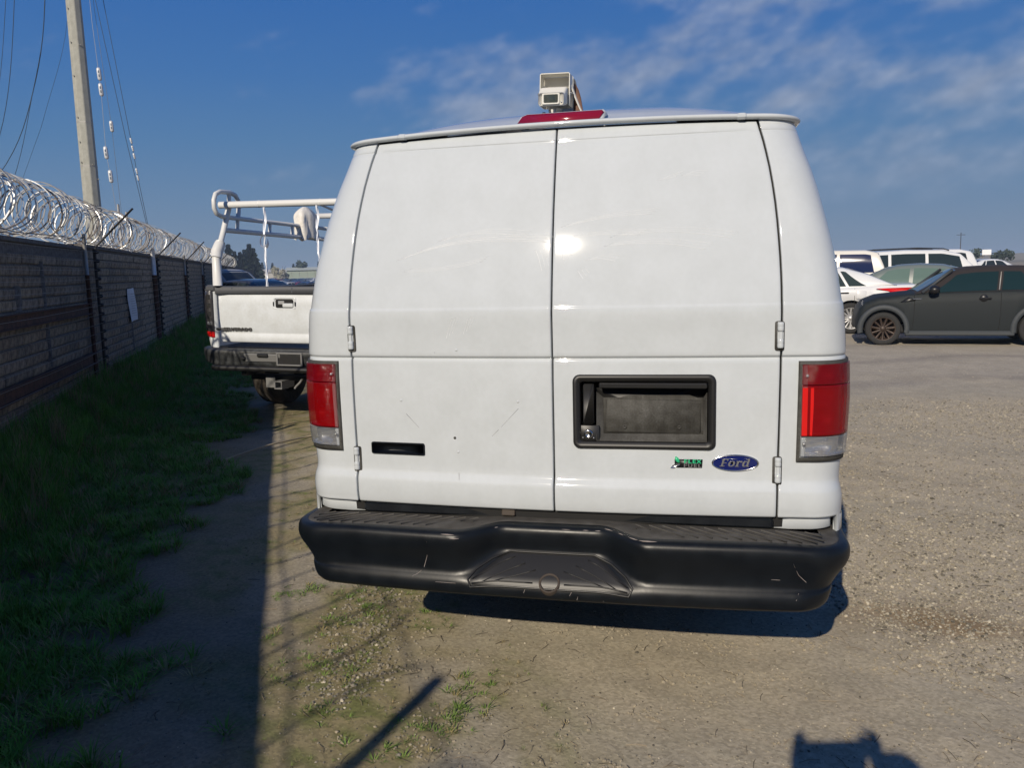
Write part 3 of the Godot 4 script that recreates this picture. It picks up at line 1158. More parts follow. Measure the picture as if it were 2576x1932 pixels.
# a point by compass angle (right of the road ahead), height angle, and ground distance from where the viewer stands
func sight(az_deg: float, el_deg: float, dist: float) -> Vector3:
	var a := deg_to_rad(az_deg)
	return Vector3(sin(a) * dist, EYE + tan(deg_to_rad(el_deg)) * dist, -cos(a) * dist)

func cable(points: Array, radius: float, called: String, label: String, category: String, group: String, material: Material) -> Node3D:
	var base: Vector3 = points[points.size() - 1]
	var t := thing(called, label, category, base, 0.0, group)
	var st := mb()
	var rel := []
	for p in points:
		rel.append(p - base)
	tube(st, rel, radius, 5, false, false)
	build("cable", st, material, t)
	return t

func build_pole_and_lines() -> void:
	var base := sight(-26.3, 0.0, 24.0)
	base.y = 0.0
	var p := thing("utility_pole", "tall pale eight-sided utility pole standing behind the wall", "utility pole", base)
	var rows := []
	for j in 15:
		var y := j * 1.0
		var row := PackedVector3Array()
		var rad := 0.222 - 0.0058 * y
		for k in 8:
			var a := TAU * (k + 0.28) / 8.0
			for e in [-0.06, 0.06]:
				row.append(Vector3(cos(a + e) * rad, y, sin(a + e) * rad))
		rows.append(row)
	var st := mb(false)
	sheet(st, rows, true, true)
	build("shaft", st, M.pole, p)
	for y in [3.34, 4.42, 5.5, 8.9]:
		var band := mb(false)
		var r0: float = 0.222 - 0.0058 * y + 0.004
		var ring := []
		for yy in [y - 0.014, y + 0.014]:
			var row := PackedVector3Array()
			for k in 8:
				var a := TAU * (k + 0.28) / 8.0
				row.append(Vector3(cos(a) * r0 * 1.01, yy, sin(a) * r0 * 1.01))
			ring.append(row)
		sheet(band, ring, true, true)
		build("joint_band", band, M.galv, p)
	var to_eye := Vector3(-base.x, 0, -base.z).normalized()
	for q in [[3.45, 0.35], [3.2, 0.3], [4.45, 0.5], [7.4, -0.8], [6.6, -0.8], [5.6, -0.8], [5.0, -0.8], [4.5, -0.85], [7.35, 0.25], [4.1, 1.1], [8.2, -0.8]]:
		var y: float = q[0]
		var d := to_eye.rotated(Vector3.UP, q[1])
		var r1: float = 0.222 - 0.0058 * y
		var bolt := mb()
		rod(bolt, d * (r1 - 0.03) + Vector3(0, y, 0), d * (r1 + 0.03) + Vector3(0, y, 0), 0.018, 6)
		build("bolt", bolt, M.galv, p)
	# guy wires with porcelain strain insulators, right of the pole
	var guys := [
		[[-25.62, 30.0, 23.8], [-25.4, 14.9, 22.4], [-25.25, 11.25, 22.2], [-25.29, 7.64, 22.0], [-25.15, 6.25, 21.9], [-24.99, 3.86, 21.8], [-24.7, -3.0, 21.5]],
		[[-25.5, 30.0, 24.3], [-25.21, 15.64, 24.6], [-24.85, 9.19, 25.0], [-24.74, 4.34, 25.6], [-24.6, -3.0, 26.2]],
		[[-25.2, 30.0, 24.3], [-24.69, 16.18, 24.8], [-23.83, 8.4, 25.6], [-23.62, 6.2, 25.9], [-23.29, 3.38, 26.3], [-22.6, -3.0, 27.0]],
		[[-25.7, 30.0, 24.3], [-25.11, 16.14, 24.8], [-24.1, 8.4, 25.6], [-23.36, 3.38, 26.4], [-22.7, -3.0, 27.0]],
	]
	var marks := [[[-25.27, 12.13, 22.25], [-25.25, 11.25, 22.2], [-25.29, 7.64, 22.0], [-25.15, 6.25, 21.9]], [[-24.85, 9.19, 25.0]], [[-23.83, 8.4, 25.6], [-23.78, 7.95, 25.65], [-23.73, 7.5, 25.7], [-23.66, 6.6, 25.8], [-23.62, 6.2, 25.9]], []]
	var gl := ["pale guy wire with four long white insulators, right of the pole", "guy wire with a single white insulator beside the pole", "dark guy wire with five small insulators close together, right of the pole", "plain dark guy wire slanting beside the one with five insulators"]
	for k in guys.size():
		var pts := []
		for q in guys[k]:
			pts.append(sight(q[0], q[1], q[2]))
		var t := cable(pts, 0.005 if k < 2 else 0.008, "guy_wire", gl[k], "guy wire", "guy wires of the pole", M.wire if k < 2 else M.cable)
		for q in marks[k]:
			var ist := mb()
			var s := 1.0 if k < 2 else 0.55
			var c: Vector3 = sight(q[0], q[1], q[2]) - t.position
			var tilt := Basis(Vector3.BACK, 0.06 if k < 2 else 0.2)
			lathe(ist, [[0.0, -0.15 * s], [0.035 * s, -0.14 * s], [0.05 * s, -0.11 * s], [0.05 * s, 0.11 * s], [0.035 * s, 0.14 * s], [0.0, 0.15 * s]], 8, Transform3D(tilt, c))
			build("insulator", ist, M.porcelain, t)
			for e in [-0.045, 0.045]:
				var slot := mb()
				bbox(slot, Transform3D(tilt, c + tilt * (Vector3(0, e * s, 0)) + Vector3(0.01, 0, 0.0)), Vector3(0.02 * s, 0.06 * s, 0.108 * s), 0.003)
				build("slot", slot, M.cable, t)
	# overhead lines hanging at the left edge
	var lines := [
		[[-27.3, 24.0, 24.0], [-27.78, 15.85, 25.0], [-28.88, 10.84, 26.5], [-30.6, 6.8, 28.0], [-34.0, 2.5, 31.0]],
		[[-27.32, 24.0, 24.2], [-27.80, 15.6, 25.2], [-29.02, 10.33, 26.5], [-30.34, 5.87, 28.0], [-32.5, 1.0, 31.0]],
		[[-26.3, 22.0, 24.0], [-26.68, 15.08, 25.0], [-28.31, 9.87, 26.5], [-29.24, 7.48, 28.0], [-31.5, 2.0, 31.0]],
		[[-28.6, 24.0, 24.0], [-29.33, 15.67, 25.0], [-30.79, 8.33, 27.0], [-33.5, 3.0, 31.0]],
		[[-28.9, 24.0, 24.0], [-29.75, 15.67, 25.0], [-31.3, 8.33, 27.0], [-34.0, 3.0, 31.0]],
	]
	var ll := ["thickest overhead cable left of the pole, sagging to the left", "overhead cable just under the thickest one, left of the pole", "faint overhead cable running close to the left side of the pole", "overhead cable nearest the left edge of the view, inner of two", "overhead cable nearest the left edge of the view, outer of two"]
	for k in lines.size():
		var pts := []
		var ctrl := []
		for q in lines[k]:
			ctrl.append(sight(q[0], q[1], q[2]))
		var cv := Curve3D.new()
		for i in ctrl.size():
			var tang: Vector3 = (ctrl[mini(i + 1, ctrl.size() - 1)] - ctrl[maxi(i - 1, 0)]) / 6.0
			cv.add_point(ctrl[i], -tang, tang)
		for j in 25:
			pts.append(cv.samplef((ctrl.size() - 1) * j / 24.0))
		cable(pts, [0.012, 0.008, 0.005, 0.009, 0.007][k], "power_line", ll[k], "power line", "overhead lines at the left", M.cable)
	# two short white pipes rising behind the coil
	for q in [[-24.88, 4.59, "longer white pipe sticking up behind the razor wire coil"], [-24.45, 4.12, "shorter white pipe sticking up behind the razor wire coil"]]:
		var top := sight(q[0], q[1], 16.0)
		var t := thing("vent_pipe", q[2], "pipe", Vector3(top.x, 0, top.z), 0.0, "white pipes behind the wall")
		var st2 := mb()
		rod(st2, Vector3.ZERO, Vector3(0, top.y, 0), 0.022, 8)
		build("tube", st2, M.white_pipe, t)

# ---------------------------------------------------------------- white van
# body coordinates: x to the right, y up, zf forward from the rear doors (node z is -zf)
const VW := [[0.4, 0.965], [0.69, 0.984], [0.75, 0.985], [0.772, 0.984], [0.79, 0.979], [0.81, 0.975], [0.865, 0.977], [0.95, 0.985], [1.10, 0.991], [1.243, 0.9865], [1.33, 0.982], [1.41, 0.974], [1.424, 0.9715], [1.428, 0.968], [1.54, 0.953], [1.60, 0.943], [1.716, 0.917], [1.858, 0.880], [1.95, 0.847], [2.04, 0.820], [2.08, 0.808]]
const GAP := [[0.60, 0.760], [0.72, 0.761], [0.80, 0.761], [1.0, 0.764], [1.24, 0.766], [1.385, 0.766], [1.5, 0.764], [1.6, 0.759], [1.736, 0.748], [1.856, 0.732], [1.96, 0.711], [2.041, 0.690], [2.06, 0.686]]

func van_zc(y: float) -> float:
	var z := -0.031
	z -= 0.016 * (1.0 - smoothstep(0.785, 0.83, y))
	z += 0.006 * (1.0 - smoothstep(0.70, 0.74, y))
	if y > 1.36:
		# crease at the belt, then the upper doors lean forward more and more
		var t := y - 1.405
		var u := 0.5 * (t + sqrt(t * t + 0.0004))
		z += 0.155 * u + 0.205 * u * u - 0.0005
	z += 0.008 * exp(-pow((y - 1.247) / 0.0045, 2))
	z += 0.005 * smoothstep(1.15, 1.243, y) * (1.0 - smoothstep(1.243, 1.252, y))
	z += 0.0035 * exp(-pow((y - 2.007) / 0.003, 2))
	z -= 0.0025 * (1.0 - smoothstep(1.422, 1.428, y)) * smoothstep(1.30, 1.42, y)
	return z

func van_z(x: float, y: float) -> float:
	return van_zc(y) + 0.032 * pow(x / 0.76, 2)

# point on the rear door skin, d metres outward
func on(x: float, y: float, d: float) -> Vector3:
	return Vector3(x, y, -van_z(x, y) + d)

# around the corner: s 0..1 rear face, 1..2 corner, 2.. side (metres forward)
func sec(y: float, s: float) -> Vector3:
	var w := lerp_table(VW, y)
	var xc := w - 0.125
	if s <= 1.0:
		return Vector3(xc * s, y, -van_z(xc * s, y))
	var z0 := van_z(xc, y)
	if s <= 2.0:
		var a := (s - 1.0) * PI * 0.5
		var lead := 0.010 * sin(a)
		return Vector3(xc + 0.125 * pow(sin(a), 0.96), y, -(z0 + 0.115 * (1.0 - cos(a)) + lead * 0.0))
	return Vector3(w, y, -(z0 + 0.115 + (s - 2.0)))

func sec_out(y: float, s: float, d: float) -> Vector3:
	var p := sec(y, s)
	var a := sec(y, s - 0.01)
	var b := sec(y, s + 0.01)
	var t := (b - a).normalized()
	return p + Vector3(-t.z, 0, t.x).normalized() * d * (1.0 if Vector3(-t.z, 0, t.x).dot(Vector3(1, 0, 1)) >= 0.0 else -1.0)

func mirror(p: Vector3, side: float) -> Vector3:
	return Vector3(p.x * side, p.y, p.z)

const VAN_Y := [0.70, 0.706, 0.72, 0.74, 0.765, 0.785, 0.793, 0.80, 0.807, 0.815, 0.822, 0.83, 0.85, 0.9, 0.945, 1.0, 1.06, 1.12, 1.175, 1.2, 1.225, 1.236, 1.241, 1.244, 1.2455, 1.247, 1.2485, 1.25, 1.253, 1.258, 1.27, 1.3, 1.34, 1.36, 1.375, 1.385, 1.395, 1.405, 1.415, 1.421, 1.424, 1.427, 1.43, 1.44, 1.455, 1.48, 1.52, 1.58, 1.64, 1.7, 1.76, 1.82, 1.88, 1.93, 1.97, 1.99, 2.002, 2.0045, 2.0058, 2.007, 2.0082, 2.0095, 2.012, 2.025, 2.036, 2.044]

func build_van() -> void:
	van = thing("cargo_van", "white cargo van parked with its two rear doors to the viewer", "van", Vector3(0.149, 0, -2.878), -12.975)
	for side in [-1.0, 1.0]:
		var ww: StandardMaterial3D = M.van_white
		# ---- door skin, with an opening for the plate housing on the right door
		var xs := [0.0, 0.002, 0.008]
		if side > 0.0:
			xs.append_array([0.045, 0.085, 0.15, 0.22, 0.3, 0.38, 0.46, 0.54, 0.62, 0.68, 0.72])
		else:
			xs.append_array([0.045, 0.1, 0.17, 0.24, 0.31, 0.38, 0.45, 0.52, 0.59, 0.65, 0.70])
		var rows := []
		var ys := VAN_Y.duplicate()
		for j in ys.size() + 2:
			var edge := j == 0 or j == ys.size() + 1
			var y: float = ys[clampi(j - 1, 0, ys.size() - 1)]
			var row := PackedVector3Array()
			var g := lerp_table(GAP, y) - 0.0036
			var cols := []
			for x in xs:
				cols.append(0.0034 + x)
			for e in [0.01, 0.0025, 0.0]:
				cols.append(g - e)
			for i in cols.size() + 2:
				var ii := clampi(i - 1, 0, cols.size() - 1)
				var x: float = cols[ii]
				if i > 3 and i < cols.size() - 2 and x > g - 0.012:
					x = g - 0.012
				var yy := y
				if y > 1.9:
					yy = y + (0.007 - 0.012 * pow(x / 0.69, 2)) * (y - 1.9) / 0.144
				var p := on(x * side, yy, 0.0)
				if i == 1 or i == cols.size():
					p.z -= 0.0022
				if j == 1 or j == ys.size():
					p.z -= 0.002
				if i == 0 or i == cols.size() + 1 or edge:
					p.z -= 0.03
				row.append(p)
			rows.append(row)
		var st := mb()
		var sk = null
		if side > 0.0:
			sk = func(i: int, j: int) -> bool:
				return i >= 5 and i < 11 and j >= 15 and j < 19
		sheet(st, rows, false, side < 0.0, sk)
		build("rear_door", st, ww, van)
		# ---- corner and side panel
		st = mb()
		rows = []
		var first := true
		for y in [0.655] + VAN_Y + [2.06]:
			var yy: float = y
			var row := PackedVector3Array()
			var g := lerp_table(GAP, yy) + 0.0036
			var w := lerp_table(VW, yy)
			var s0 := g / (w - 0.125)
			var sv := [s0, s0 + 0.002, s0 + 0.008]
			var s1 := s0 + 0.03
			var s2 := maxf(1.02, s1 + 0.03)
			for k in 4:
				sv.append(lerpf(s1, s2, k / 3.0))
			for k in range(1, 11):
				sv.append(lerpf(s2, 2.0, k / 10.0))
			for q in [0.05, 0.12, 0.3, 0.6, 0.72, 0.8, 0.87, 0.95, 1.05, 1.17, 1.29, 1.4, 1.48, 1.54, 1.6, 1.63, 2.2, 3.0, 3.9]:
				sv.append(2.0 + q)
			for i in sv.size() + 1:
				var s: float = sv[maxi(i - 1, 0)]
				var p := sec(yy, s)
				if yy < 0.69:
					p = sec(0.70, s)
					p.y = 0.699
					if i > 12:
						p.y = 0.42 if p.z < -0.8 else 0.60
					else:
						p.z -= 0.03
				if i == 1:
					p.z -= 0.0022
				if i == 0:
					p.z -= 0.03
				if i > 19:
					var dz := absf(-p.z - 1.28)
					if dz < 0.44:
						p.y = maxf(p.y, 0.36 + sqrt(0.1936 - dz * dz))
				row.append(mirror(p, side))
			rows.append(row)
		var lamp_hole := func(i: int, j: int) -> bool:
			return i >= 6 and i < 17 and j >= 14 and j < 21
		sheet(st, rows, false, side < 0.0, lamp_hole)
		build("body_side", st, ww, van)
		# ---- small painted panels under the corners, above the step
		for q in [["lower_corner_panel", 0.985, 1.62, 0.652, -0.020], ["splash_panel", 1.66, 2.12, 0.640, -0.006]]:
			st = mb()
			rows = []
			var sa: float = q[1] if q[0] != "lower_corner_panel" else 0.752 / 0.859
			for yy in [q[2 + 1], q[2 + 1] + 0.004, 0.690, 0.698]:
				var row := PackedVector3Array()
				for k in 13:
					var f := k / 12.0
					var d: float = q[4] - (0.012 if k == 0 or k == 12 else 0.0) - (0.006 if yy < q[3] + 0.002 else 0.0)
					var p := sec_out(0.72, lerpf(sa, q[2], f), d + (0.008 * sin(PI * f) if q[0] == "splash_panel" else 0.0))
					p.y = yy + (0.004 * k / 12.0)
					row.append(mirror(p, side))
				rows.append(row)
			sheet(st, rows, false, side < 0.0)
			build(q[0], st, ww, van)
		build_tail_light(side)
		for hy in [0.864, 1.322]:
			build_hinge(side, hy)
		# ---- wheels
		for wz in [1.28, 4.75]:
			build_wheel(van, Vector3(0.83 * side, 0.36, -wz), 0.36, 0.235, side, M.steel, 8, 0.2)
	# dark jamb behind the gaps
	var jamb := mb()
	var jr := []
	for y in [0.66, 0.8, 1.0, 1.2, 1.4, 1.6, 1.8, 2.0, 2.055]:
		var r := PackedVector3Array()
		for k in 9:
			var x: float = lerpf(-0.80, 0.80, k / 8.0) * (1.0 if y < 1.5 else 1.0 - (y - 1.5) * 0.22)
			r.append(on(x, y, -0.022 if not (x > -0.1 and x < 0.7 and y > 0.85 and y < 1.25) else -0.07))
		jr.append(r)
	sheet(jamb, jr)
	build("door_jamb", jamb, M.gap, van)
	build_roof()
	build_plate_housing()
	build_badges()
	build_bumper()
	build_roof_camera()
	build_van_front()

func build_tail_light(side: float) -> void:
	# an open housing that wraps the corner: frame, reflector bowls inside, lens panes in three fields
	var y0 := 0.893
	var y1 := 1.234
	var make := func(ya: float, yb: float, sa: float, sb: float, d: float, edge: float, nj: int, bowls: Array) -> Array:
		var rows := []
		var ni := 24
		for j in range(-1, nj + 2):
			var row := PackedVector3Array()
			var fy := 0.0 if j <= 0 else (1.0 if j >= nj else lerpf(0.045, 0.965, (j - 1.0) / (nj - 2.0)))
			for i in range(-1, ni + 2):
				var fx := 0.0 if i <= 0 else (1.0 if i >= ni else lerpf(0.011, 0.988, (i - 1.0) / (ni - 2.0)))
				var y := lerpf(ya, yb, fy)
				var xin: float = lerp_table([[0.89, 0.8195], [1.234, 0.8225]], y) / (lerp_table(VW, y) - 0.125)
				var s := lerpf(xin + sa, sb, fx)
				var border := j < 0 or i < 0 or j > nj or i > ni
				var dd := d - (edge if border else 0.0)
				for bw in bowls:
					var rr: float = Vector2((s - bw[0]) * 0.125, y - bw[1]).length() / bw[2]
					if rr < 1.0:
						dd -= bw[3] * (1.0 - rr * rr)
				row.append(mirror(sec_out(y, s, dd), side))
			rows.append(row)
		return rows
	var lamp := mb()
	var nj := 20
	var inner := func(i: int, j: int) -> bool:
		return i >= 2 and i < 24 and j >= 2 and j < nj
	sheet(lamp, make.call(y0, y1, 0.0, 2.035, 0.008, 0.014, nj, []), false, side < 0.0, inner)
	var root := build("tail_light", lamp, M.dusty_plastic, van)
	var parts := [["upper_red", 1.155, 1.222, M.dark_red_lens, M.bowl_red, [[1.22, 1.188, 0.034, 0.02]]], ["red", 0.982, 1.152, M.red_lens, M.bowl_red, [[1.22, 1.04, 0.036, 0.022], [1.22, 1.115, 0.03, 0.012]]], ["clear", 0.912, 0.979, M.clear_lens, M.bowl_clear, [[1.25, 0.944, 0.033, 0.022]]]]
	for q in parts:
		var st := mb()
		sheet(st, make.call(q[1], q[2], 0.016, 2.02, -0.014, -0.02, 14, q[5]), false, side < 0.0)
		build(q[0] + "_reflector", st, q[4], root)
		st = mb()
		sheet(st, make.call(q[1], q[2], 0.014, 2.022, 0.0125, 0.010, 6, []), false, side < 0.0)
		build(q[0] + "_lens", st, q[3], root)
	# flat reflector bars at the inner side of the right lamp
	var bars := [[0.834, 0.851], [0.860, 0.887]]
	for b in bars:
		var st := mb()
		var rows := []
		for j in 6:
			var y := lerpf(0.984, 1.146, j / 5.0)
			var row := PackedVector3Array()
			for i in 3:
				var x: float = lerpf(b[0], b[1], i / 2.0)
				row.append(mirror(sec_out(y, x / (lerp_table(VW, y) - 0.125), 0.0138), side))
			rows.append(row)
		sheet(st, rows, false, side < 0.0)
		if side > 0.0:
			build("reflector", st, M.reflector, root)
	for q in [[0.845, 1.185], [0.842, 0.955]]:
		var st := mb()
		var c := mirror(sec_out(q[1], q[0] / 0.86, 0.014), side)
		lathe(st, [[0.0, 0.003], [0.005, 0.002], [0.006, -0.004]], 8, Transform3D(Basis(Vector3.RIGHT, PI * 0.5), c))
		build("screw", st, M.steel, root)

func build_hinge(side: float, y: float) -> void:
	var c := on(0.7605 * side, y, 0.002)
	# dark recess round the hinge
	var rec := mb()
	var out := PackedVector2Array()
	for q in round_rect(-0.0165, -0.052, 0.014, 0.046, 0.007, 3):
		out.append(Vector2(q.x * side, q.y))
	slab(rec, out, -0.01, 0.0022)
	var root := build("hinge", rec, M.dusty_plastic, van, Transform3D(Basis(), c))
	var cx := 0.0015 * side
	for q in [[0.028, 0.030, 0.0105], [-0.028, 0.030, 0.0105]]:
		var st := mb()
		lathe(st, [[0.0, -0.5 * q[1]], [q[2] * 0.85, -0.5 * q[1]], [q[2], -0.4 * q[1]], [q[2], -0.08 * q[1]], [q[2] * 0.93, 0.0], [q[2], 0.08 * q[1]], [q[2], 0.4 * q[1]], [q[2] * 0.85, 0.5 * q[1]], [0.0, 0.5 * q[1]]], 12, Transform3D(Basis(), Vector3(cx, q[0], 0.004)))
		build("knuckle", st, M.van_white, root)
	var pin := mb()
	bbox(pin, Transform3D(Basis(), Vector3(cx, 0, 0.003)), Vector3(0.012, 0.03, 0.014), 0.002)
	build("pin", pin, M.van_white, root)
	var leaf := mb()
	bbox(leaf, Transform3D(Basis(), Vector3(cx, 0.0, 0.0005)), Vector3(0.021, 0.084, 0.006), 0.002)
	build("leaf", leaf, M.van_white, root)

func build_wheel(parent: Node3D, c: Vector3, r: float, w: float, side: float, rim_mat: Material, spokes: int, rim_depth: float, tyre_mat: Material = null) -> Node3D:
	var t := Node3D.new()
	t.name = numbered("wheel", parent)
	parent.add_child(t)
	t.position = c
	var xf := Transform3D(Basis(Vector3.FORWARD, 0.5 * PI * side), Vector3.ZERO)
	var hw := w * 0.5
	var rim := r * (0.66 if spokes < 9 else 0.70)
	var st := mb()
	lathe(st, [[rim, -hw * 0.9], [rim + 0.02, -hw], [r * 0.93, -hw * 0.98], [r * 0.985, -hw * 0.8], [r, -hw * 0.5], [r, -hw * 0.28], [r - 0.008, -hw * 0.26], [r - 0.008, -hw * 0.2], [r, -hw * 0.18], [r, hw * 0.18], [r - 0.008, hw * 0.2], [r - 0.008, hw * 0.26], [r, hw * 0.28], [r, hw * 0.5], [r * 0.985, hw * 0.8], [r * 0.93, hw * 0.98], [rim + 0.02, hw], [rim, hw * 0.9]], 36, xf)
	build("tyre", st, tyre_mat if tyre_mat else M.rubber, t)
	st = mb()
	lathe(st, [[rim, hw * 0.92], [rim - 0.012, hw * 0.93], [rim - 0.02, hw * 0.6], [rim - 0.03, -hw * 0.5], [0.05, -hw * 0.5]], 28, xf)
	build("rim", st, rim_mat, t)
	st = mb()
	for k in spokes:
		var a := TAU * k / spokes
		var b := Basis(Vector3.UP, a)
		var wd := rim * 0.17 * (5.0 / maxf(spokes, 5.0) + 0.25)
		var p := []
		for q in [[0.04, hw * 0.72, wd * 0.8], [rim * 0.55, hw * 0.70, wd * 0.75], [rim - 0.012, hw * 0.82, wd]]:
			p.append(q)
		var rows := []
		for q in p:
			var row := PackedVector3Array()
			for e in [[-1.0, -0.025], [-0.8, 0.0], [0.8, 0.0], [1.0, -0.025]]:
				row.append(xf * (b * Vector3(q[0], q[1] + e[1], e[0] * q[2])))
			rows.append(row)
		sheet(st, rows, false)
	lathe(st, [[0.0, hw * 0.78], [0.05, hw * 0.76], [0.06, hw * 0.6]], 14, xf)
	build("spokes", st, rim_mat, t)
	return t

func roof_edge_z(x: float) -> float:
	var ax := absf(x)
	var z := van_z(minf(ax, 0.70), 2.055) - 0.004
	if ax > 0.70:
		var t := minf((ax - 0.70) / 0.118, 1.0)
		z += 0.115 * (1.0 - sqrt(maxf(0.0, 1.0 - t * t)))
	return z

func lip_y(x: float) -> float:
	return 2.047 + 0.020 * (1.0 - pow(absf(x) / 0.82, 2.4))

func build_roof() -> void:
	# crowned roof skin
	var st := mb()
	var rows := []
	for j in 26:
		var u: float = [0.0, 0.004, 0.012, 0.03, 0.06, 0.1, 0.14, 0.18, 0.22, 0.26, 0.3, 0.35, 0.4, 0.45, 0.5, 0.56, 0.63, 0.7, 0.8, 0.95, 1.2, 1.6, 2.2, 2.9, 3.4, 3.75][j]
		var row := PackedVector3Array()
		for i in 33:
			var f := i / 16.0 - 1.0
			var x := sin(f * PI * 0.5) * 0.818
			var ff := 1.0 - pow(absf(x) / 0.83, 4.0)
			var crown := 0.140 * (1.0 - exp(-maxf(u - 0.085, 0.0) / 0.27)) * ff
			crown += 0.008 * smoothstep(0.0, 0.06, u)
			row.append(Vector3(x, lip_y(x) + 0.009 + crown, -(roof_edge_z(x) + u)))
		rows.append(row)
	sheet(st, rows, false, true)
	build("roof", st, M.van_white, van)
	# rain gutter lip round the rear edge and along the sides
	st = mb()
	var prof := [[-0.022, -0.008], [0.012, -0.009], [0.021, -0.005], [0.024, 0.001], [0.020, 0.007], [0.011, 0.010], [-0.006, 0.012], [-0.022, 0.010]]
	rows = []
	var path := []
	for k in 9:
		path.append(Vector3(-0.818, lip_y(0.818), -(roof_edge_z(0.818) + 3.6 * (1.0 - k / 8.0))))
	for i in range(1, 48):
		var f := i / 24.0 - 1.0
		var x := sin(f * PI * 0.5) * 0.818
		path.append(Vector3(x, lip_y(x), -roof_edge_z(x)))
	for k in 9:
		path.append(Vector3(0.818, lip_y(0.818), -(roof_edge_z(0.818) + 3.6 * k / 8.0)))
	for i in path.size():
		var t: Vector3 = (path[mini(i + 1, path.size() - 1)] - path[maxi(i - 1, 0)]).normalized()
		var outw := Vector3(-t.z, 0, t.x).normalized()
		if outw.dot(Vector3(path[i].x, 0, 1.0)) < 0.0:
			outw = -outw
		var row := PackedVector3Array()
		for q in prof:
			row.append(path[i] + outw * q[0] + Vector3(0, q[1], 0))
		rows.append(row)
	sheet(st, rows, true)
	build("rain_gutter", st, M.van_white, van)
	for x in [-0.585, 0.636]:
		st = mb()
		bbox(st, Transform3D(Basis(), Vector3(x, lip_y(x) + 0.0, -roof_edge_z(x) + 0.009)), Vector3(0.040, 0.021, 0.033), 0.007)
		build("gutter_joint", st, M.van_white, van)
	# high brake lamp on a raised pad
	st = mb()
	rows = []
	for k in [[0.0, -0.05, 0.0], [0.0, -0.02, 0.004], [0.0, 0.0, 0.010]]:
		pass
	var outline := PackedVector2Array([Vector2(-0.160, 0.0), Vector2(0.142, 0.0), Vector2(0.158, 0.028), Vector2(0.15, 0.038), Vector2(-0.128, 0.038), Vector2(-0.145, 0.03)])
	var map := func(p: Vector2, z: float) -> Vector3:
		return Vector3(p.x, 2.092 + p.y * 0.9, -0.232 - p.y * 0.7 + z - 0.06 * pow(p.x, 2))
	slab(st, outline, -0.09, 0.006, map)
	var ped := mb()
	var ol2 := PackedVector2Array([Vector2(-0.166, -0.012), Vector2(0.148, -0.012), Vector2(0.166, 0.027), Vector2(0.155, 0.041), Vector2(-0.13, 0.041), Vector2(-0.152, 0.03)])
	slab(ped, ol2, -0.12, 0.0, map)
	var root := build("brake_lamp_housing", ped, M.van_white, van)
	build("red_lens", st, M.dome_red, root)

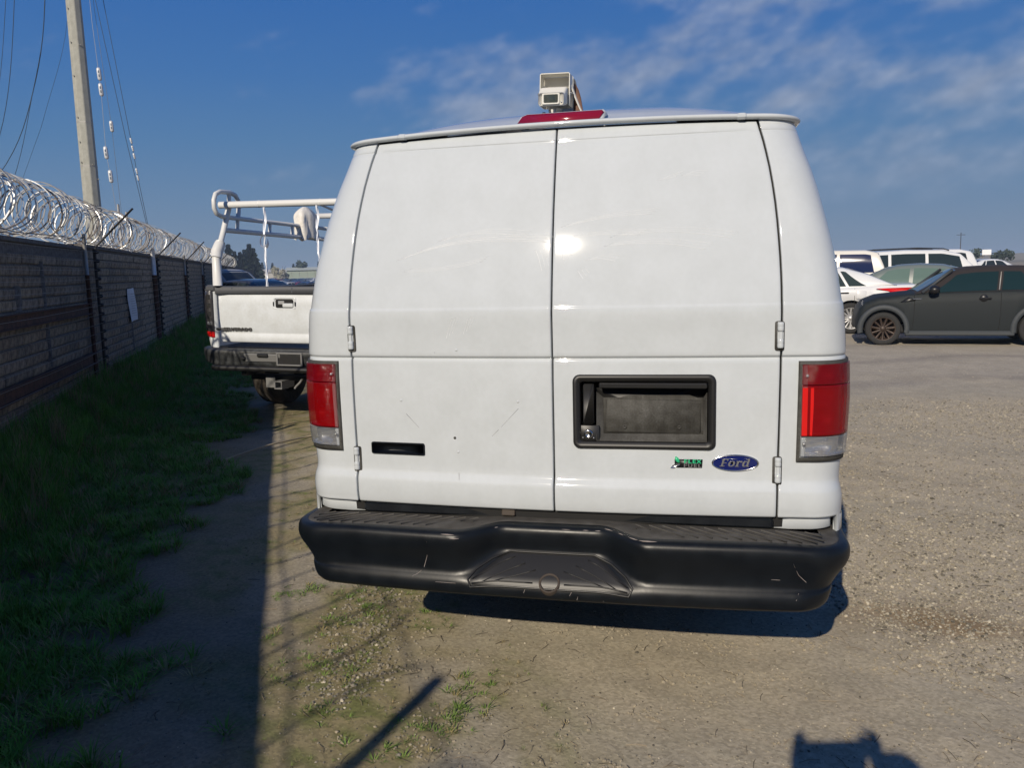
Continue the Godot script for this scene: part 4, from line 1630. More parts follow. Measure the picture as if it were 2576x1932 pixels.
func build_plate_housing() -> void:
	var mapd := func(p: Vector2, d: float) -> Vector3:
		return on(p.x, p.y, d)
	var loops := [[0.071, 0.930, 0.557, 1.191, 0.024, 0.0], [0.071, 0.930, 0.557, 1.191, 0.024, 0.006], [0.074, 0.933, 0.554, 1.188, 0.022, 0.011], [0.086, 0.945, 0.542, 1.176, 0.016, 0.013], [0.089, 0.948, 0.539, 1.173, 0.014, 0.008], [0.094, 0.953, 0.534, 1.168, 0.012, 0.007], [0.097, 0.956, 0.531, 1.165, 0.011, -0.004], [0.098, 0.957, 0.530, 1.164, 0.010, -0.045]]
	var rows := []
	for l in loops:
		var r := PackedVector3Array()
		for p in round_rect(l[0], l[1], l[2], l[3], l[4]):
			r.append(on(p.x, p.y, l[5]))
		rows.append(r)
	var st := mb()
	sheet(st, rows, true, true)
	fan(st, rows[rows.size() - 1])
	var root := build("plate_housing", st, M.black_plastic, van)
	# plate seat: sloping side walls, lower ledge and the bare panel
	st = mb()
	var a := [Vector3(0.152, 0.957, 0.0), Vector3(0.528, 0.957, 0.0), Vector3(0.528, 1.130, -0.012), Vector3(0.152, 1.130, -0.012)]
	var b := [Vector3(0.174, 0.979, -0.026), Vector3(0.516, 0.979, -0.026), Vector3(0.516, 1.108, -0.026), Vector3(0.174, 1.108, -0.026)]
	for k in 3:
		var q: int = [0, 1, 3][k]
		var n := (q + 1) % 4
		quad(st, on(a[q].x, a[q].y, a[q].z), on(b[q].x, b[q].y, b[q].z), on(b[n].x, b[n].y, b[n].z), on(a[n].x, a[n].y, a[n].z))
	build("plate_ledge", st, M.dusty_plastic, root)
	st = mb()
	slab(st, PackedVector2Array([Vector2(0.172, 0.977), Vector2(0.519, 0.977), Vector2(0.519, 1.107), Vector2(0.495, 1.107), Vector2(0.47, 1.116), Vector2(0.265, 1.116), Vector2(0.235, 1.107), Vector2(0.172, 1.107)]), -0.030, -0.027, mapd)
	build("plate_panel", st, M.dusty_plastic, root)
	st = mb()
	slab(st, round_rect(0.184, 0.983, 0.508, 1.10, 0.008), -0.027, -0.0255, mapd)
	build("plate_seat", st, M.dusty_plastic, root)
	# hood over the plate that shades its upper half
	st = mb()
	bbox(st, Transform3D(Basis(Vector3.RIGHT, 0.1), on(0.345, 1.155, -0.012)), Vector3(0.365, 0.018, 0.046), 0.003)
	build("plate_hood", st, M.black_plastic, root)
	for x in [0.248, 0.435]:
		st = mb()
		lathe(st, [[0.0, 0.001], [0.003, 0.001], [0.0032, 0.004], [0.0065, 0.004], [0.0075, 0.0]], 14, Transform3D(Basis(Vector3.RIGHT, PI * 0.5), on(x, 1.004, -0.0255)))
		build("plate_nut", st, M.dusty_plastic, root)
	# pull handle and key cylinder
	st = mb()
	slab(st, round_rect(0.1075, 1.016, 0.1435, 1.158, 0.007), -0.045, 0.002, mapd)
	build("door_handle", st, M.black_plastic, root)
	st = mb()
	slab(st, round_rect(0.097, 0.958, 0.162, 1.0105, 0.003), -0.04, -0.002, mapd)
	build("lock_plate", st, M.black_plastic, root)
	st = mb()
	lathe(st, [[0.0, 0.001], [0.004, 0.0015], [0.008, 0.0045], [0.013, 0.0055], [0.0155, 0.004], [0.017, 0.0]], 24, Transform3D(Basis(Vector3.RIGHT, PI * 0.5), on(0.124, 0.980, -0.002)))
	build("key_cylinder", st, M.chrome, root)
	for x in [0.104, 0.142]:
		st = mb()
		lathe(st, [[0.0, 0.002], [0.002, 0.0016], [0.003, 0.0]], 8, Transform3D(Basis(Vector3.RIGHT, PI * 0.5), on(x, 0.967, -0.002)))
		build("rivet", st, M.badge_silver, root)

func ellipse(cx: float, cy: float, rx: float, ry: float, n := 40) -> PackedVector2Array:
	var out := PackedVector2Array()
	for k in n:
		var a := TAU * k / n
		out.append(Vector2(cx + cos(a) * rx, cy + sin(a) * ry))
	return out

func build_badges() -> void:
	var mapd := func(p: Vector2, d: float) -> Vector3:
		return on(p.x, p.y, d)
	# oval badge
	var st := mb()
	var rows := []
	for q in [[0.0785, 0.0300, 0.0], [0.0785, 0.0300, 0.003], [0.0765, 0.0282, 0.0052], [0.0735, 0.0255, 0.0052], [0.0725, 0.0245, 0.0035]]:
		var r := PackedVector3Array()
		for p in ellipse(0.622, 0.8865, q[0], q[1]):
			r.append(on(p.x, p.y, q[2]))
		rows.append(r)
	sheet(st, rows, true, true)
	var oval := build("oval_badge", st, M.chrome, van)
	st = mb()
	var er := []
	for q in [[1.0, 0.0038], [0.6, 0.0048], [0.2, 0.0052]]:
		var r := PackedVector3Array()
		for p in ellipse(0.622, 0.8865, 0.0727 * q[0], 0.0247 * q[0]):
			r.append(on(p.x, p.y, q[1]))
		er.append(r)
	sheet(st, er, true, true)
	fan(st, er[2])
	build("blue_field", st, M.badge_blue, oval)
	var n := Vector3(0.111 * 0.60, 0, 1).normalized()
	var bx := Basis(Vector3(1, 0, -n.x / n.z).normalized(), Vector3.UP, n)
	var slant := bx * Basis(Vector3(1.12, 0, 0), Vector3(0.30, 1, 0), Vector3(0, 0, 1))
	lettering("lettering", "Ford", 0.026, 0.0016, M.badge_silver, oval, Transform3D(slant, on(0.622, 0.8875, 0.0062)), true, "Droid Serif")
	# script swashes: the F's sweeping bar and the d's tail
	for q in [[[0.578, 0.893], [0.586, 0.901], [0.605, 0.902], [0.628, 0.900]], [[0.650, 0.9015], [0.657, 0.903], [0.661, 0.899]], [[0.576, 0.879], [0.581, 0.875], [0.588, 0.877]]]:
		st = mb()
		var pts := []
		for p in q:
			pts.append(on(p[0], p[1], 0.006))
		tube(st, pts, 0.0010, 5)
		build("swash", st, M.badge_silver, oval)
	# fuel badge
	st = mb()
	slab(st, PackedVector2Array([Vector2(0.428, 0.868), Vector2(0.512, 0.868), Vector2(0.514, 0.897), Vector2(0.42, 0.897), Vector2(0.42, 0.874)]), 0.0, 0.003, mapd)
	var fb := build("fuel_badge", st, M.near_black, van)
	var bb := bx
	lettering("upper_text", "FLEX", 0.0125, 0.002, M.green, fb, Transform3D(bb * Basis.from_scale(Vector3(1.5, 1, 1)), on(0.480, 0.8900, 0.004)))
	lettering("lower_text", "FUEL", 0.0125, 0.002, M.badge_silver, fb, Transform3D(bb * Basis.from_scale(Vector3(1.5, 1, 1)), on(0.480, 0.8755, 0.004)))
	st = mb()
	slab(st, PackedVector2Array([Vector2(0.4225, 0.908), Vector2(0.4215, 0.896), Vector2(0.427, 0.887), Vector2(0.436, 0.885), Vector2(0.438, 0.893), Vector2(0.432, 0.902)]), 0.0, 0.005, mapd)
	build("leaf", st, M.green, fb)
	st = mb()
	slab(st, PackedVector2Array([Vector2(0.406, 0.866), Vector2(0.413, 0.876), Vector2(0.428, 0.882), Vector2(0.44, 0.882), Vector2(0.436, 0.876), Vector2(0.425, 0.872), Vector2(0.418, 0.866)]), 0.0, 0.0045, mapd)
	build("road_mark", st, M.badge_silver, fb)
	# dark name strip on the left door
	st = mb()
	rows = []
	for q in [[0.0, 0.0], [0.0, 0.006], [0.003, 0.008]]:
		var r := PackedVector3Array()
		for p in round_rect(-0.699 + q[0], 0.886 + q[0], -0.485 - q[0], 0.931 - q[0], 0.007, 3):
			r.append(on(p.x, p.y, q[1]))
		rows.append(r)
	sheet(st, rows, true, true)
	fan(st, rows[2])
	build("name_strip", st, M.bumper_black, van)
	# plugged holes and scratches left by a removed ladder
	for q in [[-0.571, 1.090], [-0.126, 1.093], [-0.349, 1.277], [-0.355, 0.903], [-0.366, 0.955]]:
		st = mb()
		lathe(st, [[0.0, 0.0022], [0.004, 0.0016], [0.0055, 0.0]], 10, Transform3D(Basis(Vector3.RIGHT, PI * 0.5), on(q[0], q[1], 0.0)))
		build("plug", st, M.van_white if q[1] != 0.955 else M.dusty_plastic, van)
	for q in [[-0.553, 1.040, -0.505, 0.990], [-0.125, 1.068, -0.19, 1.0], [-0.20, 0.99, -0.225, 0.965], [-0.45, 1.252, -0.43, 1.27], [-0.355, 0.825, -0.352, 0.80]]:
		st = mb()
		rod(st, on(q[0], q[1], -0.0002), on(q[2], q[3], -0.0002), 0.0008, 5)
		build("scratch", st, M.scratch, van)

# ---- rear step bumper
const BF := [[0.655, 0.038], [0.6545, 0.028], [0.652, 0.016], [0.645, 0.007], [0.633, 0.0015], [0.618, 0.0], [0.60, 0.002], [0.58, 0.008], [0.558, 0.016], [0.535, 0.021], [0.515, 0.022], [0.502, 0.020], [0.492, 0.014], [0.482, 0.008], [0.470, 0.004], [0.458, 0.0025], [0.446, 0.003], [0.436, 0.007], [0.428, 0.015], [0.424, 0.03], [0.423, 0.07]]
const BC := [[0.664, 0.135], [0.663, 0.125], [0.660, 0.113], [0.653, 0.104], [0.642, 0.099], [0.628, 0.097], [0.61, 0.098], [0.592, 0.103], [0.578, 0.106], [0.566, 0.104], [0.552, 0.093], [0.536, 0.074], [0.520, 0.056], [0.503, 0.037], [0.487, 0.020], [0.470, 0.009], [0.452, 0.0045], [0.438, 0.007], [0.429, 0.015], [0.424, 0.03], [0.423, 0.07]]

# plan path: straight face, rounded ends, short sides; t in metres from the centre
func bump_path(t: float) -> Array:
	var at := absf(t)
	var sg := signf(t) if t != 0.0 else 1.0
	var r := 0.15
	var xs := 0.845
	var zf := 0.205 - 0.035 * pow(minf(at, xs) / xs, 2.0)
	if at <= xs:
		return [Vector2(t, zf), Vector2(0.0415 * t, 1.0).normalized()]
	var a := (at - xs) / r
	zf = 0.17
	if a <= PI * 0.5:
		return [Vector2(sg * (xs + r * sin(a)), zf - r * (1.0 - cos(a))), Vector2(sg * sin(a), cos(a))]
	return [Vector2(sg * (xs + r), zf - r - (a - PI * 0.5) * r), Vector2(sg, 0.0)]

func bump_pt(t: float, j: int, lift := 0.0) -> Vector3:
	var at := absf(t)
	var c := 1.0 - smoothstep(0.165, 0.335, at)
	var y := lerpf(BF[j][0], BC[j][0], c)
	var ins := lerpf(BF[j][1], BC[j][1], c) - lift
	var q := bump_path(t)
	var p: Vector2 = q[0]
	var n: Vector2 = q[1]
	var low := smoothstep(0.60, 0.43, y) * smoothstep(0.6, 0.95, at)
	p -= n * ins
	return Vector3(p.x * (1.0 - 0.062 * low), y - 0.012 * smoothstep(0.7, 1.0, at) * (1.0 if y > 0.5 else 0.0), p.y)

func build_bumper() -> void:
	var st := mb()
	var ts := []
	for k in 97:
		ts.append(lerpf(-1.33, 1.33, k / 96.0))
	var rows := []
	for t in ts:
		var row := PackedVector3Array()
		for j in BF.size():
			row.append(bump_pt(t, j))
		rows.append(row)
	sheet(st, rows, false, true)
	var bumper := build("rear_bumper", st, M.bumper_black, van)
	# tread deck on top
	st = mb()
	rows = []
	for t in ts:
		var row := PackedVector3Array()
		var p := bump_pt(t, 0)
		var back := Vector3(clampf(p.x, -0.90, 0.90), p.y - 0.002, 0.0)
		if absf(t) > 0.95:
			back = Vector3(signf(t) * 0.90, p.y - 0.002, minf(0.0, p.z))
		for f in [0.0, 0.04, 0.3, 0.7, 1.0]:
			var q := (p + Vector3(0, -0.001, 0)).lerp(back, f)
			q.y += 0.0035 * smoothstep(0.0, 0.08, f)
			row.append(q)
		rows.append(row)
	sheet(st, rows, false, false)
	build("step_deck", st, M.pad, bumper)
	for sg in [-1.0, 1.0]:
		for k in 15:
			var x0 := 0.24 + k * 0.047
			var a := Vector3(x0 * sg, 0.6575, 0.025)
			var b := Vector3((x0 + 0.12) * sg, 0.6575, 0.135)
			if b.x * sg > 0.9:
				b = a.lerp(b, (0.9 - x0) / 0.12)
			if x0 < 0.32:
				b = a.lerp(b, 0.45)
			st = mb()
			rod(st, a, b, 0.0030, 6)
			build("tread_rib", st, M.pad, bumper)
	# deep moulded foothold in the middle of the face
	st = mb()
	rows = []
	var jl := [9, 10, 11, 12, 13, 14, 15]
	for i in 29:
		var u := i / 14.0 - 1.0
		var row := PackedVector3Array()
		for jj in jl.size():
			var f := jj / 6.0
			# narrower toward the top
			var half := lerpf(0.150, 0.288, minf(f * 1.4, 1.0)) if f < 0.85 else 0.275
			row.append(bump_pt(u * half, jl[jj], 0.005 if (i > 0 and i < 28 and jj > 0 and jj < 6) else -0.001))
		rows.append(row)
	sheet(st, rows, false, true)
	var hold := build("foothold", st, M.black_plastic, bumper)
	for sg in [-1.0, 1.0]:
		for q in [[0.09, 11, 0.235, 14], [0.13, 10, 0.27, 13], [0.05, 12, 0.19, 14]]:
			st = mb()
			var pts := []
			for k in 5:
				var f := k / 4.0
				var jf := lerpf(q[1], q[3], f)
				var t2: float = lerpf(q[0], q[2], f) * sg
				var lo := bump_pt(t2, int(floor(jf)), 0.006)
				var hi := bump_pt(t2, int(ceil(jf)), 0.006)
				pts.append(lo.lerp(hi, jf - floor(jf)))
			tube(st, pts, 0.002, 6)
			build("rib", st, M.black_plastic, hold)
		st = mb()
		var pl := []
		for k in 8:
			pl.append(bump_pt(lerpf(0.055, 0.27, k / 7.0) * sg, 14, 0.007))
		tube(st, pl, 0.0026, 6)
		build("rib", st, M.black_plastic, hold)
	# rim of the foothold
	st = mb()
	var rim := []
	for k in 13:
		rim.append(bump_pt(lerpf(-0.15, 0.15, k / 12.0), 9, 0.004))
	for q in [[0.21, 10], [0.262, 11], [0.287, 13], [0.275, 15]]:
		rim.append(bump_pt(q[0], q[1], 0.004))
	for k in 13:
		rim.append(bump_pt(lerpf(0.25, -0.25, k / 12.0), 15, 0.004))
	for q in [[-0.275, 15], [-0.287, 13], [-0.262, 11], [-0.21, 10]]:
		rim.append(bump_pt(q[0], q[1], 0.004))
	tube(st, rim, 0.0035, 6, true)
	build("rim", st, M.black_plastic, hold)
	# round socket with the ball mount
	st = mb()
	var c := bump_pt(0.004, 14, 0.002)
	var sb := Basis(Vector3.RIGHT, 0.75)
	lathe(st, [[0.037, -0.02], [0.037, 0.003], [0.034, 0.006], [0.029, 0.003], [0.026, -0.016], [0.016, -0.018], [0.013, -0.004], [0.006, -0.003], [0.0, -0.004]], 28, Transform3D(sb, c))
	build("ball_socket", st, M.hitch_rust, hold)
	# worn edges where paint is scraped off
	for q in [[-0.355, 0.05, 3, 0.0012], [-0.33, 0.035, 4, 0.001], [0.338, 0.06, 2, 0.0014], [0.29, 0.03, 2, 0.001], [0.12, 0.02, 3, 0.0008], [0.165, 0.025, 3, 0.0008], [0.20, 0.03, 2, 0.001], [0.245, 0.018, 2, 0.0008], [-0.2, 0.012, 3, 0.0008], [0.05, 0.03, 3, 0.0006]]:
		st = mb()
		var pts := []
		for k in 5:
			pts.append(bump_pt(q[0] + q[1] * (k / 4.0 - 0.5), q[2], -0.0006))
		tube(st, pts, [0.0006, q[3] * 1.6, q[3] * 2.2, q[3] * 1.4, 0.0006], 5)
		build("paint_scrape", st, M.scuff, bumper)
	for q in [[[-0.43, 5], [-0.437, 8], [-0.452, 10]], [[-0.462, 11], [-0.474, 12], [-0.495, 13]], [[0.80, 6], [0.825, 8], [0.86, 9]], [[0.74, 9], [0.77, 9]], [[-0.085, 16], [-0.078, 15]], [[0.075, 16], [0.085, 15]], [[0.10, 17], [0.104, 16]], [[0.19, 17], [0.193, 15]], [[0.85, 12], [0.848, 14]], [[-0.405, 14], [-0.33, 14]]]:
		st = mb()
		var pts := []
		for p in q:
			pts.append(bump_pt(p[0], p[1], -0.0002))
		tube(st, pts, 0.0009, 5)
		build("scratch", st, M.scuff, bumper)
	# wash scratches swirled over the upper doors, their sun glint painted as paler colour
	for q in [[-0.58, 1.60, -0.03, 1.655, 0.035], [-0.50, 1.632, -0.02, 1.650, 0.018], [-0.42, 1.665, -0.10, 1.672, 0.02], [-0.55, 1.56, -0.25, 1.59, -0.012], [0.03, 1.70, 0.34, 1.735, 0.01], [0.05, 1.66, 0.30, 1.664, 0.008], [0.20, 1.66, 0.60, 1.645, 0.02], [0.18, 1.63, 0.52, 1.61, 0.015], [-0.06, 1.625, -0.035, 1.55, 0.01], [0.03, 1.63, 0.045, 1.585, -0.012], [0.09, 1.55, 0.11, 1.52, 0.0], [0.12, 1.585, 0.22, 1.578, 0.006], [0.36, 1.85, 0.42, 1.86, 0.0], [0.44, 1.862, 0.50, 1.858, 0.003], [-0.36, 1.39, -0.385, 1.32, 0.003], [-0.30, 1.39, -0.32, 1.335, 0.002]]:
		for rep in 3:
			st = mb()
			var pts := []
			for k in 13:
				var f := k / 12.0
				pts.append(on(lerpf(q[0], q[2], f) + 0.012 * rep, lerpf(q[1], q[3], f) + q[4] * sin(PI * f) + 0.0045 * rep * (1.0 + f), -0.0001))
			tube(st, pts, 0.00045 if rep else 0.0007, 4)
			build("wash_mark_glint", st, M.wash_mark_glint, van)
	# plastic sill between the doors and the step
	for q in [[-0.47, 0.54, -0.018], [0.30, 0.90, -0.018]]:
		st = mb()
		bbox(st, Transform3D(Basis(Vector3.RIGHT, -0.12), Vector3(q[0], 0.677, -0.004)), Vector3(q[1], 0.038, 0.036), 0.007)
		build("sill_strip", st, M.bumper_black, van)
	st = mb()
	bbox(st, Transform3D(Basis(Vector3.RIGHT, -0.3), Vector3(-0.173, 0.682, 0.012)), Vector3(0.05, 0.030, 0.03), 0.003)
	build("sill_tab", st, M.hitch_rust, van)
	# frame, axle and tank underneath
	st = mb()
	for sg in [-1.0, 1.0]:
		bbox(st, Transform3D(Basis(), Vector3(0.42 * sg, 0.50, -2.0)), Vector3(0.08, 0.15, 4.2), 0.01)
	bbox(st, Transform3D(Basis(), Vector3(0, 0.62, -2.1)), Vector3(1.9, 0.06, 4.0), 0.01)
	rod(st, Vector3(-0.8, 0.36, -1.28), Vector3(0.8, 0.36, -1.28), 0.05, 10)
	build("chassis", st, M.near_black, van)

func build_roof_camera() -> void:
	var root := Node3D.new()
	root.name = "roof_camera"
	van.add_child(root)
	root.position = Vector3(-0.047, 2.178, -0.41)
	root.rotation_degrees = Vector3(0, -3, -2.2)
	# flat hoop that carries the camera, seen end on
	var st := mb()
	var prof := PackedVector2Array([Vector2(-0.059, 0.0), Vector2(-0.059, 0.116), Vector2(-0.054, 0.121), Vector2(0.054, 0.121), Vector2(0.059, 0.116), Vector2(0.059, 0.0), Vector2(0.0555, 0.0), Vector2(0.0555, 0.115), Vector2(0.053, 0.1175), Vector2(-0.053, 0.1175), Vector2(-0.0555, 0.115), Vector2(-0.0555, 0.0)])
	slab(st, prof, -0.045, 0.02)
	build("bracket", st, M.cream, root)
	st = mb()
	bbox(st, Transform3D(Basis(), Vector3(0, 0.058, -0.046)), Vector3(0.112, 0.118, 0.003), 0.0005)
	build("back_plate", st, M.beige_shade, root)
	# back arch, rusty inside
	st = mb()
	var rows := []
	for k in 10:
		var f := k / 9.0
		var a := f * PI * 0.5
		rows.append(PackedVector3Array([Vector3(-0.06, 0.112 * cos(a), -0.06 - 0.09 * sin(a)), Vector3(0.06, 0.112 * cos(a), -0.06 - 0.09 * sin(a))]))
	sheet(st, rows)
	build("rear_arch", st, M.beige_shade, root)
	st = mb()
	var pts := []
	for k in 12:
		var f := k / 11.0
		pts.append(Vector3(lerpf(0.055, 0.098, pow(f, 1.6)), lerpf(0.088, -0.022, pow(f, 1.3)), -0.03 - 0.02 * f))
	var rr := []
	for p in pts:
		rr.append(PackedVector3Array([p + Vector3(-0.001, 0, 0.034), p + Vector3(0.002, 0.001, 0.034), p + Vector3(0.002, 0.001, -0.05), p + Vector3(-0.001, 0, -0.05)]))
	sheet(st, rr, true)
	build("side_strap", st, M.cream, root)
	st = mb()
	var r2 := []
	for p in pts:
		r2.append(PackedVector3Array([p + Vector3(-0.0025, -0.002, 0.030), p + Vector3(-0.0025, -0.002, -0.05)]))
	sheet(st, r2)
	build("strap_lining", st, M.arm_brown, root)
	st = mb()
	slab(st, PackedVector2Array([Vector2(0.060, 0.095), Vector2(0.068, 0.088), Vector2(0.078, 0.070), Vector2(0.088, 0.040), Vector2(0.096, 0.0), Vector2(0.102, -0.03), Vector2(0.06, -0.03)]), -0.058, -0.052)
	build("rear_arm", st, M.arm_brown, root)
	# camera body: tapered hood
	st = mb()
	var body := []
	for q in [[-0.06, 0.043, 0.022, 0.076, 0.010], [-0.035, 0.048, 0.010, 0.080, 0.012], [0.045, 0.053, -0.004, 0.062, 0.010], [0.050, 0.053, -0.006, 0.058, 0.010], [0.072, 0.051, -0.010, 0.040, 0.010], [0.078, 0.049, -0.0085, 0.036, 0.009]]:
		var r := PackedVector3Array()
		for p in round_rect(-q[1], q[2], q[1], q[3], q[4], 3):
			r.append(Vector3(p.x, p.y, q[0]))
		body.append(r)
	sheet(st, body, true, true)
	fan(st, body[0], true)
	fan(st, body[5])
	build("camera_body", st, M.cream, root)
	st = mb()
	var fr := []
	for q in [[0.034, -0.006, 0.034, 0.077], [0.034, -0.006, 0.034, 0.083], [0.028, -0.001, 0.030, 0.083], [0.027, 0.0, 0.029, 0.079]]:
		var r := PackedVector3Array()
		for p in round_rect(-q[0], q[1], q[0], q[2], 0.004, 3):
			r.append(Vector3(p.x, p.y, q[3]))
		fr.append(r)
	sheet(st, fr, true, true)
	build("window_frame", st, M.cream, root)
	st = mb()
	slab(st, round_rect(-0.027, 0.0, 0.027, 0.029, 0.003, 3), 0.076, 0.080)
	build("window", st, M.lens_glass, root)
	for q in [[-0.040, 0.0, 0.078], [0.040, 0.002, 0.078]]:
		st = mb()
		lathe(st, [[0.0, 0.004], [0.003, 0.003], [0.0035, 0.0]], 8, Transform3D(Basis(Vector3.RIGHT, PI * 0.5), Vector3(q[0], q[1], q[2])))
		build("screw", st, M.badge_silver, root)
	for sg in [-1.0, 1.0]:
		st = mb()
		rod(st, Vector3(0.052 * sg, 0.047, 0.005), Vector3(0.069 * sg, 0.047, 0.005), 0.0045, 8)
		build("pivot_bolt", st, M.badge_silver, root)
	for x in [0.008, 0.026]:
		st = mb()
		rod(st, Vector3(x, 0.094, -0.062), Vector3(x, 0.094, -0.046), 0.004, 8)
		build("bolt", st, M.badge_silver, root)
	# foot: stem and base plate on the roof
	st = mb()
	rod(st, Vector3(0.008, -0.05, -0.02), Vector3(0.012, -0.005, -0.015), 0.014, 10)
	rod(st, Vector3(-0.022, -0.04, -0.02), Vector3(-0.028, 0.0, -0.015), 0.005, 8)
	build("stem", st, M.beige_shade, root)
	st = mb()
	bbox(st, Transform3D(Basis(), Vector3(0.0, -0.035, -0.03)), Vector3(0.12, 0.008, 0.10), 0.002)
	bbox(st, Transform3D(Basis(), Vector3(0.0, -0.07, -0.03)), Vector3(0.10, 0.07, 0.08), 0.004)
	build("base_plate", st, M.cream, root)
	for x in [-0.045, 0.098]:
		st = mb()
		bbox(st, Transform3D(Basis(), Vector3(x, -0.026, 0.0)), Vector3(0.014, 0.012, 0.012), 0.002)
		build("base_bolt", st, M.near_black, root)

func build_van_front() -> void:
	# windscreen, bonnet and nose ahead of the load space
	var st := mb()
	var rows := []
	for q in [[3.9, 2.06, 0.80], [4.35, 1.62, 0.90], [4.75, 1.28, 0.96]]:
		rows.append(PackedVector3Array([Vector3(-q[2], q[1] - 0.03, -q[0]), Vector3(-q[2] * 0.6, q[1] + 0.02, -q[0] - 0.04), Vector3(q[2] * 0.6, q[1] + 0.02, -q[0] - 0.04), Vector3(q[2], q[1] - 0.03, -q[0])]))
	sheet(st, rows, false, true)
	build("windscreen", st, M.dark_glass, van)
	st = mb()
	rows = []
	for q in [[3.9, 0.45, 2.05, 0.82, 0.97], [4.35, 0.45, 1.60, 0.92, 0.98], [4.76, 0.45, 1.26, 0.96, 0.98], [5.2, 0.42, 1.12, 0.93, 0.96], [5.38, 0.45, 0.95, 0.88, 0.92], [5.42, 0.5, 0.8, 0.86, 0.88]]:
		rows.append(PackedVector3Array([Vector3(-q[4], q[1], -q[0]), Vector3(-q[4], minf(1.1, q[2] - 0.1), -q[0]), Vector3(-q[3], q[2] - 0.03, -q[0]), Vector3(0, q[2] - 0.01, -q[0] - 0.02), Vector3(q[3], q[2] - 0.03, -q[0]), Vector3(q[4], minf(1.1, q[2] - 0.1), -q[0]), Vector3(q[4], q[1], -q[0])]))
	sheet(st, rows, false, true)
	fan(st, rows[5])
	build("nose", st, M.van_white, van)

# ---------------------------------------------------------------- pickup with a ladder rack
func tbox(called: String, c: Vector3, size: Vector3, bevel: float, m: Material, parent: Node, b := Basis()) -> MeshInstance3D:
	var st := mb()
	bbox(st, Transform3D(b, c), size, bevel)
	return build(called, st, m, parent)

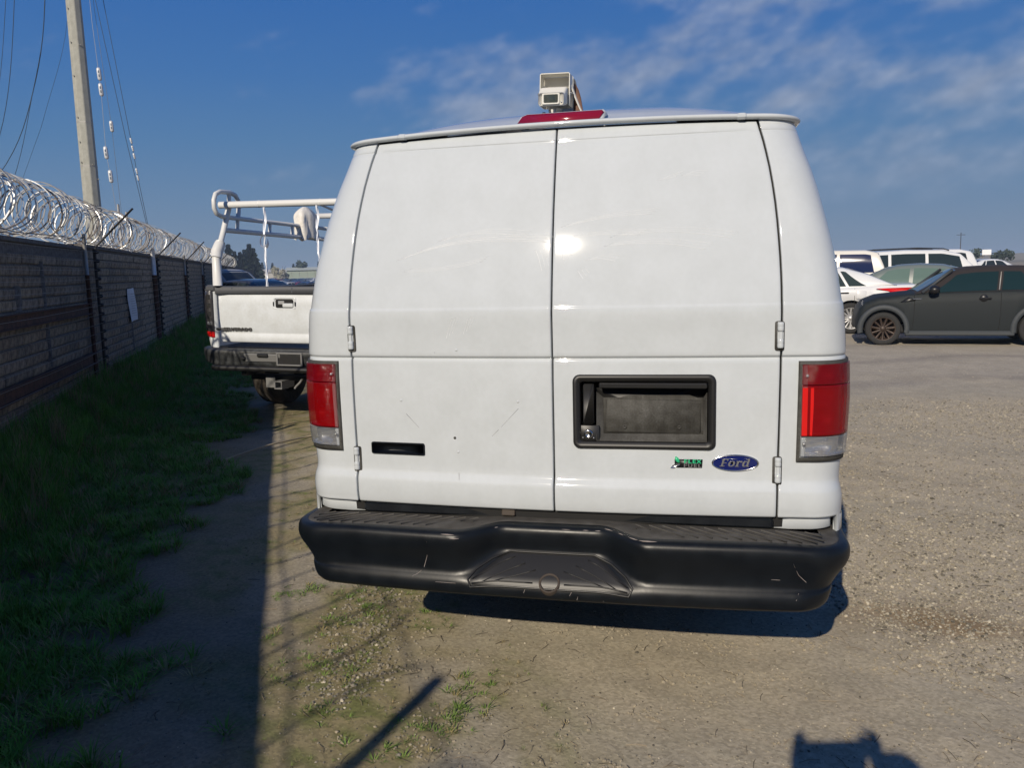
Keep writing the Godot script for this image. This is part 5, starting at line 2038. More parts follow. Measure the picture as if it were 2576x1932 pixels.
func build_truck() -> void:
	truck = thing("pickup_truck", "white pickup truck with a ladder rack, half hidden behind the van", "pickup truck", Vector3(-2.315, 0, -8.50), -15.5)
	truck.rotation_degrees.z = -1.2
	# tailgate: shallow stamped panel with a lower step
	var st := mb()
	var rows := []
	for q in [[0.852, -0.02, 0.80], [0.856, 0.006, 0.805], [0.87, 0.012, 0.808], [0.942, 0.014, 0.812], [0.950, 0.004, 0.812], [0.962, 0.008, 0.813], [1.1, 0.018, 0.818], [1.25, 0.018, 0.822], [1.36, 0.008, 0.825], [1.378, -0.01, 0.825]]:
		var r := PackedVector3Array()
		for k in 13:
			var f := k / 6.0 - 1.0
			r.append(Vector3(f * q[2], q[0], q[1] - 0.01 * f * f - (0.02 if absf(f) > 0.99 else 0.0)))
		rows.append(r)
	sheet(st, rows)
	var gate := build("tailgate", st, M.truck_white, truck)
	st = mb()
	bbox(st, Transform3D(), Vector3(1.65, 0.5, 0.05), 0.01)
	build("gate_back", st, M.truck_white, gate, Transform3D(Basis(), Vector3(0, 1.12, -0.05)))
	# handle cut-out
	st = mb()
	rows = []
	for q in [[0.135, 0.062, 0.014, 0.022], [0.130, 0.057, 0.022, 0.022], [0.112, 0.052, 0.020, 0.02], [0.108, 0.050, -0.004, 0.02]]:
		var r := PackedVector3Array()
		for p in round_rect(-0.025 - q[0], 1.267 - q[1], -0.025 + q[0], 1.267 + q[1], q[3], 4):
			r.append(Vector3(p.x, p.y, q[2]))
		rows.append(r)
	sheet(st, rows, true, true)
	build("handle_surround", st, M.truck_white, gate)
	st = mb()
	slab(st, round_rect(-0.128, 1.222, 0.078, 1.312, 0.02), 0.016, 0.0195)
	build("handle_opening", st, M.gap, gate)
	tbox("handle_piece", Vector3(0.015, 1.250, 0.022), Vector3(0.12, 0.04, 0.01), 0.004, M.truck_white, gate)
	tbox("handle_piece", Vector3(-0.06, 1.277, 0.021), Vector3(0.07, 0.035, 0.008), 0.003, M.scratch, gate)
	for x in [-0.15, 0.10]:
		tbox("latch_slot", Vector3(x, 1.262, 0.0225), Vector3(0.014, 0.045, 0.004), 0.001, M.gap, gate)
	lettering("lettering", "SILVERADO", 0.036, 0.008, M.dusty_plastic, gate, Transform3D(Basis.from_scale(Vector3(1.28, 1, 1)), Vector3(-0.592, 0.992, 0.014)))
	tbox("badge_bar", Vector3(-0.64, 0.992, 0.010), Vector3(0.41, 0.028, 0.004), 0.001, M.plank_grey, gate)
	var em := mb()
	slab(em, PackedVector2Array([Vector2(-0.85, 0.983), Vector2(-0.80, 0.983), Vector2(-0.795, 1.003), Vector2(-0.845, 1.003)]), 0.008, 0.02)
	build("emblem", em, M.dusty_plastic, gate)
	# grey cap along the top of the gate
	st = mb()
	rows = []
	for q in [[1.362, 0.016], [1.366, 0.026], [1.434, 0.022], [1.444, 0.012], [1.444, -0.04], [1.42, -0.05]]:
		rows.append(PackedVector3Array([Vector3(-0.835, q[0], q[1]), Vector3(0.0, q[0], q[1]), Vector3(0.835, q[0], q[1])]))
	sheet(st, rows)
	build("gate_cap", st, M.plank_grey, truck)
	for q in [[0.07, 1.425], [0.07, 1.385], [-0.63, 1.425]]:
		tbox("cap_screw", Vector3(q[0], q[1], 0.026), Vector3(0.012, 0.012, 0.006), 0.002, M.badge_silver, truck)
	for side in [-1.0, 1.0]:
		# bed side: outer skin with rounded rear corner
		st = mb()
		rows = []
		for q in [[0.79, 0.955], [0.90, 0.975], [1.05, 0.988], [1.25, 0.99], [1.34, 0.982], [1.385, 0.972], [1.395, 0.955], [1.395, 0.86], [1.36, 0.855]]:
			var r := PackedVector3Array()
			for p in [[0.835 - q[1] + 0.005, -0.015], [0.835 - q[1] + 0.01, 0.012], [-0.05, 0.010], [-0.012, -0.012], [0.0, -0.05], [0.0, -0.4], [0.0, -0.85], [0.0, -0.95], [0.0, -1.3], [0.0, -1.65], [0.0, -1.75], [0.0, -2.4]]:
				var pp := Vector3((q[1] + p[0]) * side, q[0], p[1])
				if q[0] > 1.39 and q[1] < 0.96:
					pp.x = (q[1] + p[0] * 0.05) * side
				var dz := absf(p[1] + 1.3)
				if dz < 0.47:
					pp.y = maxf(pp.y, 0.42 + sqrt(maxf(0.0, 0.2209 - dz * dz)))
				r.append(pp)
			rows.append(r)
		sheet(st, rows, false, side < 0.0)
		build("bed_side", st, M.truck_white, truck)
		tbox("rail_cap", Vector3(0.905 * side, 1.405, -1.2), Vector3(0.15, 0.02, 2.4), 0.006, M.plank_grey, truck)
		tbox("corner_cap", Vector3(0.895 * side, 1.42, -0.005), Vector3(0.13, 0.075, 0.06), 0.02, M.plank_grey, truck)
		# tail lamp: smoked upper, red lower
		st = mb()
		rows = []
		for q in [[0.965, 0.965], [0.985, 0.985], [1.1, 0.99], [1.3, 0.992], [1.39, 0.978], [1.396, 0.96]]:
			rows.append(PackedVector3Array([Vector3(0.868 * side, q[0], 0.0), Vector3(0.872 * side, q[0], 0.030), Vector3((q[1] - 0.05) * side, q[0], 0.028), Vector3((q[1] + 0.003) * side, q[0], -0.01), Vector3((q[1] + 0.004) * side, q[0], -0.1)]))
		sheet(st, rows, false, side < 0.0)
		var lamp := build("tail_lamp", st, M.smoked_lens, truck)
		st = mb()
		rows = []
		for q in [[0.908, 0.958], [0.915, 0.97], [0.965, 0.978]]:
			rows.append(PackedVector3Array([Vector3(0.868 * side, q[0], 0.0), Vector3(0.872 * side, q[0], 0.031), Vector3((q[1] - 0.05) * side, q[0], 0.029), Vector3((q[1] + 0.004) * side, q[0], -0.01), Vector3((q[1] + 0.004) * side, q[0], -0.1)]))
		sheet(st, rows, false, side < 0.0)
		build("red_segment", st, M.reflector, lamp)
		for y in [1.33, 1.24, 1.15]:
			tbox("bulb_seat", Vector3(0.92 * side, y, 0.029), Vector3(0.05, 0.05, 0.004), 0.002, M.black_plastic, lamp)
		tbox("white_segment", Vector3(0.915 * side, 1.055, 0.029), Vector3(0.06, 0.03, 0.006), 0.002, M.clear_lens, lamp)
		build_wheel(truck, Vector3(0.90 * side, 0.41, -1.30), 0.425, 0.31, side, M.steel, 6, 0.2, M.dusty_rubber)
		build_wheel(truck, Vector3(0.90 * side, 0.41, -4.95), 0.425, 0.31, side, M.steel, 6, 0.2, M.dusty_rubber)
	# step bumper, black paint scraped to metal
	st = mb()
	rows = []
	for k in 31:
		var x := lerpf(-1.0, 1.0, k / 30.0)
		var ax := absf(x)
		var wrap := 0.16 * pow(maxf(0.0, (ax - 0.72) / 0.28), 2.2)
		var lowcut := 0.05 * smoothstep(0.8, 1.0, ax)
		var r := PackedVector3Array()
		for q in [[0.80, 0.07], [0.805, 0.13], [0.795, 0.19], [0.78, 0.20], [0.755, 0.203], [0.72, 0.19], [0.66, 0.175], [0.63 + lowcut, 0.17], [0.62 + lowcut, 0.13], [0.62 + lowcut, 0.05]]:
			r.append(Vector3(x, q[0], q[1] - wrap))
		rows.append(r)
	sheet(st, rows, false, true)
	var bump := build("rear_bumper", st, M.scuffed_bumper, truck)
	st = mb()
	rows = []
	for k in 25:
		var x := lerpf(-0.80, 0.80, k / 24.0)
		var e := 0.03 * smoothstep(0.72, 0.8, absf(x))
		var r := PackedVector3Array()
		for q in [[0.632, 0.10], [0.636, 0.21], [0.625, 0.235], [0.60, 0.24], [0.578, 0.225], [0.572, 0.12]]:
			r.append(Vector3(x, q[0] if q[1] < 0.2 else q[0], q[1] - e))
		rows.append(r)
	sheet(st, rows, false, true)
	build("lower_step", st, M.black_plastic, bump)
	# number plate pocket: pale frame round a dark hole
	for q in [[0.115, 0.772, 0.29, 0.016], [0.115, 0.653, 0.29, 0.016], [-0.022, 0.712, 0.018, 0.12], [0.252, 0.712, 0.018, 0.12]]:
		tbox("plate_frame", Vector3(q[0], q[1], 0.207), Vector3(q[2], q[3], 0.02), 0.004, M.truck_grey, bump)
	tbox("plate_hole", Vector3(0.115, 0.712, 0.196), Vector3(0.262, 0.112, 0.012), 0.002, M.gap, bump)
	tbox("grey_plate", Vector3(-0.2, 0.72, 0.19), Vector3(0.42, 0.085, 0.02), 0.006, M.truck_grey, bump, Basis(Vector3.RIGHT, 0.25))
	for q in [[-0.19, 0.745, 0.13], [-0.42, 0.715, 0.055]]:
		tbox("sensor", Vector3(q[0], q[1], 0.205), Vector3(q[2], 0.04, 0.03), 0.01, M.black_plastic, bump)
	# receiver hitch and hooks
	st = mb()
	rows = []
	for q in [[0.0, 0.045], [0.0, 0.045]]:
		pass
	for q in [[-0.05, 0.438, 0.088, 0.012], [0.05, 0.438, 0.012, 0.088], [-0.05, 0.478, 0.088, 0.012]]:
		pass
	bbox(st, Transform3D(Basis(), Vector3(-0.048, 0.474, 0.05)), Vector3(0.088, 0.012, 0.25), 0.002)
	bbox(st, Transform3D(Basis(), Vector3(-0.048, 0.402, 0.05)), Vector3(0.088, 0.012, 0.25), 0.002)
	bbox(st, Transform3D(Basis(), Vector3(-0.086, 0.438, 0.05)), Vector3(0.012, 0.06, 0.25), 0.002)
	bbox(st, Transform3D(Basis(), Vector3(-0.010, 0.438, 0.05)), Vector3(0.012, 0.06, 0.25), 0.002)
	var hitch := build("hitch_receiver", st, M.truck_grey, truck)
	tbox("hitch_bar", Vector3(0.0, 0.50, 0.0), Vector3(0.9, 0.06, 0.07), 0.008, M.near_black, hitch)
	tbox("plug_bracket", Vector3(-0.19, 0.455, 0.08), Vector3(0.11, 0.12, 0.012), 0.01, M.truck_grey, hitch)
	st = mb()
	tube(st, [Vector3(0.17, 0.50, 0.06), Vector3(0.15, 0.46, 0.08), Vector3(0.11, 0.42, 0.09), Vector3(0.09, 0.40, 0.08)], 0.012, 6)
	build("tow_hook", st, M.truck_grey, hitch)
	# chassis, axle, spare
	st = mb()
	rod(st, Vector3(-0.7, 0.40, -1.3), Vector3(0.7, 0.40, -1.3), 0.06, 10)
	for sg in [-1.0, 1.0]:
		bbox(st, Transform3D(Basis(), Vector3(0.45 * sg, 0.60, -2.3)), Vector3(0.08, 0.16, 4.9), 0.01)
	bbox(st, Transform3D(Basis(), Vector3(0, 0.78, -1.2)), Vector3(1.72, 0.05, 2.4), 0.01)
	build("chassis", st, M.near_black, truck)
	build_cab()
	build_rack()

func build_cab() -> void:
	# cab and bonnet ahead of the bed
	var st := mb()
	var rows := []
	for q in [[2.42, 0.55, 1.44, 1.45, 0.96, 0.97], [2.45, 0.55, 1.95, 1.45, 0.80, 0.98], [2.7, 0.55, 2.03, 1.45, 0.78, 0.98], [3.6, 0.55, 2.03, 1.45, 0.78, 0.98], [3.95, 0.55, 1.93, 1.42, 0.78, 0.98], [4.5, 0.6, 1.47, 1.38, 0.86, 0.98], [5.6, 0.6, 1.30, 1.2, 0.84, 0.96], [5.85, 0.6, 1.15, 1.05, 0.82, 0.92], [5.88, 0.65, 0.9, 0.85, 0.80, 0.88]]:
		rows.append(PackedVector3Array([Vector3(-q[5], q[1], -q[0]), Vector3(-q[5], q[3], -q[0]), Vector3(-q[4], q[2] - 0.06, -q[0]), Vector3(-q[4] + 0.1, q[2], -q[0]), Vector3(q[4] - 0.1, q[2], -q[0]), Vector3(q[4], q[2] - 0.06, -q[0]), Vector3(q[5], q[3], -q[0]), Vector3(q[5], q[1], -q[0])]))
	sheet(st, rows, false, true)
	fan(st, rows[8])
	fan(st, rows[0], true)
	build("cab", st, M.truck_white, truck)
	tbox("rear_window", Vector3(0, 1.72, -2.415), Vector3(1.35, 0.36, 0.03), 0.02, M.dark_glass, truck, Basis(Vector3.RIGHT, -0.06))
	for side in [-1.0, 1.0]:
		st = mb()
		quad(st, Vector3(0.972 * side, 1.48, -2.6), Vector3(0.972 * side, 1.48, -4.35), Vector3(0.815 * side, 1.94, -3.85), Vector3(0.815 * side, 1.94, -2.65))
		build("side_window", st, M.dark_glass, truck)

func build_rack() -> void:
	var root := Node3D.new()
	root.name = "ladder_rack"
	truck.add_child(root)
	for side in [-1.0, 1.0]:
		var x: float = 0.80 * side
		# post: straight foot in the stake pocket, sleeve, then a leaning upper tube
		var st := mb()
		tube(st, [Vector3(x, 1.45, 0.02), Vector3(x, 1.74, 0.015), Vector3(x, 1.80, 0.0)], [0.048, 0.046, 0.044], 12)
		build("post_foot", st, M.rack_white, root)
		st = mb()
		tube(st, [Vector3(x, 1.74, 0.02), Vector3(x, 1.80, 0.0), Vector3(x, 1.87, -0.05), Vector3(x, 1.90, -0.07)], [0.055, 0.062, 0.058, 0.05], 12)
		build("sleeve", st, M.rack_white, root)
		st = mb()
		tube(st, [Vector3(x, 1.84, -0.04), Vector3(x, 2.00, -0.125), Vector3(x, 2.16, -0.20), Vector3(x, 2.29, -0.26)], 0.030, 12)
		build("upper_post", st, M.rack_white, root)
		# two side rails running forward, the upper one curling up into a hoop at the rear
		st = mb()
		var hoop := [Vector3(x, 2.13, -2.62), Vector3(x, 2.165, -0.30), Vector3(x, 2.17, -0.12), Vector3(x, 2.195, -0.03), Vector3(x, 2.25, 0.005), Vector3(x, 2.33, 0.005), Vector3(x, 2.395, -0.03), Vector3(x, 2.425, -0.11), Vector3(x, 2.43, -0.28), Vector3(x, 2.41, -0.38), Vector3(x, 2.36, -0.43), Vector3(x, 2.28, -0.435), Vector3(x, 2.17, -0.415)]
		tube(st, hoop, 0.024, 10)
		build("upper_rail", st, M.rack_white, root)
		st = mb()
		rod(st, Vector3(x, 2.03, -0.14), Vector3(x, 1.99, -2.62), 0.027, 10)
		build("lower_rail", st, M.rack_white, root)
		for z in [-0.405, -1.05, -1.55]:
			st = mb()
			rod(st, Vector3(x, 2.165, z), Vector3(x, 2.02, z + 0.02), 0.02, 8)
			build("rail_strut", st, M.rack_white, root)
		st = mb()
		rod(st, Vector3(x, 2.29, -0.26), Vector3(x, 2.43, -0.27), 0.022, 8)
		build("hoop_strut", st, M.rack_white, root)
		st = mb()
		tube(st, [Vector3(x, 1.40, -2.60), Vector3(x, 1.9, -2.62), Vector3(x, 2.13, -2.62)], 0.036, 10)
		build("front_post", st, M.rack_white, root)
	# cross bars; the rear one is an open pipe that sticks out past the post
	var st := mb()
	tube(st, [Vector3(-0.87, 2.295, -0.20), Vector3(0.87, 2.295, -0.20)], 0.036, 14, false, false)
	build("rear_crossbar", st, M.rack_white, root)
	st = mb()
	lathe(st, [[0.036, 0.0], [0.038, 0.002], [0.030, 0.004], [0.029, -0.12]], 14, Transform3D(Basis(Vector3.BACK, 0.5 * PI), Vector3(-0.87, 2.295, -0.20)))
	build("pipe_end", st, M.rack_white, root)
	for xx in [-0.40, 0.31]:
		st = mb()
		lathe(st, [[0.0362, -0.012], [0.0385, -0.006], [0.0385, 0.006], [0.0362, 0.012]], 14, Transform3D(Basis(Vector3.BACK, 0.5 * PI), Vector3(xx, 2.295, -0.20)))
		build("weld_ring", st, M.rack_white, root)
	st = mb()
	rod(st, Vector3(-0.80, 2.277, -2.05), Vector3(0.80, 2.277, -2.05), 0.034, 12)
	build("front_crossbar", st, M.rack_white, root)
	st = mb()
	rod(st, Vector3(0.25, 2.29, -0.24), Vector3(0.72, 2.02, -0.8), 0.012, 6)
	build("brace", st, M.rack_white, root)
	# things tied to the rack: two ribbons and a rag of cloth
	var to_world := truck.transform
	for q in [[-0.335, 2.26, 1.44, "long white ribbon tied from the crossbar down to the tailgate with a loop", true], [0.275, 2.27, 1.55, "white ribbon hanging from the crossbar next to the van's corner", false]]:
		var base := to_world * Vector3(q[0], q[1], -0.20)
		var t := thing("ribbon", q[3], "ribbon", base, -15.5, "ribbons on the ladder rack")
		for strand in 2:
			var rows := []
			for k in 30:
				var f := k / 29.0
				var tw := f * 9.0 + strand * 1.3
				var w := 0.011
				var c := Vector3(0.012 * (strand - 0.5) * 2.0 * sin(PI * minf(f * 2.4, 1.0)) + 0.10 * f + 0.006 * sin(f * 9.0 + strand), -f * (q[1] - q[2]), 0.02 + 0.20 * f)
				rows.append(PackedVector3Array([c + Vector3(cos(tw) * w, 0, sin(tw) * w), c - Vector3(cos(tw) * w, 0, sin(tw) * w)]))
			var rs := mb()
			sheet(rs, rows)
			build("strand", rs, M.ribbon, t)
		if q[4]:
			var rs := mb()
			var rows := []
			for k in 17:
				var a := TAU * k / 16.0
				var c := Vector3(0.035 + 0.045 * sin(a), -0.36 + 0.065 * cos(a), 0.11)
				rows.append(PackedVector3Array([c + Vector3(0.008 * cos(a), 0.006, 0.014), c - Vector3(0.008 * cos(a), 0.006, 0.014)]))
			sheet(rs, rows)
			build("loop", rs, M.ribbon, t)
	# cloth over the two left rails, well forward
	var cz := -1.88
	var base2 := to_world * Vector3(-0.80, 2.17, cz)
	var cl := thing("rag", "off white cloth bundle draped over the rails of the ladder rack", "cloth", base2, -15.5)
	var cs := mb()
	var rows := []
	for j in 13:
		var v := j / 12.0
		var row := PackedVector3Array()
		for i in 33:
			var a := TAU * i / 32.0
			var fold := 1.0 + 0.13 * sin(a * 7.0 + v * 2.0) * smoothstep(0.0, 0.3, v) + 0.07 * sin(a * 13.0 + v * 5.0)
			var rad := (0.03 + 0.095 * pow(sin(PI * 0.5 * minf(v * 3.0, 1.0)), 0.7) + 0.02 * v) * fold
			row.append(Vector3(cos(a) * rad * 0.75, 0.21 - 0.40 * v + 0.02 * sin(a * 5.0) * v, sin(a) * rad * 1.5))
		rows.append(row)
	sheet(cs, rows, true, true)
	build("drape", cs, M.cloth, cl)

# ---------------------------------------------------------------- parked cars
# Cars face -X in their own space: x runs from the nose (0) to the tail (length), z across, y up.
# p: length, half width, profiles as tables along x
func make_car(called: String, label: String, p: Dictionary, paint: Material, at: Vector3, nose_deg: float, group := "") -> Node3D:
	var t := thing(called, label, "car", at, 0.0, group)
	t.basis = Basis(Vector3.UP, deg_to_rad(nose_deg))
	var L: float = p.length
	var hw: float = p.half
	var wr: float = p.wheel
	var x0: float = p.front_axle
	var x1: float = p.rear_axle
	var sill: float = p.get("sill", 0.20)
	var arch := wr * 1.17
	var shift := Vector3(-x0, 0, 0)   # origin under the front axle
	# lower body
	var xs := []
	for k in 17:
		xs.append(lerpf(0.0, 1.0, k / 16.0) * 0.22)
	for k in 40:
		xs.append(0.22 + (L - 0.44) * k / 39.0)
	for k in 17:
		xs.append(L - 0.22 + 0.22 * k / 16.0)
	for c in [x0, x1]:
		for k in 13:
			xs.append(c + cos(PI * k / 12.0) * arch)
	xs.sort()
	var rows := []
	for x in xs:
		var top := lerp_table(p.deck, x)
		var w := hw * end_taper(x, L, p.get("nose_taper", 0.14), p.get("tail_taper", 0.1))
		var yb := sill + 0.10 * pow(clampf(1.0 - x / 0.5, 0.0, 1.0), 2) + 0.12 * pow(clampf(1.0 - (L - x) / 0.5, 0.0, 1.0), 2)
		for c in [x0, x1]:
			var d := absf(x - c)
			if d < arch:
				yb = maxf(yb, wr + sqrt(maxf(arch * arch - d * d, 0.0)))
		yb = minf(yb, top - 0.05)
		var mid := lerpf(yb, top, 0.45)
		var row := PackedVector3Array()
		var prof := [[0.965, yb], [0.985, lerpf(yb, mid, 0.4)], [1.0, mid], [0.995, lerpf(mid, top, 0.55)], [0.965, top - 0.035], [0.93, top - 0.008], [0.80, top + 0.006], [0.4, top + 0.028], [0.0, top + 0.035]]
		for q in prof:
			row.append(Vector3(x, q[1], -w * q[0]) + shift)
		for k in range(prof.size() - 2, -1, -1):
			row.append(Vector3(x, prof[k][1], w * prof[k][0]) + shift)
		rows.append(row)
	var st := mb()
	sheet(st, rows, false, true)
	fan(st, rows[0])
	fan(st, rows[rows.size() - 1], true)
	build("body", st, paint, t)
	# under tray
	st = mb()
	bbox(st, Transform3D(Basis(), Vector3(L * 0.5, sill + 0.11, 0) + shift), Vector3(L * 0.9, 0.2, hw * 1.55), 0.03)
	bbox(st, Transform3D(Basis(), Vector3(L * 0.5, sill + 0.28, 0) + shift), Vector3(L * 0.94, 0.42, hw * 1.25), 0.03)
	build("underbody", st, M.near_black, t)
	# cabin
	var a0: float = p.roof[0][0]
	var a1: float = p.roof[p.roof.size() - 1][0]
	rows = []
	var base_w: float = hw * p.get("cabin", 0.93)
	var roof_w: float = hw * p.get("roof_width", 0.72)
	var cab := func(x: float, v: float) -> Vector3:
		# v 0 at the belt, 1 at the roof edge
		var yb := lerp_table(p.deck, x) - 0.01
		var yr := maxf(lerp_table(p.roof, x), yb + 0.005)
		var full: float = p.height
		var frac := clampf((yr - yb) / (full - yb), 0.0, 1.0)
		var wtop := lerpf(base_w, roof_w, frac)
		var bulge := 0.025 * sin(PI * v)
		return Vector3(x, lerpf(yb, yr - 0.035 * frac, v), lerpf(base_w, wtop, v) + bulge)
	for k in 61:
		var x := lerpf(a0, a1, k / 60.0)
		var yb := lerp_table(p.deck, x) - 0.01
		var yr := maxf(lerp_table(p.roof, x), yb + 0.005)
		var row := PackedVector3Array()
		for v in [0.0, 0.25, 0.5, 0.75, 1.0]:
			var q: Vector3 = cab.call(x, v)
			row.append(Vector3(q.x, q.y, -q.z) + shift)
		var e: Vector3 = cab.call(x, 1.0)
		for f in [0.88, 0.5, 0.0, -0.5, -0.88]:
			row.append(Vector3(x, yr + (0.0 if absf(f) > 0.8 else 0.018 * (1.0 - f * f)), -e.z * f) + shift)
		for v in [1.0, 0.75, 0.5, 0.25, 0.0]:
			var q: Vector3 = cab.call(x, v)
			row.append(Vector3(q.x, q.y, q.z) + shift)
		rows.append(row)
	st = mb()
	sheet(st, rows, false, true)
	build("cabin", st, p.get("top", paint), t)
	# side glass, one pane after another between the pillars
	for side in [-1.0, 1.0]:
		for pane in p.panes:
			st = mb()
			var gr := []
			for k in 13:
				var f := k / 12.0
				var row := PackedVector3Array()
				for v in [0.0, 0.25, 0.5, 0.75, 1.0]:
					var xx: float = lerpf(lerpf(pane[0], pane[1], v), lerpf(pane[2], pane[3], v), f)
					var vv: float = lerpf(p.get("pane_low", 0.08), p.get("pane_high", 0.88), v)
					var q: Vector3 = cab.call(xx, vv)
					row.append(Vector3(q.x, q.y, (q.z + 0.007) * side) + shift)
				gr.append(row)
			sheet(st, gr, false, side > 0.0)
			build("side_window", st, p.get("glass", M.dark_glass), t)
	# windscreen and rear glass
	for span in [p.get("screen", []), p.get("backlight", [])]:
		if span.size() < 2:
			continue
		st = mb()
		var gr := []
		for k in 9:
			var x := lerpf(span[0], span[1], k / 8.0)
			var yb := lerp_table(p.deck, x) - 0.01
			var yr := maxf(lerp_table(p.roof, x), yb + 0.005)
			var e: Vector3 = cab.call(x, 1.0)
			var row := PackedVector3Array()
			for f in [0.84, 0.5, 0.0, -0.5, -0.84]:
				row.append(Vector3(x, yr + 0.007 + 0.018 * (1.0 - f * f) * (0.0 if absf(f) > 0.8 else 1.0), -e.z * f) + shift)
			gr.append(row)
		sheet(st, gr, false, true)
		build("windscreen" if span == p.get("screen", []) else "rear_window", st, p.get("glass", M.dark_glass), t)
	# wheels
	for c in [x0, x1]:
		for side in [-1.0, 1.0]:
			build_wheel(t, Vector3(c, wr, (hw - 0.115) * side) + shift, wr, 0.21, side, p.get("rim", M.steel), p.get("spokes", 7), 0.2, p.get("tyre", M.rubber)).rotation = Vector3(0, PI * 0.5, 0) if false else Vector3(0, -PI * 0.5, 0)
	# lamps
	for side in [-1.0, 1.0]:
		if p.has("head"):
			st = mb()
			var q: Array = p.head
			lathe(st, [[0.0, 0.03], [q[2] * 0.6, 0.024], [q[2], 0.0]], 14, Transform3D(Basis(Vector3.BACK, PI * 0.5) * Basis.from_scale(Vector3(1, 1, q[3])), Vector3(q[0], q[1], hw * (q[4] if q.size() > 4 else 0.68) * side) + shift))
			build("headlight", st, M.clear_lens, t)
		if p.has("tail"):
			st = mb()
			var q: Array = p.tail
			bbox(st, Transform3D(Basis(Vector3.UP, 0.35 * side), Vector3(L - q[0], q[1], hw * q[4] * side) + shift), Vector3(q[2], q[3], 0.16), 0.02)
			build("tail_light", st, M.reflector, t)
		if p.get("mirror", true):
			st = mb()
			var mx: float = p.panes[0][0] + 0.12
			var q: Vector3 = cab.call(mx, 0.1)
			lathe(st, [[0.0, -0.09], [0.05, -0.08], [0.075, -0.02], [0.075, 0.04], [0.05, 0.075], [0.0, 0.085]], 12, Transform3D(Basis.from_scale(Vector3(1.0, 1.0, 1.25)) * Basis(Vector3.BACK, PI * 0.5), Vector3(mx, q.y + 0.05, (hw + 0.10) * side) + shift))
			rod(st, Vector3(mx, q.y - 0.03, (hw - 0.08) * side) + shift, Vector3(mx, q.y + 0.0, (hw + 0.07) * side) + shift, 0.02, 6)
			build("mirror", st, p.get("mirror_paint", paint), t)
		# door gaps and handles
		for dx in p.get("door_lines", []):
			st = mb()
			var pts := []
			for k in 7:
				var f := k / 6.0
				var top := lerp_table(p.deck, dx)
				var y := lerpf(sill + 0.06, top - 0.03, f)
				var mid := lerpf(sill, top, 0.45)
				var ff := (0.985 + 0.015 * smoothstep(sill, mid, y)) if y < mid else 1.0 - 0.035 * smoothstep(lerpf(mid, top, 0.5), top, y)
				pts.append(Vector3(dx + 0.02 * sin(f * 2.0), y, hw * ff * side - 0.001 * side) + shift)
			tube(st, pts, 0.0045, 5)
			build("door_gap", st, M.gap, t)
		for dx in p.get("handles", []):
			st = mb()
			bbox(st, Transform3D(Basis(), Vector3(dx, lerp_table(p.deck, dx) - 0.12, hw * 1.0 * side) + shift), Vector3(0.17, 0.032, 0.03), 0.012)
			build("door_handle", st, p.get("handle_mat", M.near_black), t)
	return t

func end_taper(x: float, l: float, a: float, b: float) -> float:
	var f := clampf(1.0 - x / 0.9, 0.0, 1.0)
	var r := clampf(1.0 - (l - x) / 0.9, 0.0, 1.0)
	var e := clampf(1.0 - x / 0.14, 0.0, 1.0)
	var g := clampf(1.0 - (l - x) / 0.14, 0.0, 1.0)
	return 1.0 - a * f * f - b * r * r - 0.16 * e * e * e - 0.12 * g * g * g

func sedan() -> Dictionary:
	return {"length": 4.85, "half": 0.92, "wheel": 0.33, "front_axle": 0.95, "rear_axle": 3.77, "height": 1.44,
		"deck": [[0.0, 0.62], [0.12, 0.74], [0.6, 0.84], [1.35, 0.93], [2.4, 0.96], [3.6, 1.00], [4.3, 1.03], [4.7, 1.03], [4.82, 0.98], [4.85, 0.85]],
		"roof": [[1.15, 0.90], [1.5, 1.06], [2.0, 1.33], [2.35, 1.42], [2.8, 1.44], [3.3, 1.41], [3.8, 1.26], [4.25, 1.05], [4.35, 1.0]],
		"panes": [[1.75, 2.15, 2.6, 2.62], [2.68, 2.70, 3.35, 3.18], [3.41, 3.24, 3.75, 3.35]], "screen": [1.28, 2.15], "backlight": [3.45, 4.22], "door_lines": [1.55, 2.64, 3.5], "handles": [2.5, 3.35], "head": [0.22, 0.70, 0.12, 2.0], "tail": [0.16, 0.88, 0.30, 0.11, 0.82]}

func suv() -> Dictionary:
	return {"length": 5.1, "half": 0.99, "wheel": 0.38, "front_axle": 0.95, "rear_axle": 3.9, "height": 1.86, "sill": 0.3,
		"deck": [[0.0, 0.8], [0.1, 0.98], [0.7, 1.08], [1.5, 1.14], [3.0, 1.15], [5.0, 1.17], [5.08, 1.1], [5.1, 0.9]],
		"roof": [[1.3, 1.12], [1.55, 1.28], [2.05, 1.72], [2.4, 1.83], [3.2, 1.86], [4.5, 1.84], [4.85, 1.76], [5.02, 1.35], [5.06, 1.15]],
		"roof_width": 0.78, "panes": [[1.85, 2.2, 2.75, 2.75], [2.83, 2.83, 3.75, 3.75], [3.83, 3.83, 4.75, 4.65]], "screen": [1.42, 2.2], "door_lines": [1.65, 2.8, 3.8], "handles": [2.65, 3.65], "head": [0.1, 0.95, 0.13, 1.5], "tail": [0.06, 1.05, 0.12, 0.4, 0.86]}

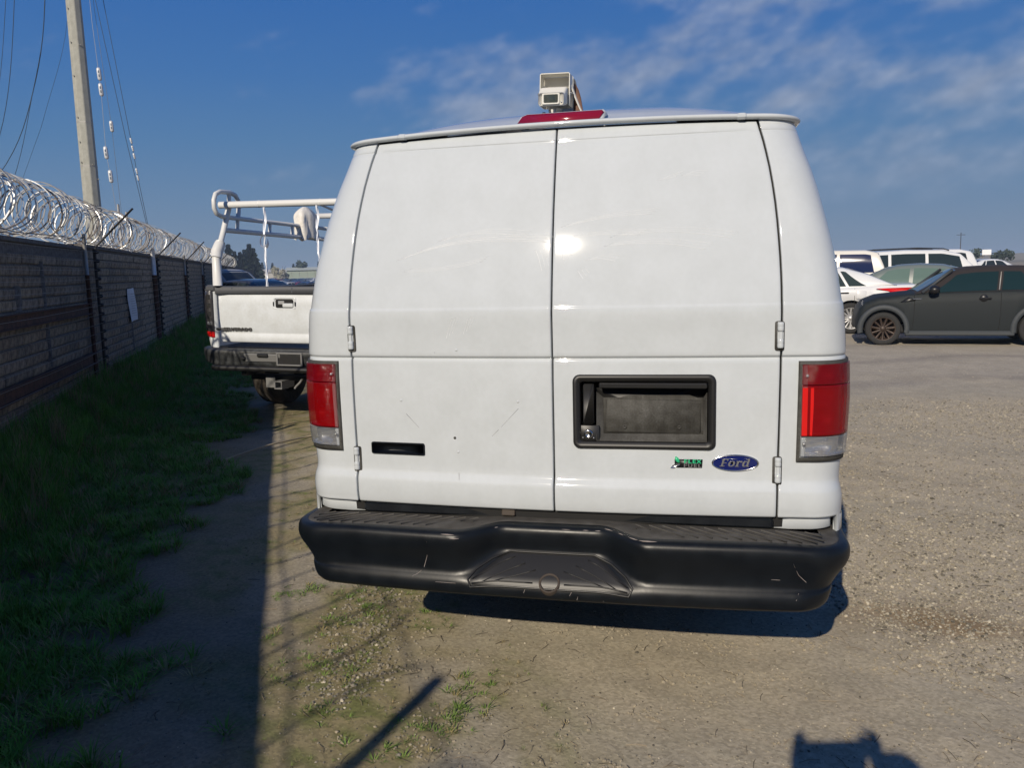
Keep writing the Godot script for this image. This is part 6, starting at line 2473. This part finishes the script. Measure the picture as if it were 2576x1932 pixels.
func build_right_cars() -> void:
	var grey := car_paint(Color(0.017, 0.021, 0.023), 0.6, 0.0)
	grey.metallic_specular = 0.3
	grey.clearcoat_roughness = 0.35
	var trim := mat(Color(0.036, 0.042, 0.047), 0.65)
	var soft := mat(Color(0.020, 0.016, 0.017), 0.95)
	var bronze := mat(Color(0.045, 0.03, 0.022), 0.5, 0.3)
	var gl := mat(Color(0.010, 0.024, 0.024), 0.06)
	# dark convertible in front, nose to the left
	var small := {"length": 3.57, "half": 0.84, "wheel": 0.303, "front_axle": 0.46, "rear_axle": 2.927, "height": 1.40, "sill": 0.20,
		"deck": [[0.0, 0.52], [0.05, 0.66], [0.14, 0.78], [0.36, 0.87], [0.84, 0.925], [1.19, 0.95], [2.04, 0.97], [3.14, 0.985], [3.46, 0.97], [3.54, 0.88], [3.57, 0.7]],
		"roof": [[0.96, 0.93], [1.14, 1.03], [1.46, 1.24], [1.66, 1.345], [1.94, 1.385], [2.34, 1.40], [2.79, 1.38], [3.04, 1.28], [3.26, 1.08], [3.34, 0.98]],
		"cabin": 0.92, "roof_width": 0.74, "panes": [[1.14, 1.64, 2.26, 2.30], [2.34, 2.38, 2.90, 2.64]], "pane_low": 0.04, "pane_high": 0.86,
		"screen": [1.02, 1.64], "door_lines": [0.94, 2.31], "handles": [], "glass": gl, "top": soft, "rim": bronze, "spokes": 11, "tyre": M.rubber, "head": [0.12, 0.715, 0.11, 1.2, 0.66], "mirror_paint": M.near_black, "nose_taper": 0.17, "tail": [0.10, 0.78, 0.10, 0.2, 0.8]}
	var dir := Vector3(-0.951, 0, -0.309)
	var right := Vector3(0.309, 0, -0.951)
	var at := Vector3(6.86, 0, -15.06) + right * 0.74
	var c := make_car("convertible_car", "matt dark grey convertible with a black soft top, nearest car on the right", small, grey, at, -19.5)
	car_arches(c, small, trim)
	# vent on the wing, side stripe sill, handle with backing
	for side in [-1.0, 1.0]:
		var st := mb()
		slab(st, PackedVector2Array([Vector2(0.27, 0.80), Vector2(0.52, 0.83), Vector2(0.44, 0.875), Vector2(0.40, 0.89)]), 0.0, 0.014)
		build("wing_vent", st, M.near_black, c, Transform3D(Basis.from_scale(Vector3(1, 1, side)), Vector3(0, -0.01, 0.835 * side)))
		st = mb()
		bbox(st, Transform3D(Basis(), Vector3(0.53, 0.845, 0.84 * side)), Vector3(0.16, 0.012, 0.01), 0.003)
		build("badge", st, M.badge_silver, c)
		st = mb()
		lathe(st, [[0.0, 0.02], [0.05, 0.016], [0.065, 0.0]], 12, Transform3D(Basis(Vector3.RIGHT, PI * 0.5 * side), Vector3(1.60, 0.845, 0.838 * side)))
		bbox(st, Transform3D(Basis(), Vector3(1.62, 0.845, 0.862 * side)), Vector3(0.19, 0.028, 0.022), 0.008)
		build("door_handle", st, M.near_black, c)
		st = mb()
		bbox(st, Transform3D(Basis(), Vector3(1.23, 0.225, 0.825 * side)), Vector3(1.75, 0.09, 0.05), 0.02)
		build("side_sill", st, trim, c)
		st = mb()
		rod(st, Vector3(0.62, 0.95, 0.795 * side), Vector3(1.11, 1.345, 0.655 * side), 0.028, 8)
		build("screen_pillar", st, trim, c)
		st = mb()
		rod(st, Vector3(1.835, 0.985, 0.80 * side), Vector3(1.875, 1.30, 0.685 * side), 0.010, 6)
		build("pane_edge", st, M.galv, c)
	# white saloon behind it, nose hidden by the van
	var wpaint := car_paint(Color(0.64, 0.65, 0.66), 0.35, 1.0)
	var sed := sedan()
	sed.rim = mat(Color(0.42, 0.42, 0.42), 0.4, 0.5)
	sed.rear_axle = 3.46
	sed.spokes = 14
	sed.glass = mat(Color(0.03, 0.042, 0.04), 0.05)
	sed.handles = [2.5, 3.32]
	var wr := Vector3(7.62, 0, -17.6)
	var fdir := Vector3(-0.966, 0, -0.259)
	var w := make_car("white_sedan", "white saloon car with a red tail light, parked behind the dark convertible", sed, wpaint, wr + fdir * 2.82 + Vector3(0.259, 0, -0.966) * 0.8, -15.0)
	var st2 := mb()
	slab(st2, PackedVector2Array([Vector2(3.00, 0.915), Vector2(3.30, 0.925), Vector2(3.80, 0.93), Vector2(3.82, 0.85), Vector2(3.70, 0.80), Vector2(3.38, 0.80), Vector2(3.24, 0.86)]), 0.0, 0.03)
	build("side_tail_lamp", st2, M.reflector, w, Transform3D(Basis(Vector3.UP, 0.10), Vector3(0.0, 0.04, 1.21)))
	st2 = mb()
	slab(st2, round_rect(2.60, 0.72, 2.80, 0.90, 0.03), 0.0, 0.004)
	build("fuel_flap", st2, wpaint, w, Transform3D(Basis(), Vector3(0.0, 0.02, 0.918)))
	# grey green saloon behind, and white utility vehicles at the back
	var gpaint := car_paint(Color(0.13, 0.155, 0.145), 0.4, 0.8)
	var g := sedan()
	g.height = 1.48
	g.glass = mat(Color(0.10, 0.15, 0.13), 0.06)
	make_car("grey_green_sedan", "grey green saloon car between the white saloon and the white utility vehicles", g, gpaint, Vector3(8.0, 0, -20.3), -27.0)
	var s1 := suv()
	s1.glass = mat(Color(0.014, 0.02, 0.06), 0.05)
	s1.backlight = [4.86, 5.01]
	var wp2 := car_paint(Color(0.66, 0.64, 0.58), 0.4, 0.8)
	make_car("boxy_white_suv", "boxy cream white utility vehicle directly beside the van's right edge", s1, wp2, Vector3(7.2, 0, -25.8), -22.0)
	var s2 := suv()
	s2.roof = [[1.3, 1.12], [1.55, 1.28], [2.05, 1.70], [2.4, 1.79], [3.2, 1.82], [4.2, 1.80], [4.7, 1.68], [5.0, 1.35], [5.06, 1.15]]
	s2.height = 1.82
	s2.glass = mat(Color(0.02, 0.03, 0.032), 0.05)
	var v2 := make_car("long_white_suv", "long white utility vehicle with black roof rails behind the grey green saloon", s2, wpaint, Vector3(9.6, 0, -25.6), -14.0)
	for side in [-1.0, 1.0]:
		var st := mb()
		tube(st, [Vector3(1.2, 1.79, 0.70 * side), Vector3(1.4, 1.85, 0.70 * side), Vector3(2.6, 1.87, 0.70 * side), Vector3(3.3, 1.83, 0.70 * side), Vector3(3.45, 1.78, 0.70 * side)], 0.02, 6)
		build("roof_rail", st, M.near_black, v2)
	var s3 := suv()
	make_car("far_white_suv", "white vehicle roof with a raked dark rear window, farthest of the right hand row", s3, wpaint, Vector3(11.4, 0, -28.5), -10.0)
	var s4 := sedan()
	make_car("distant_white_car", "white car roof showing at the right edge above the soft top", s4, wpaint, Vector3(30.0, 0, -49.5), -170.0)

func car_arches(c: Node3D, p: Dictionary, m: Material) -> void:
	for ax in [0.0, p.rear_axle - p.front_axle]:
		for side in [-1.0, 1.0]:
			var st := mb()
			var rows := []
			var wr: float = p.wheel
			for k in 21:
				var a := lerpf(-0.18, PI + 0.18, k / 20.0)
				var row := PackedVector3Array()
				for q in [[1.15, 0.0], [1.17, 0.02], [1.42, 0.015], [1.46, -0.02]]:
					row.append(Vector3(ax + cos(a) * wr * q[0], wr + sin(a) * wr * q[0], (p.half + q[1]) * side))
				rows.append(row)
			sheet(st, rows, false, side > 0.0)
			build("wheel_arch", st, m, c)

# ---------------------------------------------------------------- background left
func conifer(at: Vector3, h: float, r: float, sd: int, label: String) -> void:
	var rng := RandomNumberGenerator.new()
	rng.seed = sd
	var t := thing("conifer", label, "tree", at, 0.0, "conifers beyond the yard")
	var st := mb()
	tube(st, [Vector3(0, 0, 0), Vector3(0, h * 0.6, 0), Vector3(0, h * 0.97, 0)], [0.025 * h, 0.014 * h, 0.003 * h], 6)
	build("trunk", st, M.bark, t)
	st = mb(false)
	var n := int(260 + 60 * h)
	for k in n:
		var f := pow(rng.randf(), 0.8)
		var y := h * lerpf(0.06, 1.0, f)
		var a := rng.randf() * TAU
		var rad := r * (1.0 - f) * (0.65 + 0.45 * sin(f * 40.0 + a * 2.0)) * rng.randf_range(0.5, 1.15) + 0.02 * h
		var c := Vector3(cos(a) * rad * 0.6, y, sin(a) * rad * 0.6)
		var d := Vector3(cos(a), -0.25 + 0.5 * (f - 0.5), sin(a))
		var s := rad * 0.55 + 0.03 * h
		var side := Vector3(-sin(a), 0.0, cos(a)) * s * 0.5
		tri(st, c - side, c + d * s * 1.3, c + side)
		tri(st, c - side * 0.3 + Vector3(0, s * 0.45, 0), c + d * s * 1.1, c + side * 0.3 - Vector3(0, s * 0.45, 0))
	build("crown", st, M.needle, t)

func bushy_tree(at: Vector3, h: float, r: float, sd: int, m: Material, label: String, called := "tree", category := "tree", trunk := true) -> void:
	var rng := RandomNumberGenerator.new()
	rng.seed = sd
	var t := thing(called, label, category, at)
	var st := mb()
	tube(st, [Vector3(0, 0, 0), Vector3(0.02 * h, h * 0.35, 0), Vector3(0, h * 0.7, 0)], [0.035 * h, 0.025 * h, 0.008 * h], 6)
	for k in 5:
		var a := TAU * k / 5.0
		rod(st, Vector3(0, h * 0.35, 0), Vector3(cos(a) * r * 0.6, h * rng.randf_range(0.6, 0.85), sin(a) * r * 0.6), 0.015 * h, 5, 0.005 * h)
	build("trunk", st, M.bark, t)
	st = mb(false)
	var lobes := []
	for k in 11:
		var a := rng.randf() * TAU
		var rr := r * sqrt(rng.randf()) * 0.75
		lobes.append([Vector3(cos(a) * rr, h * rng.randf_range(0.42 if trunk else 0.15, 0.82), sin(a) * rr), r * rng.randf_range(0.28, 0.45)])
	for k in 900:
		var l: Array = lobes[rng.randi() % lobes.size()]
		var d := Vector3(rng.randfn(), rng.randfn(), rng.randfn()).normalized()
		var c: Vector3 = l[0] + d * l[1] * rng.randf_range(0.5, 1.1)
		var s := 0.045 * h * rng.randf_range(0.6, 1.4)
		var u := Vector3(rng.randfn(), rng.randfn(), rng.randfn()).normalized() * s
		var v := d.cross(u).normalized() * s
		quad(st, c - u, c + v, c + u, c - v)
	build("crown", st, m, t)

func build_left_background() -> void:
	# silver crew-cab and dark saloon seen through the rack
	var s := suv()
	s.glass = mat(Color(0.02, 0.026, 0.03), 0.05)
	var silver := car_paint(Color(0.30, 0.30, 0.30), 0.5, 0.25)
	make_car("silver_suv", "silver utility vehicle seen under the ladder rack of the pickup", s, silver, sight(-17.2, 0.0, 35.0) * Vector3(1, 0, 1), 148.0)
	var d := sedan()
	make_car("dark_sedan", "dark saloon roof just above the pickup tailgate", d, car_paint(Color(0.035, 0.036, 0.04), 0.35, 0.8), sight(-14.7, 0.0, 28.0) * Vector3(1, 0, 1), 150.0)
	# rows of far cars in the lower lot
	var rng := RandomNumberGenerator.new()
	rng.seed = 64
	var tints := [Color(0.06, 0.062, 0.07), Color(0.5, 0.5, 0.5), Color(0.15, 0.02, 0.035), Color(0.03, 0.05, 0.12), Color(0.3, 0.31, 0.32), Color(0.02, 0.02, 0.022), Color(0.11, 0.12, 0.13), Color(0.62, 0.62, 0.62)]
	var tones := ["charcoal", "silver", "dark red", "navy blue", "light grey", "black", "slate grey", "white"]
	var protos := []
	var count := {}
	for row in 4:
		for k in 7:
			var dist: float = [100.0, 122.0, 152.0, 192.0][row] + rng.randf_range(-1.5, 1.5)
			var az := -16.3 + k * (0.62 - row * 0.06) + rng.randf_range(-0.08, 0.08)
			var ci := (row * 5 + k * 3) % 8
			var p := sight(az, 0.0, dist)
			p.y = ground_y(p.x, p.z)
			var lab := "%s car in the far lot, %s in the %s row" % [tones[ci], ["leftmost", "second from left", "third from left", "middle one", "third from right", "second from right", "rightmost"][k], ["nearest", "second", "third", "farthest"][row]]
			if protos.size() < 8:
				var sp := sedan()
				var cc := make_car("far_car", lab, sp, car_paint(tints[protos.size()], 0.35, 0.8), p, 62.0, "cars in the far lot")
				cc.set_meta("label", lab.replace(tones[ci], tones[protos.size()]))
				protos.append(cc)
			else:
				var c: Node3D = protos[ci].duplicate()
				c.name = numbered("far_car", self)
				add_child(c)
				c.position = p
				c.rotation.y = deg_to_rad(62.0 + rng.randf_range(-6, 6))
				c.set_meta("label", lab)
	# chain fence behind the lot
	var f := thing("chain_fence", "long pale chain link fence behind the far rows of cars", "fence", Vector3(0, -0.75, 0))
	var a := sight(-20.0, 0.0, 245.0)
	var b := sight(-8.0, 0.0, 230.0)
	a.y = 0
	b.y = 0
	for k in 25:
		var q := a.lerp(b, k / 24.0)
		var st := mb()
		rod(st, q, q + Vector3(0, 3.0, 0), 0.05, 6)
		build("fence_post", st, M.galv, f)
	for y in [3.0, 1.6, 0.2]:
		var st := mb()
		rod(st, a + Vector3(0, y, 0), b + Vector3(0, y, 0), 0.035, 6)
		build("rail", st, M.galv, f)
	var mesh_st := mb(false)
	var n := 160
	for k in n:
		var q0 := a.lerp(b, float(k) / n)
		var q1 := a.lerp(b, float(k + 1) / n)
		for dgl in 2:
			var lo := q0 if dgl == 0 else q1
			var hi := q1 if dgl == 0 else q0
			quad(mesh_st, lo + Vector3(0, 0, 0), lo + Vector3(0, 0.03, 0.02), hi + Vector3(0, 3.0, 0.02), hi + Vector3(0, 2.97, 0))
	build("mesh", mesh_st, M.galv, f).set_meta("kind", "stuff")
	# low sheds beyond the fence
	for q in [[-14.95, -9.0, 300.0, 3.7, "long low shed with a pale green roof beyond the chain fence"], [-19.5, -15.1, 330.0, 3.4, "low pale building farther left beyond the chain fence"]]:
		var l := sight(q[0], 0.0, q[2])
		var r := sight(q[1], 0.0, q[2])
		l.y = -0.75
		r.y = -0.75
		var dir := (r - l).normalized()
		var len := l.distance_to(r)
		var sh := thing("shed", q[4], "shed", l)
		var bs := Basis(dir, Vector3.UP, dir.cross(Vector3.UP))
		var h: float = q[3]
		var green: bool = q[0] > -15.0
		var st := mb()
		bbox(st, Transform3D(bs, dir * len * 0.5 + Vector3(0, h * 0.5, 0)), Vector3(len, h, 14.0), 0.05)
		build("wall", st, M.shed_wall if green else M.shed_pale, sh)
		st = mb()
		for sg in [-1.0, 1.0]:
			bbox(st, Transform3D(bs * Basis(Vector3.RIGHT, 0.12 * sg), dir * len * 0.5 + Vector3(0, h + 0.55, 0) + bs.z * 3.7 * sg), Vector3(len + 0.8, 0.12, 7.8), 0.03)
		build("roof", st, M.shed_roof if green else M.shed_pale, sh)
		for k in int(len / 7.0):
			st = mb()
			bbox(st, Transform3D(bs, dir * (3.0 + k * 7.0) + Vector3(0, 1.4, 0) - bs.z * 7.0), Vector3(2.6, 2.4, 0.12), 0.02)
			build("door", st, M.shed_pale if green else M.shed_wall, sh)
	# conifers: the big clump, then singles along the skyline
	var clump := [[-19.0, 1.5, 190.0], [-18.6, 2.05, 195.0], [-18.25, 1.6, 205.0], [-17.9, 1.55, 198.0], [-17.62, 1.7, 200.0], [-17.3, 2.05, 196.0], [-17.05, 1.78, 190.0], [-18.45, 1.3, 210.0], [-17.75, 1.2, 185.0], [-16.85, 1.1, 188.0]]
	var cl := ["leftmost conifer of the dark clump, beside the rack post", "tall conifer at the left of the dark clump", "conifer left of the middle of the dark clump", "middle conifer of the dark clump", "conifer right of the middle of the dark clump", "tallest spire at the right of the dark clump", "conifer next to the tall right spire of the clump", "shorter conifer behind the left of the dark clump", "shorter conifer in front of the dark clump", "low conifer at the right foot of the dark clump"]
	for k in clump.size():
		var q: Array = clump[k]
		var p := sight(q[0], q[1], q[2])
		var h := p.y + 0.75
		conifer(Vector3(p.x, -0.75, p.z), h, h * 0.27, 300 + k, cl[k])
	var singles := [[-16.55, 0.85, 345.0], [-15.9, 0.8, 350.0], [-14.55, 0.72, 355.0], [-14.25, 0.75, 355.0], [-12.9, 0.83, 345.0], [-12.25, 0.78, 340.0], [-11.7, 0.95, 345.0], [-11.4, 0.95, 345.0], [-10.75, 1.55, 340.0], [-10.2, 0.8, 345.0], [-9.7, 1.05, 335.0]]
	var sl := ["small conifer just right of the dark clump", "small conifer between the clump and the ribbon", "small conifer right of the long ribbon, nearer the ribbon", "small conifer above the left end of the pale bush", "narrow conifer right of the pale bush", "thin lone conifer over the shed roof", "slim conifer left of the large single spire", "slim conifer touching the large single spire", "large single conifer spire over the shed", "small conifer right of the large spire", "broad conifer beside the van's left edge"]
	for k in singles.size():
		var q: Array = singles[k]
		var p := sight(q[0], q[1], q[2])
		var h := p.y + 0.75
		conifer(Vector3(p.x, -0.75, p.z), h, h * 0.24, 350 + k, sl[k])
	var bp := sight(-15.43, 0.0, 262.0)
	bushy_tree(Vector3(bp.x, -0.75, bp.z), 6.0, 2.9, 401, M.leaf_pale, "pale yellowish round bush in front of the shed", "bush", "bush", false)
	var bq := sight(-14.1, 0.0, 300.0)
	bushy_tree(Vector3(bq.x, -0.75, bq.z), 7.6, 2.6, 402, M.leaf_dark, "dark round tree behind the pale bush")

func build_right_background() -> void:
	# far dry rise with scattered trees and sign boards
	var list := [[27.35, 0.62, 150.0, 3.2, M.leaf_grey, "grey leafless looking tree behind the far white roof"], [29.0, 0.60, 150.0, 3.4, M.leaf_dark, "dark tree left of the small white board on the horizon"], [30.8, 0.60, 150.0, 2.8, M.leaf_dark, "dark round tree right of the small white board on the horizon"], [32.9, 0.45, 170.0, 3.0, M.leaf_grey, "greyish tree behind the tall white board near the right edge"], [27.9, 0.4, 170.0, 2.6, M.leaf_grey, "low grey tree next to the leafless one on the horizon"]]
	for k in list.size():
		var q: Array = list[k]
		var p := sight(q[0], q[1], q[2])
		bushy_tree(Vector3(p.x, -0.1, p.z), p.y, q[3] * 0.62, 500 + k, q[4], q[5])
	for q in [[29.95, 0.28, 90.0, 0.75, 0.5, "small white sign board between the two dark trees"], [32.95, 0.35, 95.0, 0.95, 0.5, "taller white sign board near the right edge of the view"]]:
		var p := sight(q[0], q[1], q[2])
		var t := thing("sign_board", q[5], "sign", Vector3(p.x, 0, p.z), -q[0], "white boards on the horizon")
		var st := mb()
		bbox(st, Transform3D(Basis(), Vector3(0, p.y, 0)), Vector3(q[3], q[4], 0.04), 0.01)
		build("board", st, M.sign_white, t)
		for sg in [-1.0, 1.0]:
			st = mb()
			rod(st, Vector3(q[3] * 0.4 * sg, 0, -0.04), Vector3(q[3] * 0.4 * sg, p.y + 0.2, -0.04), 0.03, 6)
			build("leg", st, M.galv, t)
	var pp := sight(28.55, 1.5, 260.0)
	var pole := thing("far_pole", "thin distant power pole standing on the horizon", "pole", Vector3(pp.x, 0, pp.z))
	var ps := mb()
	rod(ps, Vector3.ZERO, Vector3(0, pp.y, 0), 0.14, 6, 0.09)
	build("shaft", ps, M.bark, pole)
	ps = mb()
	rod(ps, Vector3(-1.2, pp.y - 0.6, 0), Vector3(1.2, pp.y - 0.6, 0), 0.08, 6)
	build("cross_arm", ps, M.bark, pole)
	# long low dry bank that closes the horizon
	var st := mb()
	var rows := []
	var rng := FastNoiseLite.new()
	rng.seed = 71
	rng.frequency = 0.02
	for j in 5:
		var row := PackedVector3Array()
		for i in 121:
			var az := lerpf(-40.0, 60.0, i / 120.0)
			var d: float = 420.0 + j * 50.0
			var p := sight(az, 0.0, d)
			p.y = [-1.6, 0.6, 1.6, 1.2, -1.0][j] + 1.6 * rng.get_noise_2d(p.x, p.z) * (1.0 if j in [1, 2, 3] else 0.0) + (0.9 if az > 20.0 else 0.0)
			row.append(p)
		rows.append(row)
	sheet(st, rows, false, true)
	var o := build("far_bank", st, M.grass_dry)
	tag(o, "low dry grassy rise along the far horizon", "terrain", "", "structure")

# ---------------------------------------------------------------- the photographer, behind the lens; only the shadow is in view
func build_photographer() -> void:
	var t := thing("person", "person in a dark jacket standing behind the viewer, holding a tablet up with both hands", "person", Vector3(-0.045, 0, 0.53))
	# bones: from, to, radius from, radius to (x right, y up, z back)
	var body := []
	for sg in [-1.0, 1.0]:
		body.append([Vector3(0.10 * sg, 0.93, 0), Vector3(0.11 * sg, 0.50, -0.02), 0.088, 0.062])
		body.append([Vector3(0.11 * sg, 0.50, -0.02), Vector3(0.12 * sg, 0.09, 0.02), 0.06, 0.042])
		body.append([Vector3(0.12 * sg, 0.055, 0.03), Vector3(0.135 * sg, 0.035, -0.15), 0.046, 0.034])
		body.append([Vector3(0.17 * sg, 1.42, 0.0), Vector3(0.26 * sg, 1.22, -0.14), 0.058, 0.046])
		body.append([Vector3(0.26 * sg, 1.22, -0.14), Vector3(0.137 * sg, 1.43, -0.385), 0.044, 0.030])
	body.append([Vector3(0, 0.95, 0), Vector3(0, 1.20, 0.0), 0.135, 0.125])
	body.append([Vector3(0, 1.20, 0.0), Vector3(0, 1.38, 0.0), 0.14, 0.13])
	body.append([Vector3(-0.13, 1.41, 0), Vector3(0.13, 1.41, 0), 0.075, 0.075])
	body.append([Vector3(0, 1.44, 0.0), Vector3(0, 1.54, -0.02), 0.055, 0.052])
	var st := mb()
	nets(st, body, 0.024, 0.03)
	build("body", st, M.jacket, t)
	var head := [[Vector3(0, 1.60, -0.03), Vector3(0, 1.66, -0.01), 0.078, 0.090], [Vector3(0, 1.555, -0.07), Vector3(0, 1.60, -0.055), 0.042, 0.055], [Vector3(0, 1.635, -0.11), Vector3(0, 1.60, -0.128), 0.010, 0.014], [Vector3(-0.085, 1.62, -0.01), Vector3(-0.087, 1.645, -0.005), 0.014, 0.016], [Vector3(0.085, 1.62, -0.01), Vector3(0.087, 1.645, -0.005), 0.014, 0.016], [Vector3(-0.02, 1.566, -0.105), Vector3(0.02, 1.566, -0.105), 0.010, 0.010]]
	st = mb()
	nets(st, head, 0.009, 0.012)
	build("head", st, M.skin, t)
	var hair := [[Vector3(0, 1.67, 0.02), Vector3(0, 1.70, -0.02), 0.094, 0.082]]
	st = mb()
	nets(st, hair, 0.014, 0.012)
	build("hair", st, M.near_black, t)
	for sg in [-1.0, 1.0]:
		var hand := [[Vector3(0.135 * sg, 1.44, -0.40), Vector3(0.125 * sg, 1.50, -0.445), 0.028, 0.032]]
		for k in 4:
			var y := 1.475 + k * 0.024
			hand.append([Vector3(0.128 * sg, y, -0.455), Vector3(0.128 * sg, y + 0.012, -0.500), 0.0095, 0.009])
			hand.append([Vector3(0.128 * sg, y + 0.012, -0.500), Vector3((0.082 + 0.012 * absf(k - 1.5)) * sg, y + 0.018, -0.525), 0.009, 0.008])
		hand.append([Vector3(0.12 * sg, 1.50, -0.43), Vector3(0.082 * sg, 1.525, -0.478), 0.0125, 0.010])
		st = mb()
		nets(st, hand, 0.0075, 0.010)
		build("hand", st, M.skin, t)
	var tab := thing("tablet", "dark tablet held up flat by the person behind the viewer", "tablet", Vector3(-0.045, 1.475, 0.03))
	st = mb()
	bbox(st, Transform3D(), Vector3(0.21, 0.135, 0.009), 0.004)
	build("case", st, M.near_black, tab)
	st = mb()
	bbox(st, Transform3D(Basis(), Vector3(0, 0, 0.006)), Vector3(0.19, 0.118, 0.002), 0.0005)
	build("screen", st, M.dark_glass, tab)

# surface nets over smoothly joined tapered capsules
func nets(st: SurfaceTool, bones: Array, cell: float, blend: float) -> void:
	var lo := Vector3.ONE * 1e9
	var hi := -lo
	for b in bones:
		var r := Vector3.ONE * (maxf(b[2], b[3]) + cell * 2.0)
		lo = lo.min((b[0] as Vector3).min(b[1]) - r)
		hi = hi.max((b[0] as Vector3).max(b[1]) + r)
	var nx := int((hi.x - lo.x) / cell) + 2
	var ny := int((hi.y - lo.y) / cell) + 2
	var nz := int((hi.z - lo.z) / cell) + 2
	var f := PackedFloat32Array()
	f.resize(nx * ny * nz)
	f.fill(1.0)
	for b in bones:
		var r := Vector3.ONE * (maxf(b[2], b[3]) + blend + cell * 2.0)
		var b0: Vector3 = ((b[0] as Vector3).min(b[1]) - r - lo) / cell
		var b1: Vector3 = ((b[0] as Vector3).max(b[1]) + r - lo) / cell
		var pa: Vector3 = b[0]
		var ba: Vector3 = b[1] - b[0]
		var bb := maxf(ba.dot(ba), 1e-9)
		for z in range(maxi(0, int(b0.z)), mini(nz, int(b1.z) + 2)):
			for y in range(maxi(0, int(b0.y)), mini(ny, int(b1.y) + 2)):
				for x in range(maxi(0, int(b0.x)), mini(nx, int(b1.x) + 2)):
					var q := lo + Vector3(x, y, z) * cell - pa
					var h := clampf(q.dot(ba) / bb, 0.0, 1.0)
					var d := (q - ba * h).length() - lerpf(b[2], b[3], h)
					var i := (z * ny + y) * nx + x
					var o := f[i]
					var k := clampf(0.5 + 0.5 * (o - d) / blend, 0.0, 1.0)
					f[i] = lerpf(o, d, k) - blend * k * (1.0 - k) if o < 0.9 else d
	var vert := {}
	for z in nz - 1:
		for y in ny - 1:
			for x in nx - 1:
				var i := (z * ny + y) * nx + x
				var s := Vector3.ZERO
				var n := 0
				for e in [[0, 1], [0, nx], [0, nx * ny], [1, 1 + nx], [1, 1 + nx * ny], [nx, nx + 1], [nx, nx + nx * ny], [nx * ny, nx * ny + 1], [nx * ny, nx * ny + nx], [1 + nx, 1 + nx + nx * ny], [1 + nx * ny, 1 + nx + nx * ny], [nx + nx * ny, 1 + nx + nx * ny]]:
					var a := f[i + e[0]]
					var b := f[i + e[1]]
					if (a < 0.0) != (b < 0.0):
						var t := a / (a - b)
						s += corner(e[0], nx, ny).lerp(corner(e[1], nx, ny), t)
						n += 1
				if n > 0:
					vert[i] = lo + (Vector3(x, y, z) + s / n) * cell
	for i in vert:
		for ax in 3:
			var d1: int = [1, nx, nx * ny][ax]
			var d2: int = [nx, nx * ny, 1][ax]
			var d3: int = [nx * ny, 1, nx][ax]
			var a := f[i]
			var b := f[i + d1]
			if (a < 0.0) == (b < 0.0):
				continue
			if not (vert.has(i - d2) and vert.has(i - d3) and vert.has(i - d2 - d3)):
				continue
			if a < 0.0:
				quad(st, vert[i], vert[i - d3], vert[i - d2 - d3], vert[i - d2])
			else:
				quad(st, vert[i], vert[i - d2], vert[i - d2 - d3], vert[i - d3])

func corner(e: int, nx: int, ny: int) -> Vector3:
	var z := e / (nx * ny)
	var r := e - z * nx * ny
	var y := r / nx
	return Vector3(r - y * nx, y, z)
